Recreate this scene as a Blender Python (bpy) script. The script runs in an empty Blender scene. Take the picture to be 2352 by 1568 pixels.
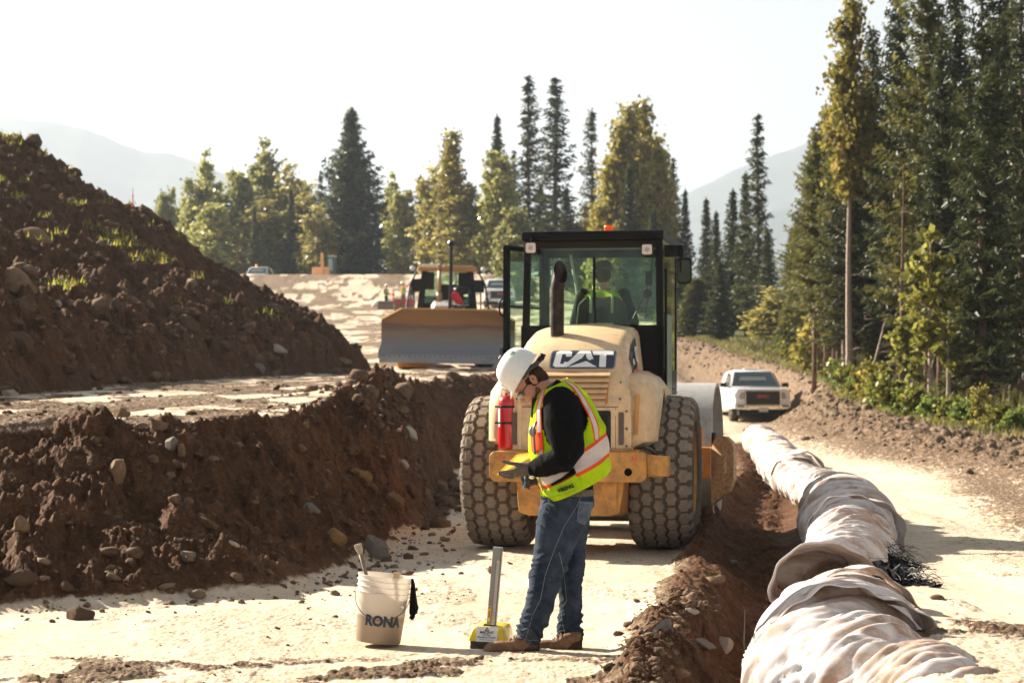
import bpy, bmesh, math, random
import numpy as np
from mathutils import Vector, Matrix, Euler, noise as mnoise

SC = bpy.context.scene
COL = SC.collection
R = math.radians

# ---------------------------------------------------------------- camera
FPX, CXP, HYP, CAMH = 4704.0, 1176.0, 904.0, 1.5     # focal length in photo pixels (2352 wide), centre, horizon row, eye height
cam_d = bpy.data.cameras.new('camera')
cam = bpy.data.objects.new('camera', cam_d); COL.objects.link(cam)
cam.location = (0, 0, CAMH); cam.rotation_euler = (R(90), 0, 0)
cam_d.sensor_width = 36.0; cam_d.lens = 72.0
cam_d.shift_y = (HYP - 784.0) / 2352.0
cam_d.clip_start = 0.1; cam_d.clip_end = 20000
cam_d.dof.use_dof = True; cam_d.dof.focus_distance = 13.2; cam_d.dof.aperture_fstop = 4.5
SC.camera = cam

# ---------------------------------------------------------------- sky, sun, exposure
SUN_EL = R(29)
SUN_DIR = Vector((-0.8 * math.cos(SUN_EL), 0.6 * math.cos(SUN_EL), math.sin(SUN_EL)))   # towards the sun
world = bpy.data.worlds.new('World'); SC.world = world; world.use_nodes = True
wn = world.node_tree; wn.nodes.clear()
wo = wn.nodes.new('ShaderNodeOutputWorld'); wb = wn.nodes.new('ShaderNodeBackground')
sky = wn.nodes.new('ShaderNodeTexSky'); sky.sky_type = 'NISHITA'; sky.sun_disc = False
sky.sun_elevation = SUN_EL; sky.sun_rotation = math.atan2(SUN_DIR.x, SUN_DIR.y)
sky.air_density = 1.0; sky.dust_density = 1.2; sky.ozone_density = 1.0; sky.altitude = 600
wb.inputs['Strength'].default_value = 0.035
hsv = wn.nodes.new('ShaderNodeHueSaturation'); hsv.inputs['Saturation'].default_value = .2
wn.links.new(sky.outputs[0], hsv.inputs['Color']); wn.links.new(hsv.outputs[0], wb.inputs['Color']); wn.links.new(wb.outputs[0], wo.inputs['Surface'])
sun_d = bpy.data.lights.new('sun', 'SUN'); sun_d.energy = 5.0; sun_d.angle = R(0.53); sun_d.color = (1.0, 0.90, 0.74)
sun = bpy.data.objects.new('sun', sun_d); COL.objects.link(sun)
sun.rotation_euler = (-SUN_DIR).to_track_quat('-Z', 'Y').to_euler()
sun.location = (-40, 30, 30)
SC.view_settings.view_transform = 'Standard'; SC.view_settings.look = 'None'
SC.view_settings.exposure = 2.1; SC.view_settings.gamma = 1.0; SC.view_settings.use_curve_mapping = False
SC.render.engine = 'CYCLES'
cy = SC.cycles
cy.use_denoising = True
try: cy.denoiser = 'OPENIMAGEDENOISE'; cy.denoising_input_passes = 'RGB_ALBEDO_NORMAL'
except Exception: pass
cy.max_bounces = 7; cy.diffuse_bounces = 3; cy.glossy_bounces = 3; cy.transmission_bounces = 6
cy.transparent_max_bounces = 24; cy.volume_bounces = 0
cy.sample_clamp_indirect = 6.0; cy.caustics_reflective = False; cy.caustics_refractive = False
cy.volume_step_rate = 1; cy.use_adaptive_sampling = True; cy.adaptive_threshold = 0.02

# ---------------------------------------------------------------- helpers
def P(px, py, Y):
    """photo pixel + distance -> point in the place"""
    return Vector(((px - CXP) / FPX * Y, Y, CAMH + (HYP - py) / FPX * Y))

def tag(o, label=None, cat=None, group=None, kind=None):
    if label: o['label'] = label
    if cat: o['category'] = cat
    if group: o['group'] = group
    if kind: o['kind'] = kind
    return o

def empty(name, loc=(0, 0, 0), rot=(0, 0, 0), label=None, cat=None, group=None, scale=None):
    o = bpy.data.objects.new(name, None); COL.objects.link(o)
    o.location = loc; o.rotation_euler = rot; o.empty_display_size = 0.2
    if scale: o.scale = scale
    return tag(o, label, cat, group)

# ---- materials
MATS = {}
def nodes_of(m):
    m.use_nodes = True
    return m.node_tree, m.node_tree.nodes, m.node_tree.links

def mat(name, col, rough=0.6, metal=0.0, spec=0.5, dirt=None, dirt_amt=0.35, dirt_scale=6.0, bump=0.0, bump_scale=40.0,
        coat=0.0, trans=0.0, emit=None, var=0.08, alpha=1.0, sss=0.0, ior=1.45, transl=0.0, gloss_var=0.0):
    """procedural principled material: base colour with cloud variation, dirt patches and fine bump"""
    if name in MATS: return MATS[name]
    m = bpy.data.materials.new(name); MATS[name] = m
    nt, N, L = nodes_of(m)
    b = N['Principled BSDF']
    if rough > .55 and spec == .5: spec = .12
    b.inputs['Roughness'].default_value = rough; b.inputs['Metallic'].default_value = metal
    b.inputs['Specular IOR Level'].default_value = spec; b.inputs['IOR'].default_value = ior
    b.inputs['Coat Weight'].default_value = coat; b.inputs['Transmission Weight'].default_value = trans
    b.inputs['Alpha'].default_value = alpha
    if sss: b.inputs['Subsurface Weight'].default_value = sss; b.inputs['Subsurface Radius'].default_value = (0.01, 0.004, 0.002)
    if emit: b.inputs['Emission Color'].default_value = (*emit[0], 1); b.inputs['Emission Strength'].default_value = emit[1]
    tc = N.new('ShaderNodeTexCoord')
    n1 = N.new('ShaderNodeTexNoise'); n1.inputs['Scale'].default_value = dirt_scale; n1.inputs['Detail'].default_value = 6
    n1.inputs['Roughness'].default_value = 0.62
    L.new(tc.outputs['Object'], n1.inputs['Vector'])
    c = Vector(col)
    rmp = N.new('ShaderNodeValToRGB')
    rmp.color_ramp.elements[0].position = 0.3; rmp.color_ramp.elements[0].color = (*(c * (1 - var)), 1)
    rmp.color_ramp.elements[1].position = 0.7; rmp.color_ramp.elements[1].color = (*[min(1, v) for v in (c * (1 + var))], 1)
    L.new(n1.outputs['Fac'], rmp.inputs['Fac'])
    out = rmp.outputs['Color']
    if dirt is not None:
        n2 = N.new('ShaderNodeTexNoise'); n2.inputs['Scale'].default_value = dirt_scale * 1.7; n2.inputs['Detail'].default_value = 9
        n2.inputs['Roughness'].default_value = 0.7
        L.new(tc.outputs['Object'], n2.inputs['Vector'])
        r2 = N.new('ShaderNodeValToRGB')
        r2.color_ramp.elements[0].position = max(0.0, 0.62 - dirt_amt * 0.6); r2.color_ramp.elements[0].color = (0, 0, 0, 1)
        r2.color_ramp.elements[1].position = min(1.0, 0.8 - dirt_amt * 0.3); r2.color_ramp.elements[1].color = (1, 1, 1, 1)
        L.new(n2.outputs['Fac'], r2.inputs['Fac'])
        mx = N.new('ShaderNodeMixRGB'); mx.inputs['Color2'].default_value = (*dirt, 1)
        ml = N.new('ShaderNodeMath'); ml.operation = 'MULTIPLY'; ml.inputs[1].default_value = min(1.0, 0.45 + dirt_amt)
        L.new(r2.outputs['Color'], ml.inputs[0]); L.new(ml.outputs[0], mx.inputs['Fac'])
        L.new(out, mx.inputs['Color1']); out = mx.outputs['Color']
        if rough < 0.5:
            mr = N.new('ShaderNodeMath'); mr.operation = 'MULTIPLY_ADD'; mr.inputs[1].default_value = 0.8 - rough; mr.inputs[2].default_value = rough
            L.new(ml.outputs[0], mr.inputs[0]); L.new(mr.outputs[0], b.inputs['Roughness'])
    L.new(out, b.inputs['Base Color'])
    if bump:
        n3 = N.new('ShaderNodeTexNoise'); n3.inputs['Scale'].default_value = bump_scale; n3.inputs['Detail'].default_value = 5
        L.new(tc.outputs['Object'], n3.inputs['Vector'])
        bp = N.new('ShaderNodeBump'); bp.inputs['Strength'].default_value = bump; bp.inputs['Distance'].default_value = 0.02
        L.new(n3.outputs['Fac'], bp.inputs['Height']); L.new(bp.outputs['Normal'], b.inputs['Normal'])
    if transl:
        t = N.new('ShaderNodeBsdfTranslucent'); L.new(out, t.inputs['Color'])
        ms = N.new('ShaderNodeMixShader'); ms.inputs['Fac'].default_value = transl
        L.new(b.outputs[0], ms.inputs[1]); L.new(t.outputs[0], ms.inputs[2])
        L.new(ms.outputs[0], N['Material Output'].inputs['Surface'])
    return m

# ---- mesh builder
class MB:
    def __init__(s): s.v = []; s.f = []; s.m = []; s.mi = 0
    def mat(s, i): s.mi = i; return s
    def add(s, vs, fs, M=None):
        o = len(s.v)
        if M is not None: vs = [M @ Vector(v) for v in vs]
        s.v.extend([tuple(v) for v in vs]); s.f.extend([tuple(o + i for i in f) for f in fs]); s.m.extend([s.mi] * len(fs))
        return s
    def box(s, x0, x1, y0, y1, z0, z1, M=None):
        v = [(x0, y0, z0), (x1, y0, z0), (x1, y1, z0), (x0, y1, z0), (x0, y0, z1), (x1, y0, z1), (x1, y1, z1), (x0, y1, z1)]
        return s.add(v, [(0, 3, 2, 1), (4, 5, 6, 7), (0, 1, 5, 4), (1, 2, 6, 5), (2, 3, 7, 6), (3, 0, 4, 7)], M)
    def prism(s, poly, a, b, axis='y', M=None):
        """closed polygon (2-D) extruded from a to b along axis"""
        def mk(p, t):
            if axis == 'y': return (p[0], t, p[1])
            if axis == 'x': return (t, p[0], p[1])
            return (p[0], p[1], t)
        n = len(poly)
        v = [mk(p, a) for p in poly] + [mk(p, b) for p in poly]
        f = [tuple(range(n)), tuple(range(2 * n - 1, n - 1, -1))]
        for i in range(n):
            j = (i + 1) % n; f.append((i, i + n, j + n, j))
        return s.add(v, f, M)
    def loft(s, rings, cap=True, closed=True, M=None):
        n = len(rings[0]); v = [p for r in rings for p in r]; f = []
        for k in range(len(rings) - 1):
            for i in range(n if closed else n - 1):
                j = (i + 1) % n
                f.append((k * n + i, k * n + j, (k + 1) * n + j, (k + 1) * n + i))
        if cap and closed:
            f.append(tuple(reversed(range(n)))); f.append(tuple((len(rings) - 1) * n + i for i in range(n)))
        return s.add(v, f, M)
    def tube(s, pts, rad, seg=8, cap=True, M=None, flat=1.0):
        pts = [Vector(p) for p in pts]; n = len(pts)
        if not hasattr(rad, '__len__'): rad = [rad] * n
        rings = []; up = None
        for i, p in enumerate(pts):
            d = (pts[min(i + 1, n - 1)] - pts[max(i - 1, 0)])
            d = d.normalized() if d.length > 1e-9 else Vector((0, 0, 1))
            if up is None:
                a = Vector((0, 0, 1)) if abs(d.z) < 0.9 else Vector((1, 0, 0))
                up = (a - d * a.dot(d)).normalized()
            else:
                up = (up - d * up.dot(d)); up = up.normalized() if up.length > 1e-6 else Vector((1, 0, 0))
            sd = d.cross(up)
            rings.append([p + (up * math.cos(t) * flat + sd * math.sin(t)) * rad[i] for t in [2 * math.pi * k / seg for k in range(seg)]])
        return s.loft(rings, cap, True, M)
    def cyl(s, p0, p1, r0, r1=None, seg=16, cap=True, M=None):
        return s.tube([p0, p1], [r0, r0 if r1 is None else r1], seg, cap, M)
    def lathe(s, prof, axis='z', seg=32, M=None, c=(0, 0, 0)):
        """profile [(r, h)] turned round an axis through c"""
        rings = []
        for r, h in prof:
            ring = []
            for k in range(seg):
                t = 2 * math.pi * k / seg; a, b = r * math.cos(t), r * math.sin(t)
                q = {'z': (a, b, h), 'x': (h, a, b), 'y': (b, h, a)}[axis]
                ring.append((q[0] + c[0], q[1] + c[1], q[2] + c[2]))
            rings.append(ring)
        return s.loft(rings, True, True, M)
    def sphere(s, c, r, seg=12, rings=8, M=None):
        if not hasattr(r, '__len__'): r = (r, r, r)
        v = []; f = []
        rr = []
        for i in range(rings + 1):
            ph = math.pi * i / rings
            q = max(math.sin(ph), 0.001)
            rr.append([(c[0] + r[0] * q * math.cos(2 * math.pi * k / seg), c[1] + r[1] * q * math.sin(2 * math.pi * k / seg), c[2] - r[2] * math.cos(ph)) for k in range(seg)])
        return s.loft(rr, True, True, M)
    def build(s, name, mats, parent=None, smooth=False, bevel=0.0, sub=0, auto=None, seg=2):
        me = bpy.data.meshes.new(name); me.from_pydata(s.v, [], s.f)
        if not isinstance(mats, (list, tuple)): mats = [mats]
        for m in mats: me.materials.append(m)
        if len(mats) > 1: me.polygons.foreach_set('material_index', s.m)
        bm = bmesh.new(); bm.from_mesh(me)
        bmesh.ops.recalc_face_normals(bm, faces=bm.faces); bm.to_mesh(me); bm.free()
        o = bpy.data.objects.new(name, me); COL.objects.link(o); o.parent = parent
        if auto is not None:
            me.polygons.foreach_set('use_smooth', [True] * len(me.polygons))
            try: me.set_sharp_from_angle(angle=R(auto))
            except Exception: pass
        elif smooth: me.polygons.foreach_set('use_smooth', [True] * len(me.polygons))
        if bevel:
            md = o.modifiers.new('bevel', 'BEVEL'); md.width = bevel; md.segments = seg; md.limit_method = 'ANGLE'; md.angle_limit = R(35)
        if sub:
            md = o.modifiers.new('sub', 'SUBSURF'); md.levels = sub; md.render_levels = sub
        me.update()
        return o

def copy_tree(o, parent=None):
    c = o.copy(); COL.objects.link(c)
    if parent is not None: c.parent = parent
    for ch in [x for x in bpy.data.objects if x.parent == o]: copy_tree(ch, c)
    return c

def text_obj(name, body, size, m, parent, loc, rot, offset=0.0, extrude=0.002, sx=1.0, align='CENTER', shear=0.0, spacing=1.0):
    cu = bpy.data.curves.new(name, 'FONT'); cu.body = body; cu.size = size; cu.offset = offset; cu.extrude = extrude
    cu.align_x = align; cu.align_y = 'CENTER'; cu.shear = shear; cu.space_character = spacing; cu.resolution_u = 3
    t = bpy.data.objects.new(name + '_tmp', cu); COL.objects.link(t)
    dg = bpy.context.evaluated_depsgraph_get()
    me = bpy.data.meshes.new_from_object(t.evaluated_get(dg))
    bpy.data.objects.remove(t); me.name = name
    me.materials.clear(); me.materials.append(m)
    o = bpy.data.objects.new(name, me); COL.objects.link(o); o.parent = parent
    o.location = loc; o.rotation_euler = rot; o.scale = (sx, 1, 1)
    return o

# ---- numpy noise
def _hash(ix, iy, seed):
    h = (ix.astype(np.int64) * 374761393 + iy.astype(np.int64) * 668265263 + seed * 974634777) & 0xffffffff
    h = ((h ^ (h >> 13)) * 1274126177) & 0xffffffff
    return ((h ^ (h >> 16)) & 0xffffff) / float(0xffffff)

def vnoise(x, y, seed=0):
    ix = np.floor(x); iy = np.floor(y); fx = x - ix; fy = y - iy
    ix = ix.astype(np.int64); iy = iy.astype(np.int64)
    fx = fx * fx * fx * (fx * (fx * 6 - 15) + 10); fy = fy * fy * fy * (fy * (fy * 6 - 15) + 10)
    a = _hash(ix, iy, seed); b = _hash(ix + 1, iy, seed); c = _hash(ix, iy + 1, seed); d = _hash(ix + 1, iy + 1, seed)
    return (a + (b - a) * fx) * (1 - fy) + (c + (d - c) * fx) * fy

def fbm(x, y, oct=5, seed=0, gain=0.5, lac=2.03):
    s = np.zeros_like(x); a = 1.0; t = 0.0
    for o in range(oct):
        s += a * (vnoise(x, y, seed + o * 17) * 2 - 1); t += a
        x = x * lac + 13.7; y = y * lac - 7.1; a *= gain
    return s / t

def ridge(x, y, oct=4, seed=0):
    s = np.zeros_like(x); a = 1.0; t = 0.0
    for o in range(oct):
        s += a * (1 - np.abs(vnoise(x, y, seed + o * 31) * 2 - 1) * 2); t += a
        x = x * 2.1 + 3.3; y = y * 2.1 + 9.2; a *= 0.5
    return s / t

def cells(x, y, seed=0):
    """lumpy clods: 1 at a cell centre falling to 0 at its border; also the cell's random number"""
    ix = np.floor(x); iy = np.floor(y); best = np.full(x.shape, 9.0); rid = np.zeros(x.shape)
    for dx in (-1, 0, 1):
        for dy in (-1, 0, 1):
            cx = ix + dx; cyy = iy + dy
            px = cx + 0.15 + 0.7 * _hash(cx, cyy, seed); py = cyy + 0.15 + 0.7 * _hash(cx, cyy, seed + 5)
            d = (x - px) ** 2 + (y - py) ** 2
            m = d < best; best = np.where(m, d, best); rid = np.where(m, _hash(cx, cyy, seed + 9), rid)
    return np.clip(1 - best * 2.2, 0, 1) ** 0.5, rid

def sstep(a, b, x):
    t = np.clip((x - a) / (b - a + 1e-12), 0, 1); return t * t * (3 - 2 * t)

def link_np(name, V, Fq, m, parent=None, smooth=True, attrs=None):
    """quad/tri mesh from numpy arrays"""
    me = bpy.data.meshes.new(name)
    nv, nf, k = len(V), len(Fq), Fq.shape[1]
    me.vertices.add(nv); me.vertices.foreach_set('co', np.ascontiguousarray(V, dtype=np.float32).ravel())
    me.loops.add(nf * k); me.loops.foreach_set('vertex_index', np.ascontiguousarray(Fq, dtype=np.int32).ravel())
    me.polygons.add(nf)
    me.polygons.foreach_set('loop_start', np.arange(0, nf * k, k, dtype=np.int32))
    try: me.polygons.foreach_set('loop_total', np.full(nf, k, dtype=np.int32))
    except Exception: pass
    if smooth: me.polygons.foreach_set('use_smooth', np.ones(nf, dtype=bool))
    ms = m if isinstance(m, (list, tuple)) else [m]
    for q in ms: me.materials.append(q)
    me.update(calc_edges=True)
    if attrs:
        for an, arr in attrs.items():
            at = me.attributes.new(an, 'FLOAT', 'POINT'); at.data.foreach_set('value', np.ascontiguousarray(arr, dtype=np.float32))
    o = bpy.data.objects.new(name, me); COL.objects.link(o); o.parent = parent
    return o
# ================================================================ THE GROUND
def poly_dist(X, Y, pts):
    """unsigned distance to a polyline and the side (+ = left of its direction)"""
    best = np.full(X.shape, 1e9); side = np.zeros(X.shape)
    for (x0, y0), (x1, y1) in zip(pts[:-1], pts[1:]):
        dx, dy = x1 - x0, y1 - y0; l2 = dx * dx + dy * dy
        t = np.clip(((X - x0) * dx + (Y - y0) * dy) / l2, 0, 1)
        d = np.hypot(X - (x0 + t * dx), Y - (y0 + t * dy))
        sgn = np.sign(dx * (Y - y0) - dy * (X - x0))
        m = d < best - 1e-9
        best = np.where(m, d, best); side = np.where(m, sgn, side)
    return best, side

BANK_B = [(-14, 11.0), (-5, 13.2), (-3.48, 13.9), (-1.53, 15.1), (-1.15, 17.8), (-1.02, 20.4), (-1.1, 29.9), (-.8, 38), (1.0, 48), (5, 60), (8, 80), (8.2, 100), (8.2, 400)]
BANK_T = [(-14, 14.4), (-4.2, 16.6), (-3.0, 18.0), (-2.35, 19.4), (-2.15, 23.5), (-2.1, 31), (-1.9, 40), (-1.5, 48), (-.5, 60), (2, 80), (4, 100), (4.2, 400)]
HILL = [(-9.5, 8), (-6.9, 20), (-6.75, 27), (-6.6, 46), (-4.0, 58.5), (-3.6, 90)]

def left_z(Y): return np.interp(Y, [8, 14, 17, 20, 25, 30, 46, 60, 90, 125, 140, 152, 158, 175, 260], [1.0, 1.12, 1.2, 1.28, 1.42, 1.52, 1.85, 2.12, 3.8, 6.3, 7.9, 10.35, 10.6, 9.9, 8.5])
def right_z(Y): return np.interp(Y, [8, 10, 14, 20, 30, 45, 60, 72, 85, 100, 115, 131, 150, 260], [.26, .25, .2, .1, .1, .2, .34, .47, 1.3, 3.1, 4.6, 6.0, 8.2, 9.0])
def edge_x(Y): return np.interp(Y, [8, 30, 37, 40, 50, 60, 70, 79, 88, 105, 115, 200], [10.2, 9.5, 9.25, 8.8, 8.8, 9.4, 10.7, 10.8, 10.1, 9.5, 9.1, 10.0])
def edge_z(Y): return np.interp(Y, [8, 30, 37, 40, 50, 60, 75, 88, 105, 115, 131, 150, 260], [.35, .42, .5, .68, 1.01, 1.36, 2.04, 2.98, 4.16, 4.75, 6.0, 8.2, 9.0])
def ditch_x(Y): return np.interp(Y, [8, 9, 10.5, 14.5, 17, 21, 25, 30, 35, 45, 55], [.5, .62, .78, 1.3, 1.66, 2.07, 2.57, 3.35, 4.1, 5.0, 5.8])

def ground_fn(X, Y, detail=True):
    X = np.asarray(X, dtype=float); Y = np.asarray(Y, dtype=float)
    wob = fbm(X * .9, Y * .9, 3, 3) * .22
    dB, sB = poly_dist(X + wob, Y + wob * .7, BANK_B); dT, sT = poly_dist(X + wob * .6, Y, BANK_T)
    s = np.where(sB < 0, 0.0, np.where(sT > 0, 1.0, dB / (dB + dT + 1e-9)))
    floor = np.interp(Y, [8, 26, 40, 60], [0, 0, .12, 1]) ; floor = np.where(Y < 40, floor * .8, right_z(Y))
    floor = np.where((Y >= 40) & (Y < 60), .1 + (right_z(Y) - .1) * (Y - 40) / 20., floor)
    # ditch and the road on the far side of it
    ew = fbm(Y * 1.3, Y * 0 + 2.2, 4, 5) * .12
    dx = ditch_x(Y) + ew
    rt = right_z(Y)
    q = X - dx
    dfade = 1 - sstep(45, 56, Y)
    acr = sstep(.62, 1.15, q)
    base = floor * (1 - acr) + rt * acr
    dit = sstep(0.0, .42, q) * (1 - sstep(.62, 1.3, q)) * dfade
    base = base - .36 * dit * (1 - .75 * sstep(15.5, 20, Y))
    # low heap of spoil along the ditch edge
    berm = np.exp(-((q + .10) / .15) ** 2) * dfade
    berm_h = np.interp(Y, [9, 10.2, 11, 13.2, 14.3, 15.5, 17.5, 20, 24, 27, 40], [.03, .07, .10, .07, .03, .02, .04, .15, .19, .16, .05])
    base = base + berm * berm_h
    # rise to the rubble edge of the right-hand road
    ex = edge_x(Y); ez = edge_z(Y)
    we = np.interp(Y, [35, 55, 66, 75, 84, 100], [5.0, 4.0, 1.6, .9, 1.6, 3.0])
    rise = sstep(ex - we, ex + .1, X)
    base = base * (1 - rise) + (ez + np.clip(X - ex, 0, 60) * .03) * rise
    lz = left_z(Y)
    # spoil heaped on the top of the bank in front of the bulldozer
    heap = .62 * np.exp(-(((X + 1.25) / .85) ** 2 + ((Y - 31) / 3.4) ** 2)) + .34 * np.exp(-(((X + 1.4) / .55) ** 2 + ((Y - 24.5) / 2.2) ** 2))
    heap = heap + .10 * np.exp(-(((X + 3.1) / 1.1) ** 2 + ((Y - 17.2) / .45) ** 2))
    prof = s ** 1.15
    z = base * (1 - prof) + lz * prof + heap * np.where(s > .35, 1, s / .35)
    # cut slope on the left
    dH, sH = poly_dist(X + wob * 1.5, Y + wob, HILL)
    up = np.where(sH > 0, dH, 0)
    up = np.where(Y < 8.2, 0, up)
    hz = np.minimum(up * .615, .35 + .615 * np.clip(.27 * Y - 6.6, 0, 12) + up * .03)
    # its far end falls away
    endY = 59.5 + fbm(X * .5, X * 0 + 1.3, 3, 8) * 1.0
    hz = hz - np.clip(Y - endY, 0, 60) * .85
    lip = (1 - np.exp(-up * 1.3)) * .22
    hz = np.maximum(hz + lip * (hz > 0), 0) * (up > 0)
    on_hill = (hz > 0.05)
    z = z + hz
    z = np.where((X < -10) & (Y > 62), np.minimum(z, lz + 0), z)
    if not detail: return z
    # ---------------- surface relief
    bank = sstep(.02, .2, s) * (1 - sstep(.93, 1.0, s)) * (Y < 70)
    near = 1 / (1 + np.clip(Y - 20, 0, 200) / 40)
    fall = X * .85 + Y * .53            # coordinate across the bank's fall lines
    acro = X * .53 - Y * .85
    gul = ridge(fall * 1.5 + fbm(X * .8, Y * .8, 3, 4) * 1.1, acro * .35 + 4, 4, 2)
    z = z + bank * (gul * .17 + fbm(X * 3.1, Y * 3.1, 7, 11, .66) * .17)
    c1, _ = cells(X * 5.5 + fbm(X * 3, Y * 3, 2, 7), Y * 5.5, 21); c2, r2 = cells(X * 13, Y * 13, 22); c3, r3 = cells(X * 30, Y * 30, 25)
    lum = (c1 * .045 * (fbm(X * 2, Y * 2, 2, 14) > -.05) + c2 * .032 * (r2 > .3) + c3 * .012 * (r3 > .35))
    z = z + bank * lum
    fh = sstep(.0, .9, hz)
    u = (X + Y * .09)
    furrow = ridge(Y * .8 + fbm(X * .35, Y * .35, 3, 31) * 1.8, u * .16, 4, 30)
    foot = 1 - sstep(1.0, 3.4, hz)
    z = z + fh * ((furrow - .35) * .34 + fbm(X * 1.6, Y * 1.6, 7, 41, .64) * .38)
    h1, _ = cells(X * 1.7 + fbm(X, Y, 2, 9) * .8, Y * 1.3, 51); h2, g2 = cells(X * 4.2, Y * 3.6, 52); h3, g3 = cells(X * 9, Y * 8, 53)
    z = z + (hz > .02) * sstep(0, .4, hz) * ((h1 * .32 * foot) + h2 * (.12 + .1 * foot) * (g2 > .35) + h3 * .05 * (g3 > .3))
    # heap texture
    hp = np.clip(heap * 3, 0, 1) * (s > .3)
    z = z + hp * (c1 * .09 + fbm(X * 4, Y * 4, 5, 61, .6) * .12 + c2 * .04)
    # rubble along the right edge
    rb = np.exp(-((X - ex + .2) / .9) ** 2) * (Y > 22)
    k1, e1 = cells(X * 3.2, Y * 2.2, 71); k2, e2 = cells(X * 7.5, Y * 6, 72)
    rb2 = sstep(ex - 3.4, ex - .6, X) * (Y > 20)
    z = z + rb * (k1 * .075 * (e1 > .4)) + rb2 * (k2 * .045 * (e2 > .55) + fbm(X * 2.2, Y * 2.2, 5, 73, .6) * .07)
    # low spoil beside the ditch
    z = z + berm * dfade * np.clip(berm_h * 9, .3, 1) * (c2 * .045 + c1 * .05 + c3 * .02 + fbm(X * 7, Y * 7, 5, 81, .6) * .035)
    face = sstep(-.05, .1, q) * (1 - sstep(.5, .8, q)) * dfade * (sB < 0)
    z = z + face * (fbm(X * 5, Y * 5, 6, 91, .6) * .09 + c2 * .03)
    # floor and road: compacted, thin flakes and clods in patches
    flat = (1 - bank) * (1 - (hz > .02)) * (1 - hp)
    pat = loose_mask(X, Y, s, q)
    fl = fbm(X * 11, Y * 5.0, 4, 101, .6)
    z = z + flat * (fbm(X * .7, Y * .7, 3, 99) * .025 + pat * (c3 * .014 + c2 * .012 * (r2 > .55) + fl * .012) * np.clip(20 / Y, .5, 1.2))
    # track marks on the mound and ramp
    z = z + flat * (Y > 62) * fbm(X * .45, Y * .12, 5, 111, .6) * .10 * np.interp(Y, [62, 90, 160], [.3, .6, .8])
    tr = np.sin((X - .11 * Y) * 5.2 + fbm(Y * .3, X * .3, 2, 5) * 1.3)
    z = z + (s > .97) * (hz < .02) * (Y < 62) * tr * .02
    z = z + (q > 1.4) * (Y < 90) * np.sin((X - .02 * Y) * 3.6 + .6) * .018
    return z

def loose_mask(X, Y, s, q):
    """1 where crumbs and churned soil lie on the compacted surface"""
    m = sstep(-.02, .38, fbm(X * .55 + 4, Y * .32, 5, 120, .55) + .12)
    m = np.maximum(m * .8, sstep(.12, .35, fbm(X * 1.9, Y * .75 + 7, 4, 130)))
    fg = np.exp(-((Y - 10.9) / .75) ** 2) * sstep(.02, .2, fbm(X * 2.3 + 2, Y * 3.2, 4, 140) + .02)
    c_ = X - .25 * Y; bn = (s > .9) * (Y < 62) * sstep(-.15, .35, np.sin(c_ * 4.4 + fbm(X * .6, Y * .2, 3, 150) * 1.5) * .6 + fbm(X * 2.2, Y * .8, 4, 151) * .9)
    rd = (s < .05) * (q > 2.2) * sstep(-.25, .25, np.sin((X - .09 * Y) * 5.2 + .6 + fbm(X * .5, Y * .15, 3, 152) * 1.6) * .35 + fbm(X * 2.0, Y * .5, 4, 153) * .8 + (q - 3.2) * .26 + .08)
    m = np.maximum(m, np.maximum(bn, rd))
    m = np.maximum(m * np.where(s < .5, .42, 1), fg)
    m = np.maximum(m, np.exp(-((q + .18) / .18) ** 2) * (Y < 60) * (s < .5))
    m = np.maximum(m, np.exp(-((q - 3.6) / .9) ** 2) * .8)
    return np.clip(m, 0, 1)

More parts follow.
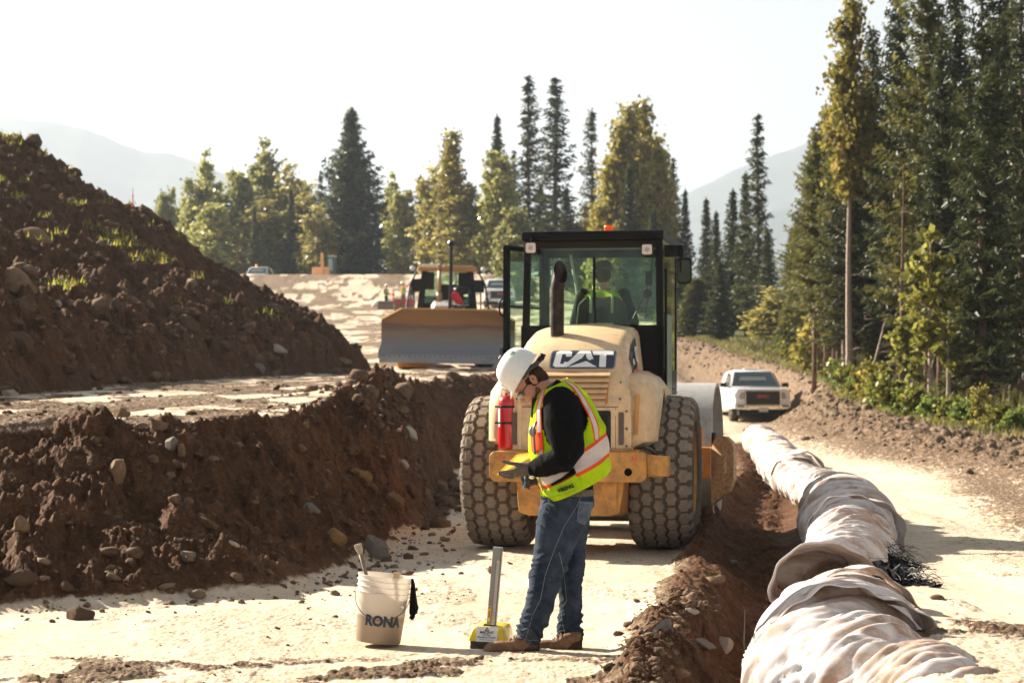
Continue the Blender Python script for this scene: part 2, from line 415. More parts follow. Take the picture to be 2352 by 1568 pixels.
# ---- one mesh: fine in view, coarse to the horizon
def make_ground():
    ys = [7.0]
    while ys[-1] < 78: ys.append(ys[-1] * 1.00185 + .0015)
    while ys[-1] < 215: ys.append(ys[-1] * 1.006)
    while ys[-1] < 5200: ys.append(ys[-1] * 1.12)
    ys = np.array(ys)
    ua = np.linspace(-.285, .285, 780)
    ue = .285 + np.cumsum(.0012 * 1.16 ** np.arange(42))
    us = np.concatenate([-ue[::-1], ua, ue])
    U, Yg = np.meshgrid(us, ys)
    X = U * Yg
    nr, nc = X.shape
    Z = ground_fn(X, Yg)
    far = sstep(260, 900, Yg) ; Z = Z * (1 - far) + 4.0 * far
    wide = sstep(25, 60, np.abs(X)) * (Yg < 260)
    V = np.stack([X.ravel(), Yg.ravel(), Z.ravel()], 1)
    # close the sheet behind and around the camera
    i = np.arange(nr - 1)[:, None] * nc + np.arange(nc - 1)[None, :]
    i = i.ravel(); Fq = np.stack([i, i + 1, i + nc + 1, i + nc], 1)
    # masks
    Xf, Yf = X.ravel(), Yg.ravel()
    wob = fbm(Xf * .9, Yf * .9, 3, 3) * .22
    dB, sB = poly_dist(Xf + wob, Yf + wob * .7, BANK_B); dT, sT = poly_dist(Xf + wob * .6, Yf, BANK_T)
    s = np.where(sB < 0, 0.0, np.where(sT > 0, 1.0, dB / (dB + dT + 1e-9)))
    q = Xf - ditch_x(Yf) - fbm(Yf * 1.3, Yf * 0 + 2.2, 4, 5) * .12
    dH, sH = poly_dist(Xf + wob * 1.5, Yf + wob, HILL)
    hill = (sH > 0) * (Yf < 64) * sstep(-.25, .02, dH)
    hill = np.maximum(hill, (Xf < -10.5 - (Yf - 60) * .4) * (Yf > 62) * (Yf < 90))
    bank = sstep(.03, .12, s) * (1 - sstep(.95, 1.0, s)) * (1 - sstep(52, 70, Yf))
    heap = np.exp(-(((Xf + 1.25) / 1.0) ** 2 + ((Yf - 31) / 4) ** 2)) + np.exp(-(((Xf + 1.4) / .6) ** 2 + ((Yf - 24.5) / 2.6) ** 2))
    soil = np.clip(np.maximum(np.maximum(hill, bank), sstep(.25, .6, heap)), 0, 1)
    dfade = 1 - sstep(45, 56, Yf)
    face = sstep(-.22, -.08, q) * (1 - sstep(.75, 1.2, q)) * dfade * (s <= .01)
    bermc = np.exp(-((q + .10) / .15) ** 2) * dfade * (s <= .01)
    pat = loose_mask(Xf, Yf, s, q) * (1 - soil)
    ex = edge_x(Yf)
    rub = sstep(ex - 4.6, ex - 1.4, Xf) * (Yf < 120) * (Yf > 12)
    veg = sstep(ex + .8, ex + 2.2, Xf + fbm(Xf * .5, Yf * .5, 3, 6) * .8)
    veg = np.maximum(veg, sstep(165, 185, Yf + fbm(Xf * .1, Yf * .1, 2, 5) * 6))
    a_soil = np.clip(soil + face * .9 + bermc * .42, 0, 1)
    a_loose = np.clip(np.maximum(pat * .85, rub * .75), 0, 1)
    o = link_np('ground', V, Fq, ground_mat(), attrs={'soil': a_soil, 'loose': a_loose, 'veg': np.clip(veg, 0, 1)})
    tag(o, kind='structure')
    return o

def ground_mat():
    m = bpy.data.materials.new('ground_soil'); nt, N, L = nodes_of(m); b = N['Principled BSDF']
    geo = N.new('ShaderNodeNewGeometry')
    def attr(n): a = N.new('ShaderNodeAttribute'); a.attribute_name = n; return a.outputs['Fac']
    def tex(scale, detail=6, rough=.6, vec=None, kind='ShaderNodeTexNoise'):
        t = N.new(kind); t.inputs['Scale'].default_value = scale
        if kind == 'ShaderNodeTexNoise': t.inputs['Detail'].default_value = detail; t.inputs['Roughness'].default_value = rough
        L.new(vec or geo.outputs['Position'], t.inputs['Vector']); return t
    def ramp(fac, stops):
        r = N.new('ShaderNodeValToRGB'); r.color_ramp.elements[0].position = stops[0][0]; r.color_ramp.elements[0].color = (*stops[0][1], 1)
        r.color_ramp.elements[1].position = stops[-1][0]; r.color_ramp.elements[1].color = (*stops[-1][1], 1)
        for p, c in stops[1:-1]: e = r.color_ramp.elements.new(p); e.color = (*c, 1)
        L.new(fac, r.inputs['Fac']); return r.outputs['Color']
    def mix(f, a, c):
        x = N.new('ShaderNodeMixRGB'); L.new(f, x.inputs['Fac']); L.new(a, x.inputs['Color1']); L.new(c, x.inputs['Color2']); return x.outputs['Color']
    def math_(op, a, c):
        x = N.new('ShaderNodeMath'); x.operation = op
        for k, v in enumerate((a, c)):
            if isinstance(v, (int, float)): x.inputs[k].default_value = v
            else: L.new(v, x.inputs[k])
        return x.outputs[0]
    mp = N.new('ShaderNodeMapping'); mp.inputs['Scale'].default_value = (1.0, .35, 1.0); L.new(geo.outputs['Position'], mp.inputs['Vector'])
    big = tex(1.1, 8, .62, mp.outputs[0]); fine = tex(14, 8, .7, mp.outputs[0]); grit = tex(70, 4, .7)
    sand = ramp(big.outputs['Fac'], [(.28, (.30, .21, .135)), (.46, (.47, .365, .26)), (.58, (.57, .475, .37)), (.75, (.64, .56, .455))])
    sand2 = ramp(fine.outputs['Fac'], [(.34, (.22, .155, .095)), (.44, (.48, .395, .295)), (.75, (.64, .56, .455))])
    sand = mix(ramp(grit.outputs['Fac'], [(.3, (.4,) * 3), (.7, (.7,) * 3)]), sand, sand2)
    soilc = ramp(tex(2.6, 9, .66).outputs['Fac'], [(.25, (.036, .015, .0065)), (.5, (.10, .045, .021)), (.75, (.24, .13, .068))])
    soilf = ramp(tex(22, 6, .7).outputs['Fac'], [(.35, (.030, .013, .006)), (.6, (.11, .053, .025)), (.78, (.36, .235, .15))])
    soilm = N.new('ShaderNodeMixRGB'); soilm.inputs['Fac'].default_value = .5; L.new(soilc, soilm.inputs['Color1']); L.new(soilf, soilm.inputs['Color2'])
    churn = ramp(fine.outputs['Fac'], [(.35, (.050, .027, .014)), (.52, (.125, .074, .041)), (.7, (.34, .245, .165))])
    lo = attr('loose')
    f1 = math_('GREATER_THAN', math_('ADD', lo, math_('MULTIPLY', math_('SUBTRACT', fine.outputs['Fac'], .5), 2.2)), .5)
    f1b = math_('MULTIPLY', f1, .92)
    col = mix(f1b, sand, churn)
    so = attr('soil')
    f2 = ramp(math_('ADD', so, math_('MULTIPLY', math_('SUBTRACT', tex(6, 6, .7).outputs['Fac'], .5), .9)), [(.35, (0, 0, 0)), (.6, (1, 1, 1))])
    col = mix(f2, col, soilm.outputs['Color'])
    vg = ramp(tex(1.7, 6, .7).outputs['Fac'], [(.3, (.05, .045, .02)), (.55, (.09, .10, .03)), (.8, (.17, .16, .06))])
    f3 = ramp(math_('ADD', attr('veg'), math_('MULTIPLY', math_('SUBTRACT', tex(3, 5, .7).outputs['Fac'], .5), .8)), [(.4, (0, 0, 0)), (.65, (1, 1, 1))])
    col = mix(f3, col, vg)
    L.new(col, b.inputs['Base Color'])
    b.inputs['Roughness'].default_value = .85; b.inputs['Specular IOR Level'].default_value = .1
    # bump: crumbs and clods on loose soil, thin flakes on the compacted parts
    wet = math_('MAXIMUM', so, lo)
    b1 = N.new('ShaderNodeBump'); b1.inputs['Strength'].default_value = .9; b1.inputs['Distance'].default_value = .07
    L.new(math_('MULTIPLY', tex(7, 9, .68).outputs['Fac'], wet), b1.inputs['Height'])
    vo = N.new('ShaderNodeTexVoronoi'); vo.inputs['Scale'].default_value = 26; L.new(geo.outputs['Position'], vo.inputs['Vector'])
    b2 = N.new('ShaderNodeBump'); b2.inputs['Strength'].default_value = .55; b2.inputs['Distance'].default_value = .03; b2.invert = True
    L.new(math_('MULTIPLY', vo.outputs['Distance'], wet), b2.inputs['Height']); L.new(b1.outputs[0], b2.inputs['Normal'])
    bp = N.new('ShaderNodeBump'); bp.inputs['Strength'].default_value = .55; bp.inputs['Distance'].default_value = .02
    hgt = math_('ADD', math_('MULTIPLY', fine.outputs['Fac'], .8), math_('MULTIPLY', grit.outputs['Fac'], .25))
    hgt = math_('MULTIPLY', hgt, math_('ADD', math_('MULTIPLY', wet, 1.0), .26))
    L.new(hgt, bp.inputs['Height']); L.new(b2.outputs[0], bp.inputs['Normal']); L.new(bp.outputs[0], b.inputs['Normal'])
    return m

make_ground()

def gz(x, y):
    return float(ground_fn(np.array([x], float), np.array([y], float))[0])
def gzs(x, y, r=.12):
    xs = np.array([x, x + r, x - r, x, x], float); yy = np.array([y, y, y, y + r, y - r], float)
    return float(ground_fn(xs, yy).mean())

# ---------------------------------------------------------------- mountains
def mountain(name, crest, D, depth, m, seed):
    """crest given in photo pixels at distance D; real relief with a front and a back slope"""
    px = np.array([c[0] for c in crest], float); py = np.array([c[1] for c in crest], float)
    n = 420; xs = np.linspace(px[0], px[-1], n); cy_ = np.interp(xs, px, py)
    rows = 90; V = []
    for j in range(rows):
        t = j / (rows - 1)
        prof = np.where(t < .6, t / .6, 1 - (t - .6) / .4 * .7)
        Y = D - depth * .6 + t * depth
        X = (xs - CXP) / FPX * D * (1 + (t - .6) * depth / D * .3)
        H = CAMH + (HYP - cy_) / FPX * D
        Xk = X / 220.; Yk = np.full(n, Y) / 220.
        rel = fbm(Xk, Yk, 5, seed) * (H * .16) * (1 - abs(t - .6) * .2 if t != .6 else 1)
        Z = H * prof + rel * min(1, abs(t - .6) * 4) + fbm(Xk * 6, Yk * 6, 3, seed + 3) * H * .008
        V.append(np.stack([X, np.full(n, Y), Z], 1))
    V = np.concatenate(V)
    i = (np.arange(rows - 1)[:, None] * n + np.arange(n - 1)[None, :]).ravel()
    o = link_np(name, V, np.stack([i, i + 1, i + n + 1, i + n], 1), m)
    return tag(o, kind='structure')
mm = mat('forested_slope', (.05, .07, .07), .9, var=.3, dirt_scale=.02)
mountain('mountain', [(-900, 420), (-500, 330), (-200, 262), (0, 265), (100, 272), (200, 292), (260, 318), (320, 342), (400, 352), (470, 372), (560, 420), (700, 500), (900, 640), (1100, 800)], 3500, 1500, mm, 201)
mountain('mountain', [(1200, 760), (1400, 560), (1580, 442), (1690, 385), (1850, 325), (1960, 280), (2200, 262), (2500, 270), (3000, 300), (3400, 360)], 3700, 1600, mm, 202)
mountain('mountain', [(1300, 760), (1500, 620), (1640, 535), (1740, 492), (1850, 462), (2000, 430), (2300, 330), (2700, 300), (3200, 420)], 2900, 900, mm, 203)

# ---------------------------------------------------------------- haze
hz_m = bpy.data.materials.new('haze_air'); nt, N, L = nodes_of(hz_m)
N.remove(N['Principled BSDF'])
pv = N.new('ShaderNodeVolumePrincipled'); pv.inputs['Density'].default_value = HAZE = 0.00030
pv.inputs['Color'].default_value = (.50, .57, .66, 1); pv.inputs['Anisotropy'].default_value = .3
L.new(pv.outputs[0], N['Material Output'].inputs['Volume'])
hb = MB().box(-4000, 4400, -60, 5600, -3, 520).build('haze', hz_m)
tag(hb, kind='stuff')
# ================================================================ COLOURS
YEL = mat('machine_yellow', (.62, .30, .055), .38, dirt=(.30, .20, .12), dirt_amt=.25, dirt_scale=5, coat=.15)
TAN = mat('faded_yellow_paint', (.75, .52, .29), .36, dirt=(.46, .33, .21), dirt_amt=.34, dirt_scale=4.5, coat=.1, var=.10)
OCH = mat('worn_yellow_steel', (.58, .28, .06), .5, dirt=(.16, .085, .045), dirt_amt=.34, dirt_scale=7, bump=.15)
ORG = mat('hydraulic_orange', (.72, .24, .02), .45, dirt=(.2, .1, .05), dirt_amt=.2)
BLK = mat('black_paint', (.004, .0037, .0035), .42, spec=.22, dirt=(.02, .015, .011), dirt_amt=.12)
BLKM = mat('black_plastic', (.006, .006, .0065), .5, spec=.3)
RUB = mat('tyre_rubber', (.19, .175, .155), .8, dirt=(.34, .25, .17), dirt_amt=.45, dirt_scale=9, bump=.5, bump_scale=60)
RUBD = mat('dark_rubber', (.02, .02, .02), .7, dirt=(.18, .13, .09), dirt_amt=.3)
STEEL = mat('rolled_steel', (.50, .49, .47), .42, metal=.55, dirt=(.30, .24, .17), dirt_amt=.25, dirt_scale=5)
DSTEEL = mat('dark_steel', (.09, .085, .08), .45, metal=.7, dirt=(.2, .14, .09), dirt_amt=.2)
CHROME = mat('chrome', (.75, .75, .76), .12, metal=1.0, var=.02)
WHITE = mat('white_paint', (.80, .80, .79), .35, coat=.3, var=.03)
GLASSG = mat('green_tinted_glass', (.50, .80, .62), .02, trans=1.0, ior=1.02, var=.01)
RED = mat('red_enamel', (.52, .012, .014), .25, coat=.5, var=.05)
LENS = mat('lamp_lens', (.72, .62, .55), .25, spec=.7)
AMBER = mat('amber_lens', (.9, .25, .03), .25, coat=.5, transl=.5)
DECALW = mat('decal_white', (.80, .79, .76), .4, var=.04)
DECALB = mat('decal_black', (.015, .016, .02), .3, var=.05)

def glass_mat():
    if 'cab_glass' in MATS: return MATS['cab_glass']
    m = bpy.data.materials.new('cab_glass'); MATS['cab_glass'] = m; nt, N, L = nodes_of(m)
    N.remove(N['Principled BSDF'])
    t = N.new('ShaderNodeBsdfTransparent'); t.inputs['Color'].default_value = (.74, .92, .77, 1)
    g = N.new('ShaderNodeBsdfGlossy'); g.inputs['Roughness'].default_value = .03; g.inputs['Color'].default_value = (.8, .95, .85, 1)
    d = N.new('ShaderNodeBsdfDiffuse'); d.inputs['Color'].default_value = (.45, .55, .40, 1)
    fr = N.new('ShaderNodeFresnel'); fr.inputs['IOR'].default_value = 1.5
    tc = N.new('ShaderNodeTexCoord'); n = N.new('ShaderNodeTexNoise'); n.inputs['Scale'].default_value = 3.5; n.inputs['Detail'].default_value = 7
    L.new(tc.outputs['Object'], n.inputs['Vector'])
    rp = N.new('ShaderNodeValToRGB'); rp.color_ramp.elements[0].position = .42; rp.color_ramp.elements[0].color = (.0,) * 3 + (1,)
    rp.color_ramp.elements[1].position = .8; rp.color_ramp.elements[1].color = (.13,) * 3 + (1,)
    L.new(n.outputs['Fac'], rp.inputs['Fac'])
    m1 = N.new('ShaderNodeMixShader'); L.new(rp.outputs['Color'], m1.inputs['Fac']); L.new(t.outputs[0], m1.inputs[1]); L.new(d.outputs[0], m1.inputs[2])
    m2 = N.new('ShaderNodeMixShader'); L.new(fr.outputs[0], m2.inputs['Fac']); L.new(m1.outputs[0], m2.inputs[1]); L.new(g.outputs[0], m2.inputs[2])
    L.new(m2.outputs[0], N['Material Output'].inputs['Surface'])
    return m
CABGL = glass_mat()

# ================================================================ SOIL COMPACTOR
YAW = R(-9.5)
ROL = empty('soil_compactor', (.70, 20.0, 0.0), (0, 0, YAW),
            'tan and yellow road roller with black glazed cab and smooth steel drum, seen from behind', 'road roller')

def tyre_part(root, x, r, w, n_lug, mats, rows=4):
    """big flotation tyre: carcass and staggered angular lugs as one mesh, wheel rim as its own"""
    hw = w / 2
    prof = [(r * .60, -hw * .80), (r * .66, -hw * .97), (r * .78, -hw * 1.03), (r * .88, -hw * 1.0), (r * .935, -hw * .90), (r * .955, -hw * .72),
            (r * .968, -hw * .35), (r * .97, 0), (r * .968, hw * .35), (r * .955, hw * .72), (r * .935, hw * .90), (r * .88, hw * 1.0), (r * .78, hw * 1.03), (r * .66, hw * .97), (r * .60, hw * .80)]
    mb = MB(); mb.mat(1); mb.lathe([(a, b) for a, b in prof], 'x', 72); mb.mat(0)
    px = np.array([p[1] for p in prof]); pr = np.array([p[0] for p in prof])
    def surf(lx, ang, h):
        rr = float(np.interp(lx, px[3:12], pr[3:12])) + h
        return (lx, rr * math.cos(ang), rr * math.sin(ang))
    pitch = 2 * math.pi / n_lug
    cw = 2 * hw * .96 / rows
    # ten-sided lugs with notched flanks, half a pitch apart from row to row
    out = [(-.33, -.46), (.33, -.46), (.36, -.22), (.50, -.12), (.50, .12), (.36, .22), (.33, .46), (-.33, .46), (-.36, .22), (-.50, .12), (-.50, -.12), (-.36, -.22)]
    rnd = random.Random(5)
    for ro in range(rows):
        xc = -hw * .96 + cw * (ro + .5)
        for k in range(n_lug):
            a0 = (k + (.5 if ro % 2 else 0)) * pitch
            hh = r * .024 * rnd.uniform(.85, 1.05)
            base = []; top = []
            for ox, oa in out:
                lx = xc + ox * cw * 1.0; an = a0 + oa * pitch * 1.0
                base.append(surf(xc + (lx - xc) * .93, a0 + (an - a0) * .92, -.004)); top.append(surf(xc + (lx - xc) * .84, a0 + (an - a0) * .84, hh))
            mb.loft([base, top], True)
        # shoulder bars
    for sgn in (-1, 1):
        for k in range(n_lug):
            a0 = (k + (.5 if (rows % 2 == 0 and sgn > 0) else 0)) * pitch
            rings = []
            for lx, h in ((.80, .022), (.97, .018), (1.02, .008)):
                xx = sgn * hw * lx
                rr = float(np.interp(min(abs(xx), hw * 1.0), [0, hw * .35, hw * .72, hw * .90, hw * 1.0], [r * .97, r * .968, r * .955, r * .935, r * .88]))
                rings.append([(xx, (rr + h) * math.cos(a0 + d * pitch), (rr + h) * math.sin(a0 + d * pitch)) for d in (-.26, .26)] +
                             [(xx, (rr - .02) * math.cos(a0 + d * pitch), (rr - .02) * math.sin(a0 + d * pitch)) for d in (.26, -.26)])
            mb.loft(rings, True)
    t = mb.build('tyre', [mats[0], mat('tyre_groove', (.085, .068, .054), .85, dirt=(.2, .14, .09), dirt_amt=.3, dirt_scale=8)], root, auto=32)
    t.location = (x, 0, r)
    rim = MB()
    rim.lathe([(r * .10, -hw * .2), (r * .40, -hw * .25), (r * .56, -hw * .6), (r * .62, -hw * .86), (r * .60, -hw * .9), (r * .60, hw * .9), (r * .62, hw * .86), (r * .56, hw * .6), (r * .40, hw * .25), (r * .10, hw * .2)], 'x', 40)
    for k in range(8):
        a = k * math.pi / 4
        for sg in (-1, 1): rim.cyl((sg * hw * .2, r * .3 * math.cos(a), r * .3 * math.sin(a)), (sg * hw * .36, r * .3 * math.cos(a), r * .3 * math.sin(a)), .016, seg=6)
    q = rim.build('rim', mats[1], t, auto=35)
    return t

for sx in (-1, 1):
    tt = tyre_part(ROL, sx * .80, .745, .60, 31, (RUB, YEL), rows=5); tt.rotation_euler = (R(7 * sx), 0, 0)

# ---- hood
prof_c = [(-1.12, .97), (-1.12, 1.32), (-1.085, 1.50), (-1.00, 1.68), (-.86, 1.84), (-.66, 1.96), (-.40, 2.05), (-.08, 2.12), (.44, 2.17)]
def hood_ring(y, zt):
    hb, ht = .585, .47
    k = (zt - 1.32) / .9
    t = max(0.0, min(1.0, k))
    hw1 = .56 - .05 * t
    rc = .11
    z0 = .97
    pts = [(-.585, z0), (-.585, min(1.3, zt - .02))]
    zc = zt - rc
    if zt > 1.5: pts += [(-.55, min(zc, 1.62)), (-hw1 + .012, zc)]
    else: pts += [(-.58, zt - .015), (-.575, zt - .01)]
    for a in (30, 60, 90):
        rr = rc if zt > 1.5 else .005
        cz = zc if zt > 1.5 else zt - .005
        pts.append((-hw1 + .012 + rr * (1 - math.cos(R(a))), cz + rr * math.sin(R(a)) * (1 if a < 90 else 1)))
    cr = .03 if zt > 1.5 else 0
    pts += [(-.2, pts[-1][1] + cr * .8), (0, pts[-1][1] + cr)]
    full = pts + [(-a, b) for a, b in reversed(pts[:-1])]
    return [(a, y, b) for a, b in full]
mb = MB(); mb.loft([hood_ring(y, z) for y, z in prof_c], True)
hood = mb.build('hood', TAN, ROL, auto=40)

def rear_pt(x, z, off=.004):
    """point on the sloping rear of the hood at height z"""
    kx = float(np.interp(abs(x), [0, .2, .43, .5], [.03, .024, 0, -.05]))
    zs = [p[1] + (kx if p[1] > 1.45 else 0) for p in prof_c]; ys = [p[0] for p in prof_c]
    y = float(np.interp(z, zs, ys)); y2 = float(np.interp(z + .02, zs, ys)); 
    n = Vector((0, -.02, (y2 - y))).normalized()
    return Vector((x, y, z)) + Vector((0, -abs(n.y), abs(n.z))) * off

def strip_on_hood(mb, poly, off=.004, th=.006, sub=6):
    """polygon in (x, z) laid on the curved rear face"""
    zmin = min(p[1] for p in poly); zmax = max(p[1] for p in poly)
    bm = bmesh.new(); vs = [bm.verts.new((p[0], 0, p[1])) for p in poly]; f = bm.faces.new(vs)
    for k in range(1, sub):
        z = zmin + (zmax - zmin) * k / sub
        geom = bm.verts[:] + bm.edges[:] + bm.faces[:]
        bmesh.ops.bisect_plane(bm, geom=geom, plane_co=(0, 0, z), plane_no=(0, 0, 1))
    xx_ = math.ceil(min(p[0] for p in poly) / .05) * .05
    while xx_ < max(p[0] for p in poly):
        bmesh.ops.bisect_plane(bm, geom=bm.verts[:] + bm.edges[:] + bm.faces[:], plane_co=(xx_, 0, 0), plane_no=(1, 0, 0)); xx_ += .05
    bmesh.ops.triangulate(bm, faces=bm.faces[:])
    bm.verts.ensure_lookup_table()
    v = [rear_pt(q.co.x, q.co.z, off) for q in bm.verts]; fs = [tuple(w.index for w in q.verts) for q in bm.faces]
    bm.verts.index_update(); fs = [tuple(w.index for w in q.verts) for q in bm.faces]
    mb.add(v, fs); bm.free()
def rrect(x0, x1, z0, z1, r=.02, n=4):
    out = []
    for cx_, cz_, a0 in ((x1 - r, z1 - r, 0), (x0 + r, z1 - r, 90), (x0 + r, z0 + r, 180), (x1 - r, z0 + r, 270)):
        for k in range(n + 1):
            a = R(a0 + 90 * k / n); out.append((cx_ + r * math.cos(a), cz_ + r * math.sin(a)))
    return out
# maker's plate: black field, grey border, three white letters and the triangle in the middle one
zc0, zc1 = 1.725, 1.905; xc0, xc1 = -.20, .42
p_ = MB(); strip_on_hood(p_, rrect(xc0, xc1, zc0, zc1, .03), .005); plate = p_.build('name_plate', mat('decal_grey', (.30, .30, .30), .5), hood)
p_ = MB(); strip_on_hood(p_, rrect(xc0 + .012, xc1 - .012, zc0 + .008, zc1 - .008, .025), .008); p_.build('plate_field', mat('decal_field', (.035, .042, .06), .35), plate)
def L_(pts): return [(xc0 + (xc1 - xc0) * a, zc0 + (zc1 - zc0) * b) for a, b in pts]
lt = MB()
C_ = [(.33, .64), (.33, .86), (.29, .93), (.13, .93), (.09, .86), (.06, .18), (.10, .09), (.27, .09), (.31, .16), (.315, .36), (.225, .36), (.22, .26), (.165, .26), (.185, .76), (.24, .76), (.24, .64)]
A1 = [(.44, .93), (.61, .93), (.74, .09), (.63, .09), (.605, .27), (.50, .40), (.33, .09), (.25, .09)]
A2 = [(.505, .56), (.525, .76), (.575, .52)]
T_ = [(.63, .93), (.95, .93), (.955, .72), (.85, .72), (.86, .09), (.76, .09), (.75, .72), (.655, .72)]
for poly in (C_, [(.44, .93), (.60, .93), (.665, .52), (.60, .44), (.56, .56), (.535, .80), (.49, .56), (.28, .12), (.22, .12)],
             [(.28, .09), (.56, .40), (.73, .09)], T_):
    strip_on_hood(lt, L_(poly), .011)
lt.build('lettering', DECALW, plate)
# vents
for k in range(6):
    zt = 1.70 - k * .052; 
    y_ = rear_pt(0, zt - .02).y
    w0, w1 = -.45, .385 - .008 * k
    v = MB()
    # scooped lip
    v.loft([[(x, rear_pt(0, zt).y - .002, zt), (x, rear_pt(0, zt - .034).y - .035, zt - .030), (x, rear_pt(0, zt - .04).y - .030, zt - .038), (x, rear_pt(0, zt - .03).y + .02, zt - .02)] for x in (w0, w0 + .02, w1 - .02, w1)], True)
    v.build('vent_louvre', TAN, hood, bevel=.004)
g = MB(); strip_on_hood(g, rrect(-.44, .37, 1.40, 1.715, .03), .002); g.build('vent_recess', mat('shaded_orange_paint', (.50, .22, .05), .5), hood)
g = MB(); strip_on_hood(g, rrect(-.34, .40, 1.0, 1.345, .02), .004, sub=3); gr = g.build('radiator_grille', mat('radiator_mesh', (.012, .013, .016), .5, bump=.6, bump_scale=160), hood)
g = MB()
for k in range(23): g.box(-.32 + k * .0305, -.312 + k * .0305, -1.135, -1.129, 1.02, 1.325)
g.build('grille_bars', BLKM, gr)
for sx in (-1, 1):
    g = MB(); g.prism(rrect(sx * .495 - .025, sx * .495 + .025, 1.03, 1.33, .012), -1.13, -1.124, 'y'); g.build('tail_lamp_slot', mat('slot_dark', (.10, .07, .05), .4), hood)
g = MB()
strip_on_hood(g, [(-.545, 1.375), (.545, 1.375), (.545, 1.381), (-.545, 1.381)], .002, sub=2)
for sx in (-1, 1): strip_on_hood(g, [(sx * .44, 1.0), (sx * .444, 1.0), (sx * .444, 1.37), (sx * .44, 1.37)], .002, sub=4)
g.build('panel_gap', DECALB, hood)
for sx in (-1, 1):
    for z in (1.02, 1.18, 1.34): g = MB(); g.cyl((sx * .545, -1.12, z), (sx * .545, -1.132, z), .011, seg=8); g.build('bolt', DSTEEL, hood)
    for z in (1.45, 1.60): p = rear_pt(sx * .48, z, .004); g = MB(); g.cyl(tuple(p), tuple(p + Vector((0, -.01, .004))), .010, seg=8); g.build('bolt', DSTEEL, hood)
g = MB(); g.box(-.05, .09, -1.139, -1.128, 1.352, 1.372); g.build('hood_latch', DSTEEL, hood, bevel=.003)
# side decals: black wedge, pink-red stripe and small characters on the hood's right flank
dz = MB(); dz.add([(.588, -.93, 1.30), (.575, -.80, 1.50), (.54, -.55, 1.66), (.535, -.05, 1.74), (.512, -.05, 2.05), (.512, -.42, 1.96), (.515, -.68, 1.83), (.528, -.90, 1.62)], [tuple(range(8))])
dec = dz.build('side_decal', DECALB, hood)
st = MB(); st.add([(.592, -.90, 1.33), (.58, -.78, 1.51), (.545, -.55, 1.67), (.545, -.10, 1.73), (.545, -.10, 1.77), (.548, -.57, 1.71), (.578, -.82, 1.54), (.59, -.91, 1.40)], [tuple(range(8))]); st.build('stripe', mat('stripe_pink', (.62, .10, .14), .4), dec)
text_obj('side_lettering', 'CAT', .20, DECALW, dec, (.548, -.27, 1.87), (R(82), 0, R(93)), offset=.006)
text_obj('side_number', 'CS-563E', .07, DECALW, dec, (.55, -.52, 1.80), (R(82), 0, R(93)), offset=.002)
# lower flank, fenders
for sx in (-1, 1):
    f = MB(); rings = []
    for y, zt, xo in ((-.98, 1.40, .70), (-.92, 1.58, .765), (-.78, 1.68, .80), (-.3, 1.72, .82), (.3, 1.72, .82), (.55, 1.68, .80)):
        rings.append([(sx * .50, y, 1.0), (sx * .50, y, zt), (sx * (.50 + (xo - .5) * .35), y, zt), (sx * (.50 + (xo - .5) * .7), y, zt - .06), (sx * (xo - .02), y, zt - .16), (sx * xo, y, zt - .30), (sx * xo, y, 1.55 if abs(y) < .9 and y > -.7 else 1.06), (sx * (xo - .12), y, 1.55 if y > -.7 else 1.0)])
    f.loft(rings, True); fd = f.build('fender', TAN, ROL, auto=38)
    s_ = MB(); s_.prism([(sx * .60, 1.12), (sx * .635, 1.12), (sx * .65, 1.50), (sx * .62, 1.46)], -1.0, -.955, 'y'); s_.build('reflector', YEL, fd)
# ---- bumper beam / counterweight
b = MB(); oct_ = [(-.72, .73), (-.68, .69), (.70, .69), (.735, .73), (.735, .93), (.70, .97), (-.68, .97), (-.72, .93)]
hole = [(.575 + .035 * math.cos(R(a)), .785 + .035 * math.sin(R(a))) for a in range(0, 360, 30)]
b.prism(oct_, -1.22, -.95, 'y')
bp_ = b.build('bumper_beam', OCH, ROL, bevel=.012)
h = MB(); h.cyl((.57, -1.224, .785), (.57, -1.0, .785), .036, seg=20); h.build('tow_hole', mat('hole_black', (.004, .004, .004), .9), bp_)
for xx, zz in ((.63, .91), (-.60, .92)):
    h = MB(); h.lathe([(.001, 0), (.035, 0), (.035, .002), (.001, .002)], 'y', 14, c=(xx, -1.223, zz)); h.build('red_sticker', mat('red_sticker', (.55, .05, .05), .6, dirt=(.6, .3, .1), dirt_amt=.5, dirt_scale=40), bp_)
b = MB(); b.prism([(.735, .76), (.93, .745), (.93, .93), (.735, .945)], -1.14, -1.12, 'y'); b.box(.74, .93, -1.12, -.95, .74, .755); b.box(.915, .93, -1.12, -.95, .75, .93); b.build('step_bracket', OCH, bp_, bevel=.004)
b = MB(); b.box(-.60, .66, -1.14, -.5, .965, .985); b.box(.25, .60, -1.12, -.80, .98, 1.01); b.build('bumper_top_plate', OCH, bp_, bevel=.008)
b = MB(); b.tube([(.66, -1.02, 1.0), (.70, -1.05, 1.02), (.76, -1.0, .98), (.80, -.9, .93)], .018, 8); b.build('hose', DSTEEL, bp_, smooth=True)
# lower belly box
b = MB(); b.loft([[(-.50, y, .70), (.52, y, .70), (.47 - t, y, .40 + t), (.38, y, .37 + t), (-.38, y, .37 + t), (-.47 + t, y, .40 + t)] for y, t in ((-1.05, 0.0), (-.5, -.03), (.6, 0))], True)
b.build('belly_tank', OCH, ROL, bevel=.015)
b = MB(); b.prism([(.28, .70), (.45, .70), (.45, .42), (.38, .38)], -1.07, -1.052, 'y'); b.build('belly_rib', OCH, ROL, bevel=.005)
b = MB(); b.cyl((-.6, 0, .745), (.6, 0, .745), .15, seg=20); b.box(-.45, .45, -.5, .9, .45, .95); b.build('axle', DSTEEL, ROL)
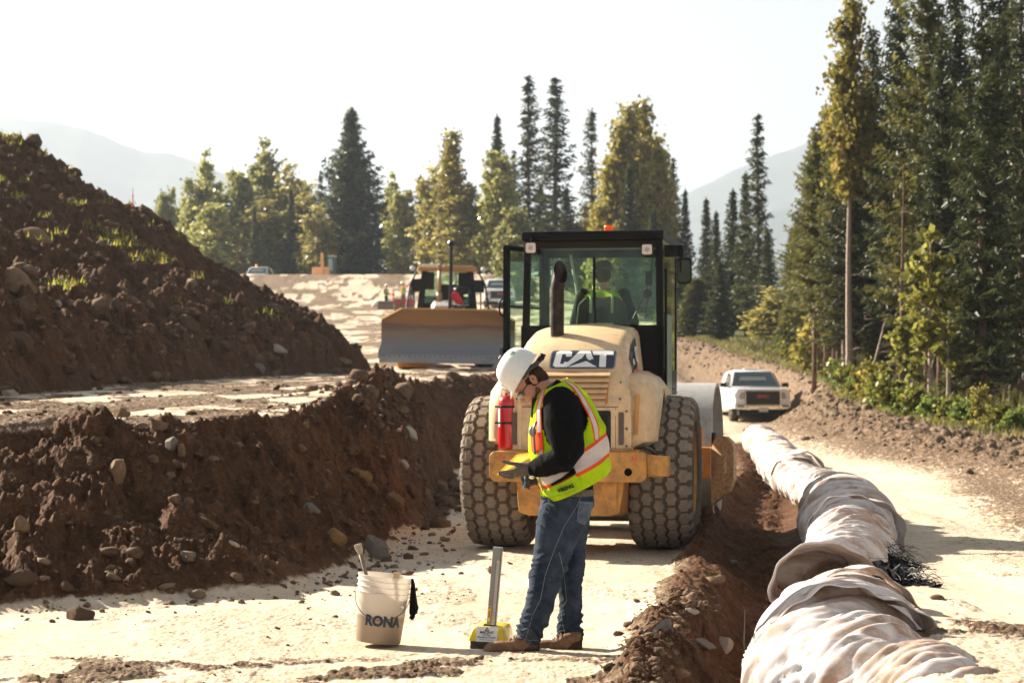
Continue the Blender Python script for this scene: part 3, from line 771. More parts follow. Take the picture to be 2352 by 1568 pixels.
# extinguisher bracket post on left of bumper
b = MB(); b.box(-.47, -.43, -1.14, -1.06, .985, 1.55); b.build('bracket_post', TAN, ROL, bevel=.004)
# ---- exhaust stack
e = MB(); r_ = .062; n = 24; cx_, cy_ = -.20, -.42
ring0 = [(cx_ + (r_ + .035) * math.cos(2 * math.pi * k / n), cy_ + (r_ + .035) * math.sin(2 * math.pi * k / n), 1.985) for k in range(n)]
ringa = [(cx_ + (r_ + .03) * math.cos(2 * math.pi * k / n), cy_ + (r_ + .03) * math.sin(2 * math.pi * k / n), 2.045) for k in range(n)]
e.loft([ring0, ringa], True); e.build('exhaust_collar', TAN, ROL, auto=30)
e = MB()
def xr(z, rr, slant=0.0, dxx=0.0): return [(cx_ + dxx + rr * math.cos(2 * math.pi * k / n), cy_ + rr * math.sin(2 * math.pi * k / n), z + slant * math.cos(2 * math.pi * k / n)) for k in range(n)]
def xs(z, rr, sl, dxx): return [(cx_ + dxx + rr * math.cos(2 * math.pi * k / n), cy_ + rr * math.sin(2 * math.pi * k / n), z + sl * (math.sin(2 * math.pi * k / n) - .35 * math.cos(2 * math.pi * k / n)) * rr / r_) for k in range(n)]
r_ = .066
e.loft([xs(2.0, r_, 0, 0), xs(2.5, r_, 0, 0), xs(2.58, r_, .05, .012), xs(2.66, r_, .11, .032), xs(2.662, r_ * .9, .11, .032), xs(2.5, r_ * .88, .0, 0)], False)
e.add(xs(2.5, r_ * .88, 0, 0), [tuple(range(n))]); e.build('exhaust_stack', mat('burnt_steel', (.022, .015, .013), .42, metal=.6, dirt=(.14, .09, .06), dirt_amt=.25), ROL, auto=40)

# ---- cab
cab = empty('cab', (0.02, .48, 0)); cab.parent = ROL
W, D0, D1, ZT, ZF = .72, 0.0, 1.52, 3.07, 1.55
b = MB(); b.box(-W, W, D0, D0 + .05, ZF, 2.185); b.box(-W, W, D1 - .05, D1, ZF, 1.95); b.box(-W, -W + .04, D0, D1, ZF, 1.75); b.box(W - .04, W, D0, D1, ZF, 1.75); b.box(-W, W, D0, D1, ZF - .06, ZF)
b.build('lower_panels', BLK, cab, bevel=.01)
for x0, y0, x1 in ((-W + .035, D0 + .035, -W + .07), (W - .035, D0 + .035, W - .05), (-W + .035, D1 - .035, -W + .035), (W - .035, D1 - .035, W - .035)):
    q = MB(); q.loft([[(x0 - .035, y0 - .035, 1.6), (x0 + .035, y0 - .035, 1.6), (x0 + .035, y0 + .035, 1.6), (x0 - .035, y0 + .035, 1.6)], [(x1 - .035, y0 - .035, ZT), (x1 + .035, y0 - .035, ZT), (x1 + .035, y0 + .035, ZT), (x1 - .035, y0 + .035, ZT)]], True)
    q.build('pillar', BLK, cab, bevel=.008)
b = MB(); b.box(-W + .01, W, D0 - .04, D1 + .06, 3.03, 3.125); rf = b.build('roof', BLK, cab, bevel=.018)
for y_ in (D0 + .01, D1 - .05): b = MB(); b.box(-W + .06, W - .05, y_, y_ + .04, 2.955, 3.03); b.build('roof_rail', mat('cab_lining', (.03, .022, .017), .7), cab, bevel=.005)
q = MB(); q.add([(a_, D0 + .02, b_) for a_, b_ in rrect(-W + .075, W - .065, 2.19, 2.99, .06, 5)], [tuple(range(24))]); q.build('rear_window', CABGL, cab)
q = MB(); q.add([(a_, D1 - .03, b_) for a_, b_ in rrect(-W + .07, W - .07, 1.95, 2.99, .06, 5)], [tuple(range(24))]); q.build('front_window', CABGL, cab)
q = MB(); q.add([(W - .01, a_, b_) for a_, b_ in [(D0 + .07, 1.6), (D1 - .07, 1.6), (D1 - .07, 3.0), (D0 + .07, 3.0)]], [(0, 1, 2, 3)]); q.build('side_window', CABGL, cab)
q = MB(); q.box(W + .0, W + .025, D0 + .07, D0 + .10, 1.25, 2.75); q.box(W, W + .025, D0 + .07, D0 + .5, 1.25, 1.28); q.build('side_door_frame', BLK, cab, bevel=.004)
q = MB(); q.box(W + .008, W + .014, D0 + .10, D0 + .75, 1.30, 2.30); q.build('side_door_glass', mat('lit_dusty_glass', (.42, .52, .40), .3, transl=.4), cab)
# open left door
door = empty('door', (-W + .0, D1 - .05, 0), (0, 0, R(-19))); door.parent = cab
q = MB()
for a, c in (((0, 0), (0, .05)), ((0, -.80), (0, -.74))):
    pass
q.box(-.03, .03, -.84, -.78, 1.62, 3.04); q.box(-.02, .02, -.05, 0, 1.62, 3.04); q.box(-.02, .02, -.84, 0, 2.99, 3.05); q.box(-.02, .02, -.84, 0, 1.62, 1.68); q.box(-.015, .015, -.84, 0, 2.40, 2.425)
q.build('door_frame', BLK, door, bevel=.006)
q = MB(); q.add([(0, -.79, 1.68), (0, -.04, 1.68), (0, -.04, 2.40), (0, -.79, 2.40)], [(0, 1, 2, 3)]); q.add([(0, -.79, 2.425), (0, -.04, 2.425), (0, -.04, 3.0), (0, -.79, 3.0)], [(0, 1, 2, 3)]); q.build('door_glass', CABGL, door)
q = MB(); q.tube([(-.02, -.83, 2.50), (-.06, -.84, 2.47), (-.075, -.84, 2.40), (-.06, -.84, 2.33), (-.02, -.83, 2.30)], .010, 8); q.build('door_handle', BLK, door, smooth=True)
q = MB(); q.box(-.06, -.02, -.86, -.80, 1.90, 1.98); q.tube([(-.05, -.84, 1.9), (-.07, -.86, 1.86)], .008, 6); q.build('door_latch', DSTEEL, door, bevel=.004)
# work lights, beacon, wiper, mirrors
for x, z in ((-.60, 2.955), (.565, 2.925)):
    l = MB(); l.loft([[(x + a * .062 * s_, D0 - .13 + dy, z + c * .062 * s_) for a, c in ((-1, -.8), (-.8, -1), (.8, -1), (1, -.8), (1, .8), (.8, 1), (-.8, 1), (-1, .8))] for s_, dy in ((.72, .06), (1.0, .015), (1.0, 0))], True)
    lm = l.build('work_light', BLKM, cab, bevel=.004)
    l = MB(); l.loft([[(x + a * .05, D0 - .13 + dy, z + c * .05) for a, c in ((-1, -.75), (-.75, -1), (.75, -1), (1, -.75), (1, .75), (.75, 1), (-.75, 1), (-1, .75))] for dy in (-.006, .01)], True); le = l.build('lens', LENS, lm, bevel=.004)
    l = MB(); l.lathe([(.010, -.009), (.022, -.008), (.024, -.006), (.010, -.006)], 'y', 18, c=(x, D0 - .13, z)); l.build('bulb_ring', mat('lamp_centre', (.45, .38, .33), .2), lm)
    l = MB(); l.tube([(x, D0 - .09, z + .06), (x, D0 - .09, z + .09), (x, D0 - .03, z + .11)], .009, 6); l.cyl((x - .03, D0 - .09, z + .075), (x + .03, D0 - .09, z + .075), .008, seg=6); l.build('bracket', BLKM, lm)
bc = MB(); bc.lathe([(.055, 3.125), (.058, 3.14), (.046, 3.145), (.046, 3.15)], 'z', 20, c=(.10, .55, 0)); be = bc.build('beacon', mat('beacon_base', (.6, .6, .6), .4), cab, auto=40)
bc = MB(); bc.lathe([(.045, 3.15), (.048, 3.16), (.046, 3.175), (.049, 3.18), (.046, 3.195), (.048, 3.20), (.040, 3.225), (.001, 3.228)], 'z', 20, c=(.10, .55, 0)); bc.build('beacon_lens', AMBER, be, smooth=True)
w = MB(); w.tube([(.03, D0 - .01, 2.20), (.025, D0 - .02, 2.45), (.02, D0 - .015, 2.86)], [.008, .007, .005], 6); w.box(.010, .036, D0 - .012, D0 - .004, 2.42, 2.86); w.build('wiper', BLK, cab)
ma = MB(); ma.box(W, W + .19, D0 + .05, D0 + .12, 2.86, 2.98); ma.box(W + .15, W + .19, D0 + .04, D0 + .10, 2.70, 2.98); mo = ma.build('mirror_arm', BLK, cab, bevel=.008)
def mirror(x, y, z, w, h, nm, rz=0):
    M = Matrix.Translation((x, y, z)) @ Matrix.Rotation(rz, 4, 'Z')
    a = MB(); a.loft([[(sx_ * w * k, dy, sz_ * h * k) for sx_, sz_ in ((-.5, -.38), (-.36, -.5), (.36, -.5), (.5, -.38), (.5, .38), (.36, .5), (-.36, .5), (-.5, .38))] for dy, k in ((-.02, 1), (.02, .95), (.045, .6))], True, M=M)
    o = a.build(nm, BLK, cab, bevel=.006)
    a = MB(); a.loft([[(sx_ * w * k, dy, sz_ * h * k) for sx_, sz_ in ((-.5, -.38), (-.36, -.5), (.36, -.5), (.5, -.38), (.5, .38), (.36, .5), (-.36, .5), (-.5, .38))] for dy, k in ((-.024, .84), (-.021, .84))], True, M=M)
    a.build('mirror_glass', mat('mirror_glass', (.05, .05, .035), .03, metal=1.0, var=.02), o)
mirror(W + .20, D0 + .06, 2.72, .15, .26, 'mirror', R(-8))
mirror(-W - .01, D1 + .20, 2.78, .12, .27, 'mirror', R(6))
ma = MB(); ma.tube([(-W + .1, D1, 2.95), (-W - .01, D1 + .2, 2.92)], .012, 6); ma.build('mirror_arm', BLK, cab)
# interior
s_ = MB(); s_.loft([[(.02 + a * w_, y, z) for a, y in ((-1, .62), (1, .62), (1, .62 + d), (-1, .62 + d))] for z, w_, d in ((1.95, .24, .14), (2.2, .27, .12), (2.42, .25, .10), (2.5, .16, .08))], True); s_.build('operator_seat_back', mat('seat_vinyl', (.05, .045, .04), .6), cab, bevel=.03, seg=3)
s_ = MB(); s_.box(-.24, .28, .62, 1.15, 1.85, 1.97); s_.build('operator_seat', MATS['seat_vinyl'], cab, bevel=.03)
s_ = MB(); s_.tube([(.05, 1.35, 1.6), (.05, 1.22, 2.22)], .03, 8); s_.lathe([(.17, -.012), (.185, 0), (.17, .012)], 'z', 24, M=Matrix.Translation((.05, 1.2, 2.25)) @ Matrix.Rotation(R(35), 4, 'X')); s_.build('steering_wheel', BLKM, cab)
s_ = MB(); s_.box(.30, .66, .35, 1.2, 1.6, 2.16); s_.box(-.66, -.4, .9, 1.35, 1.6, 2.1); s_.build('console', mat('console_plastic', (.05, .05, .045), .6), cab, bevel=.02)
s_ = MB(); s_.tube([(.60, .08, 2.95), (.58, .08, 2.6), (.52, .1, 2.25)], .006, 6); s_.tube([(.62, .3, 2.85), (.50, .3, 2.5), (.35, .3, 2.2)], .006, 6); s_.lathe([(.035, -.005), (.045, 0), (.035, .005)], 'y', 12, c=(.55, .1, 2.5)); s_.box(.53, .60, .06, .1, 2.58, 2.72); s_.build('cab_cables', BLKM, cab)
s_ = MB(); s_.tube([(-.34, .9, 2.95), (-.28, .92, 2.6), (-.22, .9, 2.2)], .014, 6); s_.build('seat_belt', mat('pale_webbing', (.6, .62, .55), .6), cab)

# ---- front frame and drum
ff = empty('drum_frame', (0, 1.3, 0), (0, 0, R(-1.5))); ff.parent = ROL
DZ = .08; DR = .77; HWD = 1.07; DY = 1.62
d = MB(); N_ = 96
def dring(x, r): return [(x, DY + r * math.cos(2 * math.pi * k / N_), DR + DZ + r * math.sin(2 * math.pi * k / N_)) for k in range(N_)]
d.loft([dring(HWD - .12, .0 + .12), dring(HWD - .12, DR * .93), dring(HWD - .11, DR - .035), dring(HWD, DR - .035), dring(HWD, DR), dring(-HWD, DR), dring(-HWD, DR - .035), dring(-HWD + .11, DR - .035), dring(-HWD + .12, DR * .93), dring(-HWD + .12, .12)], False)
drum = d.build('drum', STEEL, ff, auto=40)
for sx in (-1, 1): h = MB(); h.cyl((sx * (HWD - .13), DY, DR + DZ), (sx * (HWD - .02), DY, DR + DZ), .22, seg=24); h.build('hub', mat('dark_rust', (.05, .03, .02), .7), drum)
fr = MB(); fr.box(-1.16, 1.0, .50, .68, .62, .98); fr.box(-1.19, -1.12, .5, 2.85, .62, .95); fr.box(-1.19, 1.0, 2.75, 2.85, .6, 1.0); fr.build('yoke', YEL, ff, bevel=.015)
# side plate with slot, standing beyond the rear wheel
pl = empty('end_plate', (1.25, .20, 0), (0, 0, R(-42))); pl.parent = ff
o_ = [(-.17, .34), (.10, .50), (.17, .62), (.17, .93), (.13, 1.01), (.05, 1.06), (-.05, 1.06), (-.13, 1.01), (-.17, .93)]
slot = [(.045 + .025 * math.cos(R(a)) , (.88 if a < 180 else .70) + .025 * math.sin(R(a))) for a in range(0, 360, 30)]
bm = bmesh.new()
vo = [bm.verts.new((p[0], 0, p[1])) for p in o_]; vi = [bm.verts.new((p[0], 0, p[1])) for p in slot]
eo = [bm.edges.new((vo[i], vo[(i + 1) % len(vo)])) for i in range(len(vo))]; ei = [bm.edges.new((vi[i], vi[(i + 1) % len(vi)])) for i in range(len(vi))]
bmesh.ops.triangle_fill(bm, use_beauty=True, edges=eo + ei)
ex = bmesh.ops.extrude_face_region(bm, geom=bm.faces[:]); bmesh.ops.translate(bm, verts=[q for q in ex['geom'] if isinstance(q, bmesh.types.BMVert)], vec=(0, .045, 0))
bmesh.ops.recalc_face_normals(bm, faces=bm.faces); me = bpy.data.meshes.new('plate'); bm.to_mesh(me); bm.free()
me.materials.append(mat('pale_scratched_paint', (.66, .44, .25), .6, dirt=(.12, .07, .05), dirt_amt=.3, dirt_scale=14)); po = bpy.data.objects.new('plate', me); COL.objects.link(po); po.parent = pl
q = MB(); q.box(.90, 1.12, .22, .5, .62, .94); q.box(.96, 1.04, .25, .30, .95, 1.16); q.build('plate_mount', ORG, ff, bevel=.01)
q = MB(); q.box(.955, 1.045, .214, .219, .70, .86); q.build('warning_label', mat('label_pale', (.6, .55, .5), .5, dirt=(.1, .1, .1), dirt_amt=.4, dirt_scale=60), ff)
ctr = MB(); ctr.box(-.3, .3, -.6, .55, .55, 1.3); ctr.build('articulation_housing', OCH, ff, bevel=.02)

# ---- fire extinguisher standing on the bumper
def to_world(o, v): 
    return Matrix.Translation(o.location) @ o.rotation_euler.to_matrix().to_4x4() @ Vector(v)
fe = empty('fire_extinguisher', to_world(ROL, (-.575, -1.06, .985)), (0, 0, YAW), 'red fire extinguisher strapped upright on the yellow rear bumper of the roller', 'fire extinguisher')
q = MB(); q.lathe([(.001, 0), (.078, 0), (.084, .012), (.084, .42), (.080, .455), (.062, .485), (.03, .50), (.022, .505), (.022, .525), (.001, .525)], 'z', 32); q.build('cylinder', RED, fe, auto=45)
for z in (.385, .235):
    q = MB(); q.lathe([(.0855, z), (.089, z + .002), (.089, z + .018), (.0855, z + .02)], 'z', 28); q.box(-.115, -.08, -.02, .02, z + .002, z + .018); q.build('strap', BLKM, fe)
q = MB(); q.cyl((0, 0, .52), (0, 0, .545), .014, seg=10); q.tube([(-.02, 0, .545), (.03, -.01, .56), (-.06, 0, .60)], .008, 6); q.tube([(.0, 0, .54), (-.05, 0, .56), (-.06, 0, .50)], .008, 6); q.build('valve', mat('valve_alloy', (.5, .5, .5), .35, metal=.8), fe)
q = MB(); q.cyl((-.045, 0, .595), (-.015, 0, .60), .016, seg=12); q.build('gauge', mat('blue_tag', (.03, .35, .6), .4), fe)
q = MB(); q.lathe([(.0858, 0), (.0862, 0), (.0862, .16), (.0858, .16)], 'z', 48); 
q = MB()
ring = [(math.cos(R(a)), math.sin(R(a))) for a in range(195, 226, 5)]
q.loft([[(.0858 * c, .0858 * s, z) for c, s in ring] for z in (.21, .38)], False, False); q.build('paper_label', DECALW, fe)
# ================================================================ THE SURVEYOR
SKIN = mat('skin', (.50, .24, .155), .5, sss=.12, var=.10, dirt_scale=30, bump=.1, bump_scale=120)
JEAN = mat('blue_denim', (.014, .024, .046), .85, dirt=(.065, .085, .118), dirt_amt=.42, dirt_scale=5, bump=.6, bump_scale=200, var=.35)
HOOD = mat('black_fleece', (.0045, .0045, .005), .95, bump=.3, bump_scale=150, spec=.1)
LIME = mat('fluorescent_lime', (.62, .86, .012), .7, dirt=(.40, .52, .03), dirt_amt=.22, dirt_scale=5, transl=.42, var=.06, bump=.2, bump_scale=90)
FORG = mat('fluorescent_orange', (.95, .13, .035), .7, transl=.3, var=.08, dirt_scale=20)
SILV = mat('reflective_tape', (.56, .50, .47), .5, dirt=(.40, .34, .30), dirt_amt=.2, dirt_scale=12, var=.08)
GLOV = mat('grey_knit_glove', (.13, .115, .10), .95, dirt=(.26, .22, .18), dirt_amt=.4, dirt_scale=90, bump=.9, bump_scale=220)
LEATH = mat('worn_brown_leather', (.17, .088, .045), .65, dirt=(.30, .21, .14), dirt_amt=.32, dirt_scale=16, bump=.3, bump_scale=70)
SOLE = mat('boot_sole', (.055, .032, .02), .8, dirt=(.2, .13, .08), dirt_amt=.3, dirt_scale=20)
HATW = mat('white_hat_plastic', (.80, .79, .77), .32, coat=.25, dirt=(.45, .42, .38), dirt_amt=.06, dirt_scale=16, var=.02)
HAIR = mat('brown_hair', (.07, .035, .018), .75, bump=.8, bump_scale=160)
STUB = mat('stubble', (.20, .10, .062), .8, dirt=(.10, .05, .03), dirt_amt=.5, dirt_scale=120)

MY = 11.95
def Q(px, py, d=0.0):
    """photo pixel on the man, d metres behind his middle plane"""
    return P(px, py, MY + d) if False else Vector(((px - CXP) / FPX * MY, MY + d, CAMH + (HYP - py) / FPX * MY))
MANROOT = Q(1275, 1507)
man = empty('person', MANROOT, label='bearded man in white hard hat and lime vest reading a yellow clipboard before the roller', cat='person')
def W(v): return Vector(v) - MANROOT

def ell(c, rx, ry, n=20, ax=Vector((1, 0, 0)), ay=Vector((0, 1, 0)), pw=2.0):
    out = []
    for k in range(n):
        t = 2 * math.pi * k / n; a, b = math.cos(t), math.sin(t)
        a = math.copysign(abs(a) ** (2 / pw), a); b = math.copysign(abs(b) ** (2 / pw), b)
        out.append(tuple(c + ax * rx * a + ay * ry * b))
    return out

def limb(mb, pts, n=20, pw=2.2):
    """pts: (px, py, depth, half width in px across the limb, half depth in m)"""
    rings = []
    ps = [W(Q(p[0], p[1], p[2])) for p in pts]
    for i, p in enumerate(pts):
        d = ps[min(i + 1, len(ps) - 1)] - ps[max(i - 1, 0)]; d.normalize()
        ax = d.cross(Vector((0, 1, 0)));
        if ax.length < .05: ax = Vector((1, 0, 0))
        ax.normalize(); ay = ax.cross(d).normalized()
        if ay.y < 0: ay = -ay; 
        rings.append(ell(ps[i], p[3] / 393.0, p[4], n, ax, ay, pw))
    mb.loft(rings, True)

def organic(mb, name, m, parent, voxel=.006, smooth=4, disp=None, sub=0):
    o = mb.build(name, m, parent, smooth=True)
    r = o.modifiers.new('remesh', 'REMESH'); r.mode = 'VOXEL'; r.voxel_size = voxel; r.use_smooth_shade = True
    s = o.modifiers.new('smooth', 'SMOOTH'); s.factor = .6; s.iterations = smooth
    if disp:
        for k, (size, strength, stretch) in enumerate(disp):
            tx = bpy.data.textures.new(name + '_folds', 'CLOUDS'); tx.noise_scale = size; tx.noise_depth = 2
            d = o.modifiers.new('folds', 'DISPLACE'); d.texture = tx; d.strength = strength; d.mid_level = .5
            if stretch is not None:
                e = bpy.data.objects.get('fold_space_%s' % (stretch[3],)) or None
                d.texture_coords = 'LOCAL'
            else: d.texture_coords = 'LOCAL'
    return o

def baked(o, name=None):
    """replace an object's mesh by its evaluated result so later pieces can be laid on it"""
    bpy.context.view_layer.update()
    dg = bpy.context.evaluated_depsgraph_get(); me = bpy.data.meshes.new_from_object(o.evaluated_get(dg))
    me.name = o.name; o.modifiers.clear(); o.data = me
    return o

def fold(o, fn):
    """push vertices along their normals by fn(co) metres"""
    me = o.data; n = len(me.vertices); co = np.empty(n * 3); me.vertices.foreach_get('co', co); co = co.reshape(-1, 3)
    nm = np.empty(n * 3, dtype=np.float32); me.vertices.foreach_get('normal', nm); nm = nm.reshape(-1, 3)
    co = co + nm * fn(co)[:, None]; me.vertices.foreach_set('co', co.ravel()); me.update()

from mathutils.bvhtree import BVHTree
def bvh_of(o):
    me = o.data; return BVHTree.FromPolygons([v.co[:] for v in me.vertices], [p.vertices[:] for p in me.polygons])
def lay(bvh, name, poly_px, m, parent, off=.003, step=.006, conv=None, solid=.0015, root=None):
    """cloth patch cut to a photo-pixel outline and laid on the near side of a garment"""
    bm = bmesh.new(); vs = [bm.verts.new((p[0], p[1], 0)) for p in poly_px]; bm.faces.new(vs)
    xs = [p[0] for p in poly_px]; ys = [p[1] for p in poly_px]; st = step * 393
    for ax, lo, hi in ((0, min(xs), max(xs)), (1, min(ys), max(ys))):
        t = lo + st
        while t < hi:
            co = (t, 0, 0) if ax == 0 else (0, t, 0); no = (1, 0, 0) if ax == 0 else (0, 1, 0)
            bmesh.ops.bisect_plane(bm, geom=bm.verts[:] + bm.edges[:] + bm.faces[:], plane_co=co, plane_no=no); t += st
    bmesh.ops.triangulate(bm, faces=bm.faces[:]); bm.verts.index_update()
    v = []
    last = None
    for q in bm.verts:
        w = (conv or (lambda a, b: W(Q(a, b))))(q.co.x, q.co.y)
        h = bvh.ray_cast(Vector((w.x, -3, w.z)), Vector((0, 1, 0)))
        if h[0] is None: v.append(None); continue
        v.append(h[0] - Vector((0, off, 0)) + h[1] * (off * .3 if h[1].y < 0 else 0)); last = v[-1]
    good = [i for i, q in enumerate(v) if q is not None]
    mb = MB(); idx = {i: k for k, i in enumerate(good)}
    fs = [tuple(idx[w.index] for w in f.verts) for f in bm.faces if all(w.index in idx for w in f.verts)]
    mb.add([v[i] for i in good], fs); bm.free()
    if not fs: return None
    o = mb.build(name, m, parent, smooth=True)
    if solid: md = o.modifiers.new('cloth', 'SOLIDIFY'); md.thickness = solid; md.offset = 0
    return o

# ---- head frame: forward, left (towards the camera), up
TH = R(50)
EAR = W(Q(1221, 877, 0)); 
fwd = Vector((-math.cos(TH), 0, -math.sin(TH))); upv = Vector((-math.sin(TH), 0, math.cos(TH))); lf = Vector((0, -1, 0))
yawh = Matrix.Rotation(R(6), 4, upv); fwd = yawh @ fwd; lf = yawh @ lf
H = Matrix(((fwd.x, lf.x, upv.x, EAR.x), (fwd.y, lf.y, upv.y, EAR.y), (fwd.z, lf.z, upv.z, EAR.z), (0, 0, 0, 1)))
# ---- body: one continuous skin from head to ankles
b = MB()
b.sphere((.012, 0, .045), (.097, .074, .088), 24, 16, M=H)            # skull
b.sphere((.045, 0, -.02), (.062, .060, .085), 20, 14, M=H)            # face
b.sphere((.052, 0, -.085), (.042, .046, .034), 16, 10, M=H)           # jaw
b.sphere((.086, 0, -.104), (.016, .020, .016), 12, 8, M=H)            # chin
b.sphere((.020, 0, -.065), (.045, .056, .036), 14, 10, M=H)
b.tube([(.100, 0, .012), (.110, 0, -.012), (.121, 0, -.030), (.112, 0, -.040)], [.008, .010, .0135, .010], 10, M=H)  # nose
for sy in (-1, 1):
    b.sphere((.106, sy * .012, -.036), (.009, .008, .007), 10, 6, M=H)
    b.sphere((.075, sy * .040, -.018), (.022, .020, .016), 10, 6, M=H)   # cheekbone
    b.sphere((.092, sy * .028, .022), (.016, .026, .009), 10, 6, M=H)    # brow
    # ear
    b.tube([(-.004, sy * .074, -.030), (.006, sy * .080, -.014), (.004, sy * .086, .012), (-.008, sy * .089, .028), (-.022, sy * .090, .024), (-.026, sy * .087, .004), (-.016, sy * .080, -.018), (-.006, sy * .075, -.032)], [.006, .007, .007, .0065, .0065, .0065, .006, .007], 8, M=H)
    b.sphere((-.010, sy * .076, .002), (.014, .008, .022), 10, 6, M=H)
b.tube([(.094, -.022, -.060), (.102, 0, -.057), (.094, .022, -.060)], [.004, .0065, .004], 8, M=H)   # upper lip
b.tube([(.090, -.020, -.070), (.099, 0, -.072), (.090, .020, -.070)], [.004, .0075, .004], 8, M=H)   # lower lip
limb(b, [(1236, 880, 0, 22, .050), (1250, 893, 0, 24, .056), (1266, 905, 0, 27, .062), (1278, 925, 0, 34, .08)])   # neck
limb(b, [(1280, 915, 0, 40, .15), (1288, 950, 0, 48, .17), (1296, 1000, 0, 50, .16), (1302, 1060, 0, 44, .145), (1304, 1110, 0, 46, .155), (1302, 1160, 0, 48, .16)])
for dd, pts in ((-.10, [(1292, 1160, 30), (1276, 1230, 27), (1254, 1320, 21), (1238, 1380, 20), (1218, 1450, 14), (1212, 1480, 14)]), (.10, [(1308, 1160, 30), (1308, 1240, 26), (1312, 1330, 20), (1314, 1390, 18), (1312, 1460, 14), (1310, 1484, 14)])):
    limb(b, [(x, y, dd, w, w / 393) for x, y, w in pts])
limb(b, [(1285, 925, -.17, 22, .055), (1295, 980, -.24, 19, .048), (1300, 1045, -.27, 16, .042), (1262, 1062, -.22, 15, .036), (1228, 1073, -.14, 11, .028), (1205, 1076, -.12, 13, .018)])
limb(b, [(1285, 925, .17, 22, .055), (1295, 990, .23, 18, .045), (1300, 1070, .25, 15, .04), (1262, 1092, .18, 13, .033), (1232, 1098, .08, 10, .025), (1215, 1102, .04, 11, .018)])
body = organic(b, 'body', SKIN, man, .0048, 3)
baked(body)
# ---- hair and beard
hb_ = MB()
hb_.sphere((-.028, 0, .012), (.075, .079, .066), 22, 14, M=H); hb_.sphere((-.052, 0, -.022), (.048, .062, .052), 18, 12, M=H)
hb_.sphere((.016, .064, .020), (.024, .014, .026), 10, 8, M=H); hb_.sphere((.016, -.064, .020), (.024, .014, .026), 10, 8, M=H)
hr = organic(hb_, 'hair', HAIR, man, .006, 2); baked(hr); fold(hr, lambda c: fbm(c[:, 0] * 90 + c[:, 1] * 40, c[:, 2] * 160, 3, 3) * .003)
be_ = MB()
be_.sphere((.050, 0, -.088), (.047, .050, .034), 18, 12, M=H); be_.sphere((.082, 0, -.100), (.025, .030, .024), 14, 10, M=H); be_.sphere((.020, 0, -.058), (.036, .0625, .036), 16, 10, M=H)
be_.tube([(.086, -.030, -.056), (.101, 0, -.049), (.086, .030, -.056)], [.005, .007, .005], 8, M=H)
be = organic(be_, 'beard', STUB, man, .005, 2)
# ---- safety glasses
gl = MB()
for sy in (-1, 1):
    gl.tube([(.098, sy * .060, .004), (.060, sy * .074, .008), (.004, sy * .084, .012), (-.012, sy * .084, .004)], .0032, 6, M=H)
gl.tube([(.098, -.060, .010), (.112, -.030, .012), (.116, 0, .010), (.112, .030, .012), (.098, .060, .010)], .0034, 6, M=H)
gs = gl.build('safety_glasses', BLKM, man, smooth=True)
for sy in (-1, 1):
    gg = MB(); gg.loft([[(.098 - .002, sy * .058, z0), (.110, sy * .034, z0), (.116, sy * .008, z0)] for z0 in (.008, -.008, -.022)], False, False, M=H); gg.build('lens', mat('smoked_lens', (.08, .06, .045), .05, coat=1.0), gs, smooth=True)
# ---- hard hat
HU = Vector((-.845, 0, .534)); HF = Vector((-.534, 0, -.845)); HL = Vector((0, -1, 0))
hc = W(Q(1203, 857, 0))
HM = Matrix(((HF.x, HL.x, HU.x, hc.x), (HF.y, HL.y, HU.y, hc.y), (HF.z, HL.z, HU.z, hc.z), (0, 0, 0, 1)))
hh = MB(); n = 48; rings = []
prof = [(1.05, -.004), (1.0, .006), (.985, .03), (.955, .06), (.88, .095), (.74, .123), (.52, .142), (.27, .150), (.02, .152)]
for k, h_ in prof:
    ring = []
    for i in range(n):
        t = 2 * math.pi * i / n
        a, c_ = math.cos(t), math.sin(t)
        rx = .132 * k + (.030 * max(0, a) ** 2.2 if h_ < .0 else 0)
        ry = .108 * k
        zz = h_ - (.010 * max(0, a) ** 2 if h_ < 0 else 0)
        rg = .004 * math.exp(-((c_ * ry) / .010) ** 2) + .003 * math.exp(-((abs(c_ * ry) - .026) / .008) ** 2) if .05 < h_ else 0
        ring.append((rx * a, ry * c_, zz + rg))
    rings.append(ring)
hh.loft(rings, False, M=HM); hat = hh.build('hard_hat', HATW, man, auto=50)
md = hat.modifiers.new('shell', 'SOLIDIFY'); md.thickness = .003; md.offset = -1
x_ = MB()
for (x0, x1, z0, z1) in ((-.02, .03, .012, .038), (.075, .10, .008, .03), (-.085, -.055, .030, .052)):
    rr = []
    for (x, z, o_) in ((x0, z0, .109), (x1, z0, .1085), (x1, z1, .106), (x0, z1, .1065)):
        yy = .108 * math.sqrt(max(0, 1 - (x / .132) ** 2)) * (1.0 - z * .35)
        rr.append((x, yy, z))
    x_.loft([rr, [(a, c_ + .004, d) for a, c_, d in rr]], True, M=HM)
x_.build('hat_clips', HATW, hat, bevel=.0015)
x_ = MB(); x_.tube([(.03, .088, -.006), (-.03, .092, -.012), (-.075, .075, -.030), (-.115, .045, -.040), (-.128, 0, -.042), (-.115, -.045, -.040), (-.03, -.09, -.012)], .008, 8, M=HM, flat=1.6); x_.build('headband', mat('grey_webbing', (.08, .078, .075), .7), hat, smooth=True)
x_ = MB(); x_.cyl((-.120, .028, -.040), (-.148, .030, -.036), .018, seg=14, M=HM); x_.cyl((-.148, .03, -.036), (-.156, .03, -.034), .021, .019, seg=10, M=HM); x_.loft([ell(HM @ Vector((xx, .052, -.034)), .014, .010, 12, HU, HL) for xx in (-.07, -.12)], True); x_.build('ratchet_knob', BLKM, hat, bevel=.002)
x_ = MB(); dd = []
for r0 in (0.0, .022):
    dd.append(r0)
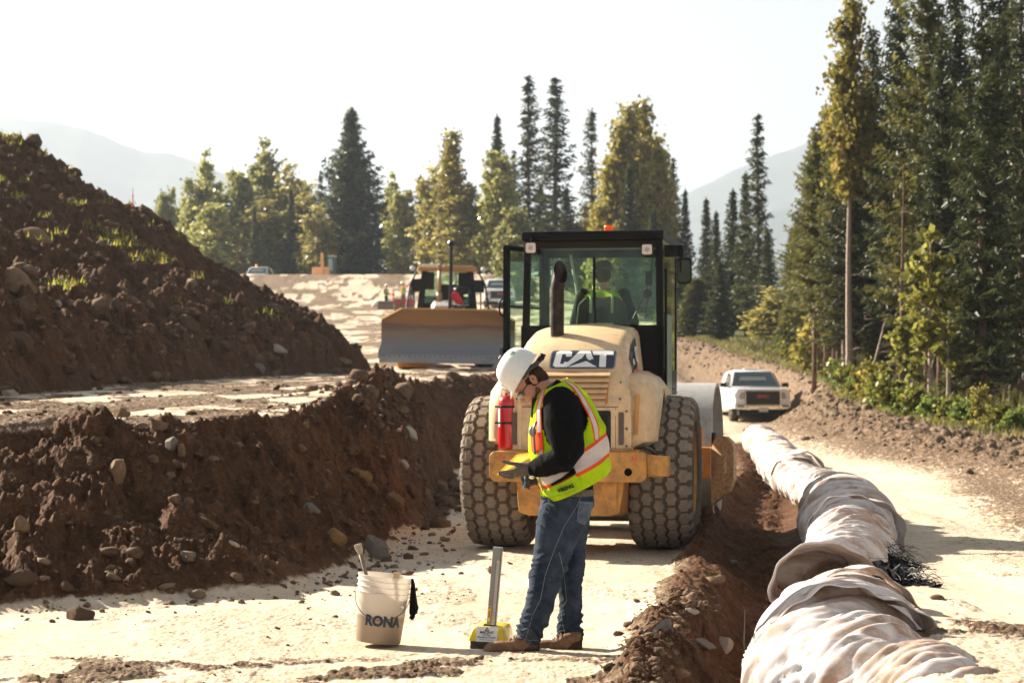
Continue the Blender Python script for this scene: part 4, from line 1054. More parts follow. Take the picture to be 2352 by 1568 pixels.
def hat_pt(x, y, o=.002):
    # dome point above (x, y)
    q = math.sqrt((x / .132) ** 2 + (y / .108) ** 2); ks = [p[0] for p in prof][::-1]; zs = [p[1] for p in prof][::-1]
    return Vector((x, y, float(np.interp(q, ks, zs)))) + Vector((x, y * 1.3, .05)).normalized() * o
cx0, cy0 = -.060, .058
ctr_ = []
for rad in (.0001, .008, .016):
    ctr_.append([tuple(hat_pt(cx0 + rad * math.cos(R(a)), cy0 + rad * math.sin(R(a)))) for a in range(0, 360, 20)])
x_.loft(ctr_, False, M=HM); x_.build('round_sticker', mat('green_sticker', (.03, .17, .09), .4, dirt=(.7, .75, .7), dirt_amt=.3, dirt_scale=140), hat, smooth=True)
# ---- jeans
j = MB()
limb(j, [(1302, 1118, 0, 58, .165), (1302, 1145, 0, 62, .175), (1298, 1175, 0, 60, .175), (1292, 1205, 0, 50, .15)], pw=2.5)
limb(j, [(1296, 1165, -.085, 54, .10), (1284, 1210, -.09, 52, .10), (1270, 1260, -.095, 44, .092), (1256, 1310, -.10, 38, .085), (1248, 1345, -.10, 35, .08), (1238, 1385, -.10, 33, .076), (1226, 1415, -.10, 29, .072), (1216, 1445, -.10, 26, .070), (1211, 1466, -.10, 28, .074)])
limb(j, [(1312, 1165, .085, 50, .10), (1310, 1210, .09, 45, .10), (1309, 1260, .10, 38, .09), (1308, 1310, .10, 32, .083), (1309, 1350, .10, 29, .078), (1312, 1400, .10, 26, .074), (1310, 1440, .10, 26, .072), (1309, 1472, .10, 28, .076)])
jn = organic(j, 'jeans', JEAN, man, .0055, 5); baked(jn)
def jfold(c):
    z = c[:, 2]; x = c[:, 0]; y = c[:, 1]
    low = np.exp(-((z - .16) / .10) ** 2); knee = np.exp(-((z - .50) / .11) ** 2); hip = np.exp(-((z - .84) / .09) ** 2)
    d = x * .6 + y * .5
    f = ridge(d * 3 + y * 2, z * 26 + fbm(x * 9, y * 9, 2, 2) * 2.2 + d * 12, 2, 7) * (.024 * low + .015 * knee)
    f += ridge(d * 4, z * 11 + x * 14, 2, 17) * (.012 * hip + .005)
    return f + fbm(x * 30, z * 30, 3, 9) * .0015 - .002
fold(jn, jfold)
jb = bvh_of(jn)
pk = [(1328, 1146), (1362, 1150), (1358, 1178), (1341, 1203), (1322, 1192), (1326, 1168)]
lay(jb, 'back_pocket', pk, mat('pocket_denim', (.07, .10, .15), .85, dirt=(.16, .19, .23), dirt_amt=.35, dirt_scale=14, bump=.5, bump_scale=260), jn, .004)
def seam(bvh, name, pts, m, parent, r=.0016, off=.002, n=60):
    pts = [Vector((p[0], p[1], 0)) for p in pts]; out = []
    tot = sum((pts[i + 1] - pts[i]).length for i in range(len(pts) - 1)); 
    for k in range(n + 1):
        s_ = tot * k / n; i = 0
        while i < len(pts) - 2 and s_ > (pts[i + 1] - pts[i]).length: s_ -= (pts[i + 1] - pts[i]).length; i += 1
        p = pts[i].lerp(pts[i + 1], min(1, s_ / (pts[i + 1] - pts[i]).length)); w = W(Q(p.x, p.y))
        h = bvh.ray_cast(Vector((w.x, -3, w.z)), Vector((0, 1, 0)))
        if h[0] is not None: out.append(h[0] - Vector((0, off, 0)))
    mb = MB(); mb.tube(out, r, 5); return mb.build(name, m, parent)
THR = mat('pale_thread', (.22, .24, .26), .8)
seam(jb, 'side_seam', [(1340, 1118), (1322, 1160), (1296, 1200), (1272, 1255), (1252, 1310), (1240, 1370), (1222, 1405), (1206, 1462)], THR, jn)
for sm in ([(1329, 1150), (1361, 1154)], [(1329, 1146), (1326, 1168), (1323, 1191), (1341, 1201), (1357, 1178), (1361, 1150)]): seam(jb, 'pocket_stitching', sm, THR, jn, .0011, .0065, 40)
seam(jb, 'hem_stitching', [(1184, 1449), (1205, 1460), (1236, 1463)], THR, jn, .0012, .002, 20); seam(jb, 'hem_stitching', [(1283, 1455), (1300, 1462), (1335, 1466)], THR, jn, .0012, .002, 20)
seam(jb, 'inner_seam', [(1283, 1262), (1296, 1320), (1302, 1380), (1288, 1402), (1298, 1460)], THR, jn, .0014, .002, 40)
# ---- hooded top
h_ = MB()
limb(h_, [(1262, 893, 0, 27, .062), (1278, 905, 0, 40, .12), (1284, 925, 0, 50, .185), (1290, 960, 0, 62, .20), (1296, 1005, 0, 68, .19), (1300, 1060, 0, 66, .185), (1302, 1100, 0, 62, .18), (1303, 1130, 0, 60, .178)], pw=2.4)
limb(h_, [(1280, 912, -.14, 34, .085), (1288, 935, -.20, 42, .10), (1291, 965, -.235, 44, .092), (1296, 1000, -.255, 42, .085), (1300, 1032, -.27, 37, .078), (1290, 1050, -.262, 31, .066), (1268, 1060, -.235, 27, .058), (1245, 1068, -.195, 24, .050), (1228, 1073, -.16, 20, .043), (1219, 1075, -.145, 17, .038)])
limb(h_, [(1280, 912, .14, 34, .085), (1290, 950, .22, 38, .09), (1296, 1010, .25, 34, .08), (1298, 1065, .26, 28, .068), (1275, 1088, .21, 24, .055), (1248, 1096, .13, 21, .046), (1234, 1100, .09, 18, .040)])
hd = organic(h_, 'hooded_top', HOOD, man, .0065, 5); baked(hd)
def hfold(c):
    x, y, z = c[:, 0], c[:, 1], c[:, 2]
    arm = sstep(.14, .2, np.abs(y))
    e = np.exp(-(((x + .03) / .10) ** 2 + ((z - 1.17) / .08) ** 2))
    return arm * (ridge(x * 18 + z * 6, y * 8, 2, 3) * .010 * e + ridge(z * 9 + x * 7, x * 4, 2, 8) * .004) + fbm(x * 14, z * 14 + y * 9, 3, 5) * .004
fold(hd, hfold)
c_ = MB(); c_.loft([ell(W(Q(px_, py_, 0)), rx / 393, ry, 20, Vector((.8, 0, .6)).normalized(), Vector((0, 1, 0))) for px_, py_, rx, ry in ((1249, 893, 29, .064), (1256, 899, 32, .072), (1266, 908, 34, .082))], False)
cl = c_.build('neck_gaiter', mat('camouflage_cloth', (.22, .19, .14), .9, dirt=(.05, .045, .035), dirt_amt=.55, dirt_scale=85), man, smooth=True); md = cl.modifiers.new('cloth', 'SOLIDIFY'); md.thickness = .004
t_ = MB(); t_.loft([ell(W(Q(1303, py_, 0)), 61.5 / 393, .182, 28, pw=2.4) for py_ in (1122, 1130, 1137)], False)
ts = t_.build('shirt_tail', MATS['camouflage_cloth'], man, smooth=True); fold(ts, lambda c: fbm(c[:, 0] * 30, c[:, 1] * 30, 2, 4) * .004)
# ---- vest
VR = [(1240, 898, 1302, 867, .11), (1228, 920, 1328, 884, .185), (1220, 943, 1349, 906, .222), (1216, 985, 1370, 935, .226), (1217, 1030, 1381, 962, .222), (1222, 1060, 1387, 978, .222), (1225, 1076, 1389, 988, .222),
      (1228, 1088, 1391, 1000, .222), (1232, 1100, 1394, 1018, .222), (1235, 1113, 1397, 1036, .222), (1238, 1125, 1399, 1049, .22), (1242, 1140, 1401, 1064, .218), (1250, 1153, 1403, 1080, .214)]
NV = 112
def v_ring(t, th, out=0.0):
    """t in ring index units, th angle (0 front, -90 near side, 180 back)"""
    i = int(min(len(VR) - 2, max(0, math.floor(t)))); f = t - i; A, B_ = VR[i], VR[i + 1]
    g = [A[k] * (1 - f) + B_[k] * f for k in range(5)]
    F_ = W(Q(g[0], g[1])); K_ = W(Q(g[2], g[3])); c0 = (F_ + K_) / 2; ax = (F_ - K_) / 2; hd_ = g[4]
    # the near and far sides hang lower than a straight line from front to back
    a, s_ = math.cos(th), math.sin(th)
    a2 = math.copysign(abs(a) ** .82, a); s2 = math.copysign(abs(s_) ** .82, s_)
    sag = abs(s_) ** 2 * .022 * min(1, t / 5)
    p = c0 + ax * a2 + Vector((0, 1, 0)) * hd_ * s2 - Vector((0, 0, 1)) * sag
    return p + (ax.normalized() * a2 + Vector((0, 1, 0)) * s2).normalized() * out
vm = MB(); NT = 72; ts_ = [12 * k / NT for k in range(NT + 1)]
grid = []
for t in ts_:
    row = []
    for k in range(NV):
        th = -math.pi + 2 * math.pi * k / NV
        w_ = (math.sin(th * 5 + t * .6) * .006 + math.sin(th * 9 + 1.3 + t * .25) * .003) * min(1, t / 6) + .004 * math.sin(t * 2.1 + th * 3)
        row.append(v_ring(t, th, w_))
    grid.append(row)
vv = [p for r_ in grid for p in r_]; vf = []; vmat = []
for a in range(NT):
    t = (ts_[a] + ts_[a + 1]) / 2
    for k in range(NV):
        th = math.degrees(-math.pi + 2 * math.pi * (k + .5) / NV)
        ad = abs(th)
        # armholes, neck and front opening
        if 0.9 < t < 4.75 and ((ad - 92) / 38) ** 2 + ((t - 2.5) / 2.0) ** 2 < 1: continue
        if t < .9 and 60 < ad < 120 and t < .2: continue
        if ad < 7 and t < 12 and th > -7: continue
        mi = 0
        # shoulder straps: orange, silver, orange bands front and back
        for c0_, wd in ((46, 9.5), (137, 9.5)):
            dlt = abs(ad - c0_) * (1.0 if t > 1.5 else .8)
            if t < 6.3 or (c0_ > 90 and t < 6.3):
                if dlt < 4.2: mi = 2
                elif dlt < wd - 1.0: mi = 1
        if 6.3 <= t < 7.0: mi = 1
        elif 7.0 <= t < 9.15: mi = 2
        elif 9.15 <= t < 9.9: mi = 1
        k2 = (k + 1) % NV
        vf.append((a * NV + k, a * NV + k2, (a + 1) * NV + k2, (a + 1) * NV + k)); vmat.append(mi)
vm.v = [tuple(p) for p in vv]; vm.f = vf; vm.m = vmat
vest = vm.build('safety_vest', [LIME, FORG, SILV], man, smooth=True)
md = vest.modifiers.new('cloth', 'SOLIDIFY'); md.thickness = .004; md.offset = 0
vb = bvh_of(vest)
LIMED = mat('fluorescent_lime_pocket', (.50, .78, .015), .7, dirt=(.32, .42, .04), dirt_amt=.35, dirt_scale=14, transl=.3)
pkt = lay(vb, 'lower_pocket', [(1246, 1126), (1270, 1112), (1296, 1100), (1318, 1086), (1332, 1098), (1328, 1112), (1296, 1130), (1262, 1139), (1250, 1135)], LIMED, vest, .010, solid=.003)
lay(vb, 'pocket_opening', [(1262, 1108), (1290, 1092), (1316, 1070), (1321, 1082), (1300, 1094), (1268, 1111)], HOOD, vest, .008)
lay(vb, 'zip', [(1226, 1062), (1230, 1060), (1240, 1100), (1253, 1148), (1249, 1148), (1236, 1102)], mat('zip_tape', (.40, .42, .05), .7), vest, .007)
q = MB(); w = W(Q(1252, 1124)); h0 = vb.ray_cast(Vector((w.x, -3, w.z)), Vector((0, 1, 0)))[0]
q.lathe([(.001, 0), (.007, 0), (.007, .004), (.001, .004)], 'y', 14, c=(h0.x, h0.y - .016, h0.z)); q.build('eyelet', DSTEEL, vest)
tx = text_obj('pocket_lettering', 'VIKING', .030, BLKM, vest, (0, 0, 0), (R(90), 0, 0), offset=.001)
w = W(Q(1297, 1117)); h0 = vb.ray_cast(Vector((w.x, -3, w.z)), Vector((0, 1, 0)))[0]; tx.location = h0 + Vector((0, -.021, 0)); tx.rotation_euler = (R(90), R(-20), 0)
# chest pocket with phone strap and light
lay(vb, 'chest_pocket', [(1219, 995), (1245, 990), (1248, 1030), (1222, 1036)], FORG, vest, .008, solid=.004)
q = MB(); a_ = v_ring(3.1, R(-38), .025); q.sphere(tuple(a_), (.022, .012, .032), 12, 8); a_ = v_ring(2.9, R(-52), .02)
q.tube([tuple(v_ring(2.6, R(-46), .018)), tuple(v_ring(3.0, R(-42), .03)), tuple(v_ring(4.0, R(-40), .022)), tuple(v_ring(4.4, R(-40), .024))], [.007, .008, .008, .006], 8); q.build('clipped_torch', mat('grey_clip', (.25, .24, .23), .4, metal=.5), vest, smooth=True)
# ---- two-way radio on the chest
rd = empty('radio', Q(1229, 935, -.07), (0, R(4), 0), 'small black two-way radio clipped to the front of the lime vest below the chin', 'radio')
q = MB(); q.box(-.022, .018, -.028, .028, -.06, .055); q.build('radio_body', BLKM, rd, bevel=.006); q = MB(); q.cyl((0, .018, .05), (0, .018, .085), .006, .005, 8); q.build('antenna', BLKM, rd)
# ---- boots
def boot(px_heel, py_sole, dpt, rz, nm='boot'):
    L0 = .318
    r0 = empty('boot_frame', W(Q(px_heel, py_sole, dpt)), (0, 0, rz)); bpy.data.objects.remove(r0)
    Mx = Matrix.Translation(W(Q(px_heel, py_sole, dpt))) @ Matrix.Rotation(rz, 4, 'Z') @ Matrix.Diagonal((-1, 1, 1, 1))
    up = MB()
    secs = [(-.002, .030, .150, .034), (.02, .028, .152, .040), (.06, .028, .150, .042), (.10, .028, .142, .042), (.13, .028, .120, .042), (.16, .028, .100, .043), (.20, .028, .104, .049), (.24, .028, .100, .053), (.275, .028, .096, .052), (.303, .030, .084, .044), (.320, .034, .060, .026)]
    rings = []
    for x, z0, z1, hw in secs:
        rings.append([(x, hw * math.cos(t) * (1 if math.sin(t) < .2 else .92), z0 + (z1 - z0) * (.5 + .5 * math.copysign(abs(math.sin(t)) ** .75, math.sin(t)))) for t in [2 * math.pi * k / 20 for k in range(20)]])
    up.loft(rings, True, M=Mx); u = up.build(nm, LEATH, man, auto=60); u.modifiers.new('s', 'SUBSURF').render_levels = 1
    so = MB(); out = [(-.004, .030), (-.006, -.030), (.03, -.040), (.10, -.040), (.18, -.046), (.25, -.052), (.30, -.042), (.325, -.015), (.325, .015), (.30, .042), (.25, .052), (.18, .046), (.10, .040), (.03, .040)]
    so.loft([[(x, y, .0 + (0.008 if .10 < x < .14 else 0) + max(0, x - .27) * .18) for x, y in out], [(x, y, .034 + max(0, x - .26) * .1) for x, y in out]], True, M=Mx)
    so.build('sole', SOLE, u, bevel=.004)
    ht = MB(); ht.loft([[(x, hw * 1.04 * math.cos(t), z0 + (z1 - z0) * (.5 + .5 * math.sin(t))) for t in [2 * math.pi * k / 16 for k in range(16)]] for x, z0, z1, hw in ((-.004, .030, .125, .036), (.03, .03, .12, .043), (.055, .03, .105, .0435), (.085, .03, .05, .043))], True, M=Mx); ht.build('heel_counter', mat('dark_leather', (.05, .028, .018), .6, dirt=(.2, .13, .09), dirt_amt=.2), u, smooth=True)
    lc = MB()
    for k in range(4):
        x = .115 + k * .024; z = .132 - k * .016
        lc.tube([(x, -.030, z - .014), (x + .006, 0, z + .010), (x, .030, z - .014)], .0035, 6, M=Mx); lc.tube([(x, -.028, z - .012), (x + .020, .0, z + .002), (x + .024, .030, z - .028)], .003, 6, M=Mx)
    lc.build('laces', mat('boot_lace', (.22, .14, .09), .8), u)
    return u
boot(1236, 1505, -.10, R(4)); boot(1336, 1510, .02, R(-3))
# ---- gloves: palm, four unequal fingers and a thumb on each hand
def finger(mb, pts, r0, r1):
    mb.tube([W(p) for p in pts], [r0 + (r1 - r0) * i / (len(pts) - 1) for i in range(len(pts))], 10); mb.sphere(tuple(W(pts[-1])), r1 * 1.02, 10, 8)
g = MB()
g.loft([ell(W(Q(x, y, d)), a / 393, b_, 16, Vector((.12, 0, 1)).normalized(), Vector((0, 1, 0))) for x, y, d, a, b_ in ((1222, 1074, -.15, 13, .033), (1212, 1074, -.14, 15, .037), (1200, 1075, -.13, 17, .045), (1188, 1077, -.125, 16, .047), (1180, 1078, -.12, 12, .044))], True)
finger(g, [Q(1186, 1076, -.160), Q(1170, 1080, -.165), Q(1158, 1081, -.158), Q(1147, 1082, -.150)], .0105, .0085)   # index
finger(g, [Q(1184, 1080, -.138), Q(1168, 1085, -.142), Q(1156, 1088, -.136), Q(1148, 1087, -.128)], .0105, .0085)   # middle
finger(g, [Q(1184, 1085, -.116), Q(1171, 1091, -.118), Q(1161, 1093, -.108), Q(1155, 1091, -.100)], .010, .008)     # ring
finger(g, [Q(1186, 1088, -.098), Q(1176, 1095, -.096), Q(1169, 1096, -.088)], .009, .0075)                          # little
finger(g, [Q(1200, 1066, -.150), Q(1184, 1063, -.165), Q(1170, 1061, -.168), Q(1156, 1057, -.160)], .0135, .0095)   # thumb
gv = organic(g, 'glove', GLOV, man, .0035, 3)
g = MB()
g.loft([ell(W(Q(x, y, d)), a / 393, b_, 16, Vector((.12, 0, 1)).normalized(), Vector((0, 1, 0))) for x, y, d, a, b_ in ((1238, 1100, .09, 13, .030), (1226, 1101, .06, 15, .036), (1216, 1102, .04, 16, .042), (1209, 1103, .025, 12, .038))], True)
finger(g, [Q(1212, 1096, .0), Q(1202, 1092, -.015), Q(1196, 1096, -.02), Q(1200, 1103, -.018)], .010, .008)
finger(g, [Q(1214, 1103, .0), Q(1203, 1103, -.012), Q(1200, 1109, -.012), Q(1206, 1113, -.006)], .010, .008)
finger(g, [Q(1216, 1109, .01), Q(1207, 1112, -.002), Q(1207, 1118, .0), Q(1213, 1119, .006)], .0095, .008)
finger(g, [Q(1220, 1113, .02), Q(1213, 1117, .012), Q(1215, 1122, .014)], .0085, .007)
finger(g, [Q(1222, 1092, .02), Q(1211, 1090, -.005), Q(1205, 1095, -.02)], .0125, .009)
gv2 = organic(g, 'glove', GLOV, man, .0035, 3)
# wrist watch
w = MB(); wc = W(Q(1221, 1075, -.147)); dv = Vector((1, .25, -.05)).normalized(); ax2 = dv.cross(Vector((0, 1, 0))).normalized(); ay2 = ax2.cross(dv)
w.loft([ell(wc + dv * k, 18.0 / 393 + e_, .043 + e_, 26, ax2, ay2) for k, e_ in ((-.010, .0), (-.008, .003), (.008, .003), (.010, 0))], False)
wt = w.build('watch', mat('watch_steel', (.6, .56, .5), .25, metal=1.0, dirt=(.05, .04, .03), dirt_amt=.3, dirt_scale=120), man, auto=40); md = wt.modifiers.new('s', 'SOLIDIFY'); md.thickness = .003
w = MB(); w.lathe([(.001, 0), (.017, 0), (.019, .004), (.017, .009), (.001, .009)], 'z', 20, M=Matrix.Translation(wc + Vector((.0, -.028, -.040))) @ Matrix.Rotation(R(150), 4, 'X')); w.build('watch_face', mat('watch_case', (.7, .66, .6), .2, metal=1.0), wt, smooth=True)
# ---- clipboard and pen: held, so things of their own
CB = [Q(1186, 1045, .13), Q(1243, 1037, .10), Q(1214, 1088, -.09), Q(1140, 1088, -.11)]
cb0 = sum(CB, Vector()) / 4
cbe = empty('clipboard', cb0, label='thin yellow metal clipboard held open in the grey gloved hand of the man', cat='clipboard')
nrm = (CB[1] - CB[0]).cross(CB[3] - CB[0]).normalized(); nrm = nrm if nrm.z > 0 else -nrm
q = MB(); vs = [p - cb0 for p in CB]; q.add([tuple(p) for p in vs] + [tuple(p - nrm * .004) for p in vs], [(0, 1, 2, 3), (7, 6, 5, 4), (0, 4, 5, 1), (1, 5, 6, 2), (2, 6, 7, 3), (3, 7, 4, 0)])
q.build('board', mat('orange_yellow_metal', (.85, .42, .02), .35, dirt=(.6, .3, .02), dirt_amt=.2, transl=.0), cbe, bevel=.001)
q = MB()
for k in range(6):
    a0 = vs[0].lerp(vs[1], .08 + .15 * k); a1 = vs[0].lerp(vs[1], .15 + .15 * k); dn = (vs[3] - vs[0]).normalized() * .010; off0 = nrm * .0012
    q.add([tuple(a0 + dn + off0), tuple(a1 + dn + off0), tuple(a1 + dn * 1.7 + off0), tuple(a0 + dn * 1.7 + off0)], [(0, 1, 2, 3)])
q.build('slots', mat('slot_brown', (.14, .05, .02), .7), cbe)
pn = empty('pen', Q(1205, 1110, -.035), label='slim blue pen upright in the other gloved hand of the man', cat='pen')
q = MB(); q.tube([(.004, 0, .045), (0, 0, 0), (-.003, 0, -.03)], .0042, 8); q.cyl((-.003, 0, -.03), (-.005, 0, -.042), .004, .0012, 8); q.build('pen_body', mat('pen_blue', (.05, .25, .5), .3, coat=.5), pn, smooth=True)
# ================================================================ WHERE A PHOTO PIXEL MEETS THE GROUND
_Yr = np.concatenate([np.arange(9.2, 60, .02), np.arange(60, 200, .1)])
def hit(px, py):
    X = (px - CXP) / FPX * _Yr; Zr = CAMH + (HYP - py) / FPX * _Yr
    g = ground_fn(X, _Yr); k = np.nonzero(Zr <= g)[0]
    i = int(k[0]) if len(k) else len(_Yr) - 1
    return Vector((float(X[i]), float(_Yr[i]), float(g[i])))

# ================================================================ BUCKET
PLAST = mat('white_bucket_plastic', (.74, .68, .60), .45, dirt=(.42, .34, .25), dirt_amt=.16, dirt_scale=9, transl=.22, var=.04)
BY = 12.2
bk0 = Vector(((868 - CXP) / FPX * BY, BY, CAMH + (HYP - 1474) / FPX * BY))
bk = empty('bucket', bk0, (0, R(6.2), 0), 'white plastic bucket with wire handle and dark lettering standing on the sandy ground', 'bucket')
q = MB(); hB = .402
prof = [(.001, .004), (.130, .004), (.134, .012), (.150, .29), (.1515, .292), (.1515, .298), (.159, .300), (.159, .304), (.152, .306), (.153, .332), (.161, .334), (.161, .338), (.154, .340), (.155, .366), (.163, .368), (.163, .372), (.157, .374), (.158, .392), (.163, .395), (.163, .402), (.155, .402), (.154, .39), (.146, .30), (.130, .012), (.001, .010)]
q.lathe(prof, 'z', 56)
def bucket_mat():
    m = bpy.data.materials.new('stained_bucket_plastic'); nt, N, L = nodes_of(m); b = N['Principled BSDF']
    tc = N.new('ShaderNodeTexCoord'); sp = N.new('ShaderNodeSeparateXYZ'); L.new(tc.outputs['Object'], sp.inputs[0])
    n = N.new('ShaderNodeTexNoise'); n.inputs['Scale'].default_value = 9; n.inputs['Detail'].default_value = 8; n.inputs['Roughness'].default_value = .7; L.new(tc.outputs['Object'], n.inputs['Vector'])
    a = N.new('ShaderNodeMath'); a.operation = 'MULTIPLY_ADD'; a.inputs[1].default_value = .10; L.new(n.outputs['Fac'], a.inputs[0]); L.new(sp.outputs['Z'], a.inputs[2])
    r = N.new('ShaderNodeValToRGB'); r.color_ramp.elements[0].position = .0; r.color_ramp.elements[0].color = (.40, .31, .22, 1); r.color_ramp.elements[1].position = .30; r.color_ramp.elements[1].color = (.80, .75, .69, 1)
    for p, c in ((.17, (.50, .41, .31)), (.205, (.45, .35, .26)), (.215, (.74, .68, .60))): e = r.color_ramp.elements.new(p); e.color = (*c, 1)
    L.new(a.outputs[0], r.inputs['Fac']); L.new(r.outputs['Color'], b.inputs['Base Color']); b.inputs['Roughness'].default_value = .42
    t = N.new('ShaderNodeBsdfTranslucent'); L.new(r.outputs['Color'], t.inputs['Color']); ms = N.new('ShaderNodeMixShader'); ms.inputs['Fac'].default_value = .38
    L.new(b.outputs[0], ms.inputs[1]); L.new(t.outputs[0], ms.inputs[2]); L.new(ms.outputs[0], N['Material Output'].inputs['Surface'])
    return m
bb = q.build('pail', bucket_mat(), bk, auto=35)
q = MB(); pts = []
for k in range(25):
    a = math.pi * (k / 24); x = -.166 * math.cos(a) ; dz = .165 * math.sin(a) ** .8
    yy = -.166 * math.sin(a) - .004
    pts.append((x, yy, .315 - dz))
q.tube(pts, .0026, 6); q.build('wire_handle', DSTEEL, bk, smooth=True)
q = MB(); q.sphere((.128, -.112, .235), .009, 10, 8); q.build('handle_knob', DECALW, bk, smooth=True)
# lettering bent round the wall
def wrap_text(body, size, cx_, cz_, r_at, m, parent, name, offset=.003, sx=1.0):
    o = text_obj(name, body, size, m, parent, (0, 0, 0), (0, 0, 0), offset=offset, extrude=.0004, sx=1.0)
    me = o.data
    for v in me.vertices:
        z = cz_ + v.co.y; rr = r_at(z) + .0012 + (.0006 if v.co.z > 0 else 0)
        a = -math.pi / 2 + cx_ + v.co.x * sx / rr
        v.co = (rr * math.cos(a), rr * math.sin(a), z)
    return o
wrap_text('RONA', .083, .18, .138, lambda z: .134 + (z - .012) * .0576, mat('dark_blue_ink', (.015, .035, .055), .5), bk, 'lettering', offset=.0045, sx=.95)
# tool standing in the bucket
tl = empty('hammer', bk0 + Vector((0, 0, 0)), (0, R(6.2), 0), 'worn steel-headed hammer with its handle down inside the white bucket', 'hammer')
q = MB(); A_ = Vector((-.115, .03, .39)); B_ = Vector((-.185, .03, .565)); D_ = (B_ - A_).normalized()
q.tube([Vector((-.03, .03, .10)), A_, B_ - D_ * .045], [.013, .011, .012], 10); q.build('handle', mat('worn_wood_metal', (.25, .19, .13), .5, dirt=(.1, .07, .05), dirt_amt=.4, dirt_scale=30), tl, smooth=True)
q = MB(); q.tube([B_ - D_ * .062, B_ - D_ * .045, B_ - D_ * .030, B_], [.013, .019, .023, .024], 18); q.build('head', mat('brushed_tool_steel', (.36, .32, .28), .4, metal=.7, dirt=(.2, .15, .1), dirt_amt=.3, dirt_scale=25), tl, auto=40)
tl2 = empty('wooden_stake', bk0 + Vector((0, 0, 0)), (0, R(6.2), 0), 'short square wooden stake just showing above the rim of the white bucket', 'stake')
q = MB(); q.box(.045, .083, .06, .085, .02, .418); q.build('stake', mat('raw_wood', (.42, .30, .18), .7), tl2, bevel=.002)
gl_ = empty('work_glove', bk0, (0, R(6.2), 0), 'black work glove hanging over the edge of the white bucket', 'glove')
q = MB(); q.loft([ell(Vector(c), a, b_, 14) for c, a, b_ in (((.164, -.03, .40), .008, .03), ((.172, -.03, .37), .012, .042), ((.180, -.03, .30), .020, .050), ((.190, -.03, .24), .026, .052), ((.192, -.03, .20), .026, .045), ((.185, -.03, .185), .012, .03))], True)
for k in range(4): q.tube([(.19, -.065 + k * .022, .215), (.198 - k * .004, -.068 + k * .024, .185), (.192 - k * .006, -.07 + k * .024, .165 - .006 * (k % 2))], [.011, .010, .008], 8)
q.tube([(.195, -.05, .27), (.212, -.052, .235), (.208, -.05, .21)], [.011, .011, .009], 8)
go = organic(q, 'glove_body', HOOD, gl_, .004, 3)

# ================================================================ DENSITY GAUGE
GY = 12.15
gm0 = Vector(((1128 - CXP) / FPX * GY, GY, CAMH + (HYP - 1487) / FPX * GY))
gd = empty('density_gauge', gm0, (0, R(1.5), R(-8)), 'yellow soil density gauge with an upright square grey column beside the brown boots', 'density gauge')
GYL = mat('gauge_yellow', (.84, .60, .015), .32, coat=.4, dirt=(.5, .36, .12), dirt_amt=.12, dirt_scale=18)
q = MB(); q.loft([[(a * w_, b_ * d_, z) for a, b_ in ((-1, -.92), (-.92, -1), (.92, -1), (1, -.92), (1, .92), (.92, 1), (-.92, 1), (-1, .92))] for z, w_, d_ in ((.055, .112, .16), (.075, .110, .158), (.115, .100, .148), (.135, .086, .135), (.142, .06, .11))], True)
gb = q.build('housing', GYL, gd, auto=50, bevel=.005)
q = MB(); q.box(-.103, .103, -.15, .15, -.01, .055); q.build('base_plate', mat('gauge_base', (.05, .042, .036), .6, dirt=(.2, .14, .09), dirt_amt=.35), gd, bevel=.004)
# column: extruded profile with grooves
q = MB(); sec = [(-.027, -.026), (-.019, -.029), (.020, -.029), (.027, -.022), (.027, .022), (.020, .027), (-.020, .027), (-.027, .022), (-.027, .006), (-.023, .004), (-.023, -.004), (-.027, -.006)]
sh = Matrix.Translation((.002, -.075, 0)) @ Matrix.Rotation(R(3.4), 4, 'Y')
q.prism(sec, .135, .605, 'z', M=sh); co_ = q.build('column', mat('grey_aluminium', (.24, .24, .235), .42, metal=.55, dirt=(.2, .17, .13), dirt_amt=.12), gd, bevel=.0015)
q = MB(); q.box(.004, .020, -.0305, -.029, .15, .53, M=sh); 
ru = q.build('depth_scale', mat('scale_grey', (.50, .46, .42), .5), co_)
q = MB()
for k in range(18): q.box(.007, .0175 if k % 3 == 0 else .012, -.0310, -.0306, .165 + k * .020, .1665 + k * .020, M=sh)
q.build('scale_marks', BLKM, ru)
q = MB(); q.box(-.0235, -.008, -.0305, -.029, .17, .26, M=sh); wl = q.build('warning_label', mat('yellow_label', (.85, .55, .02), .4), co_)
q = MB(); q.box(-.021, -.010, -.0312, -.0306, .245, .256, M=sh); q.box(-.019, -.012, -.0312, -.0306, .19, .23, M=sh); q.build('warning_marks', mat('red_ink', (.55, .05, .02), .5), wl)
q = MB(); q.box(-.036, .036, -.105, -.045, .136, .150); q.build('column_foot', BLKM, gd, bevel=.003)
q = MB(); q.sphere((.034, -.07, .33), .009, 10, 8); q.build('trigger_knob', mat('knob_grey', (.4, .4, .4), .4), co_, smooth=True)
sl = Matrix.Translation((-.004, -.1555, .098)) @ Matrix.Rotation(R(-16), 4, 'X')
q = MB(); q.box(-.062, .062, -.002, 0, -.044, .046, M=sl); lb = q.build('contact_label', DECALW, gd)
INK = mat('ink_grey', (.05, .055, .06), .6)
for tx_, sz, zz, off in (('MACKAY', .0205, .011, .0007), ('24 Hour', .0135, -.004, .0003), ('Emergency Contact', .0135, -.017, .0003), ('MacKay Contracting', .0098, -.032, 0)):
    t = text_obj('label_lettering', tx_, sz, INK, lb, tuple(sl @ Vector((0, -.0032, zz))), (R(90 - 16), 0, 0), offset=off, extrude=.0003)
q = MB(); q.prism([(-.016, .020), (.0, .041), (.006, .032), (.001, .032), (-.007, .020)], -.0032, -.0025, 'y', M=sl); q.build('emblem', INK, lb)
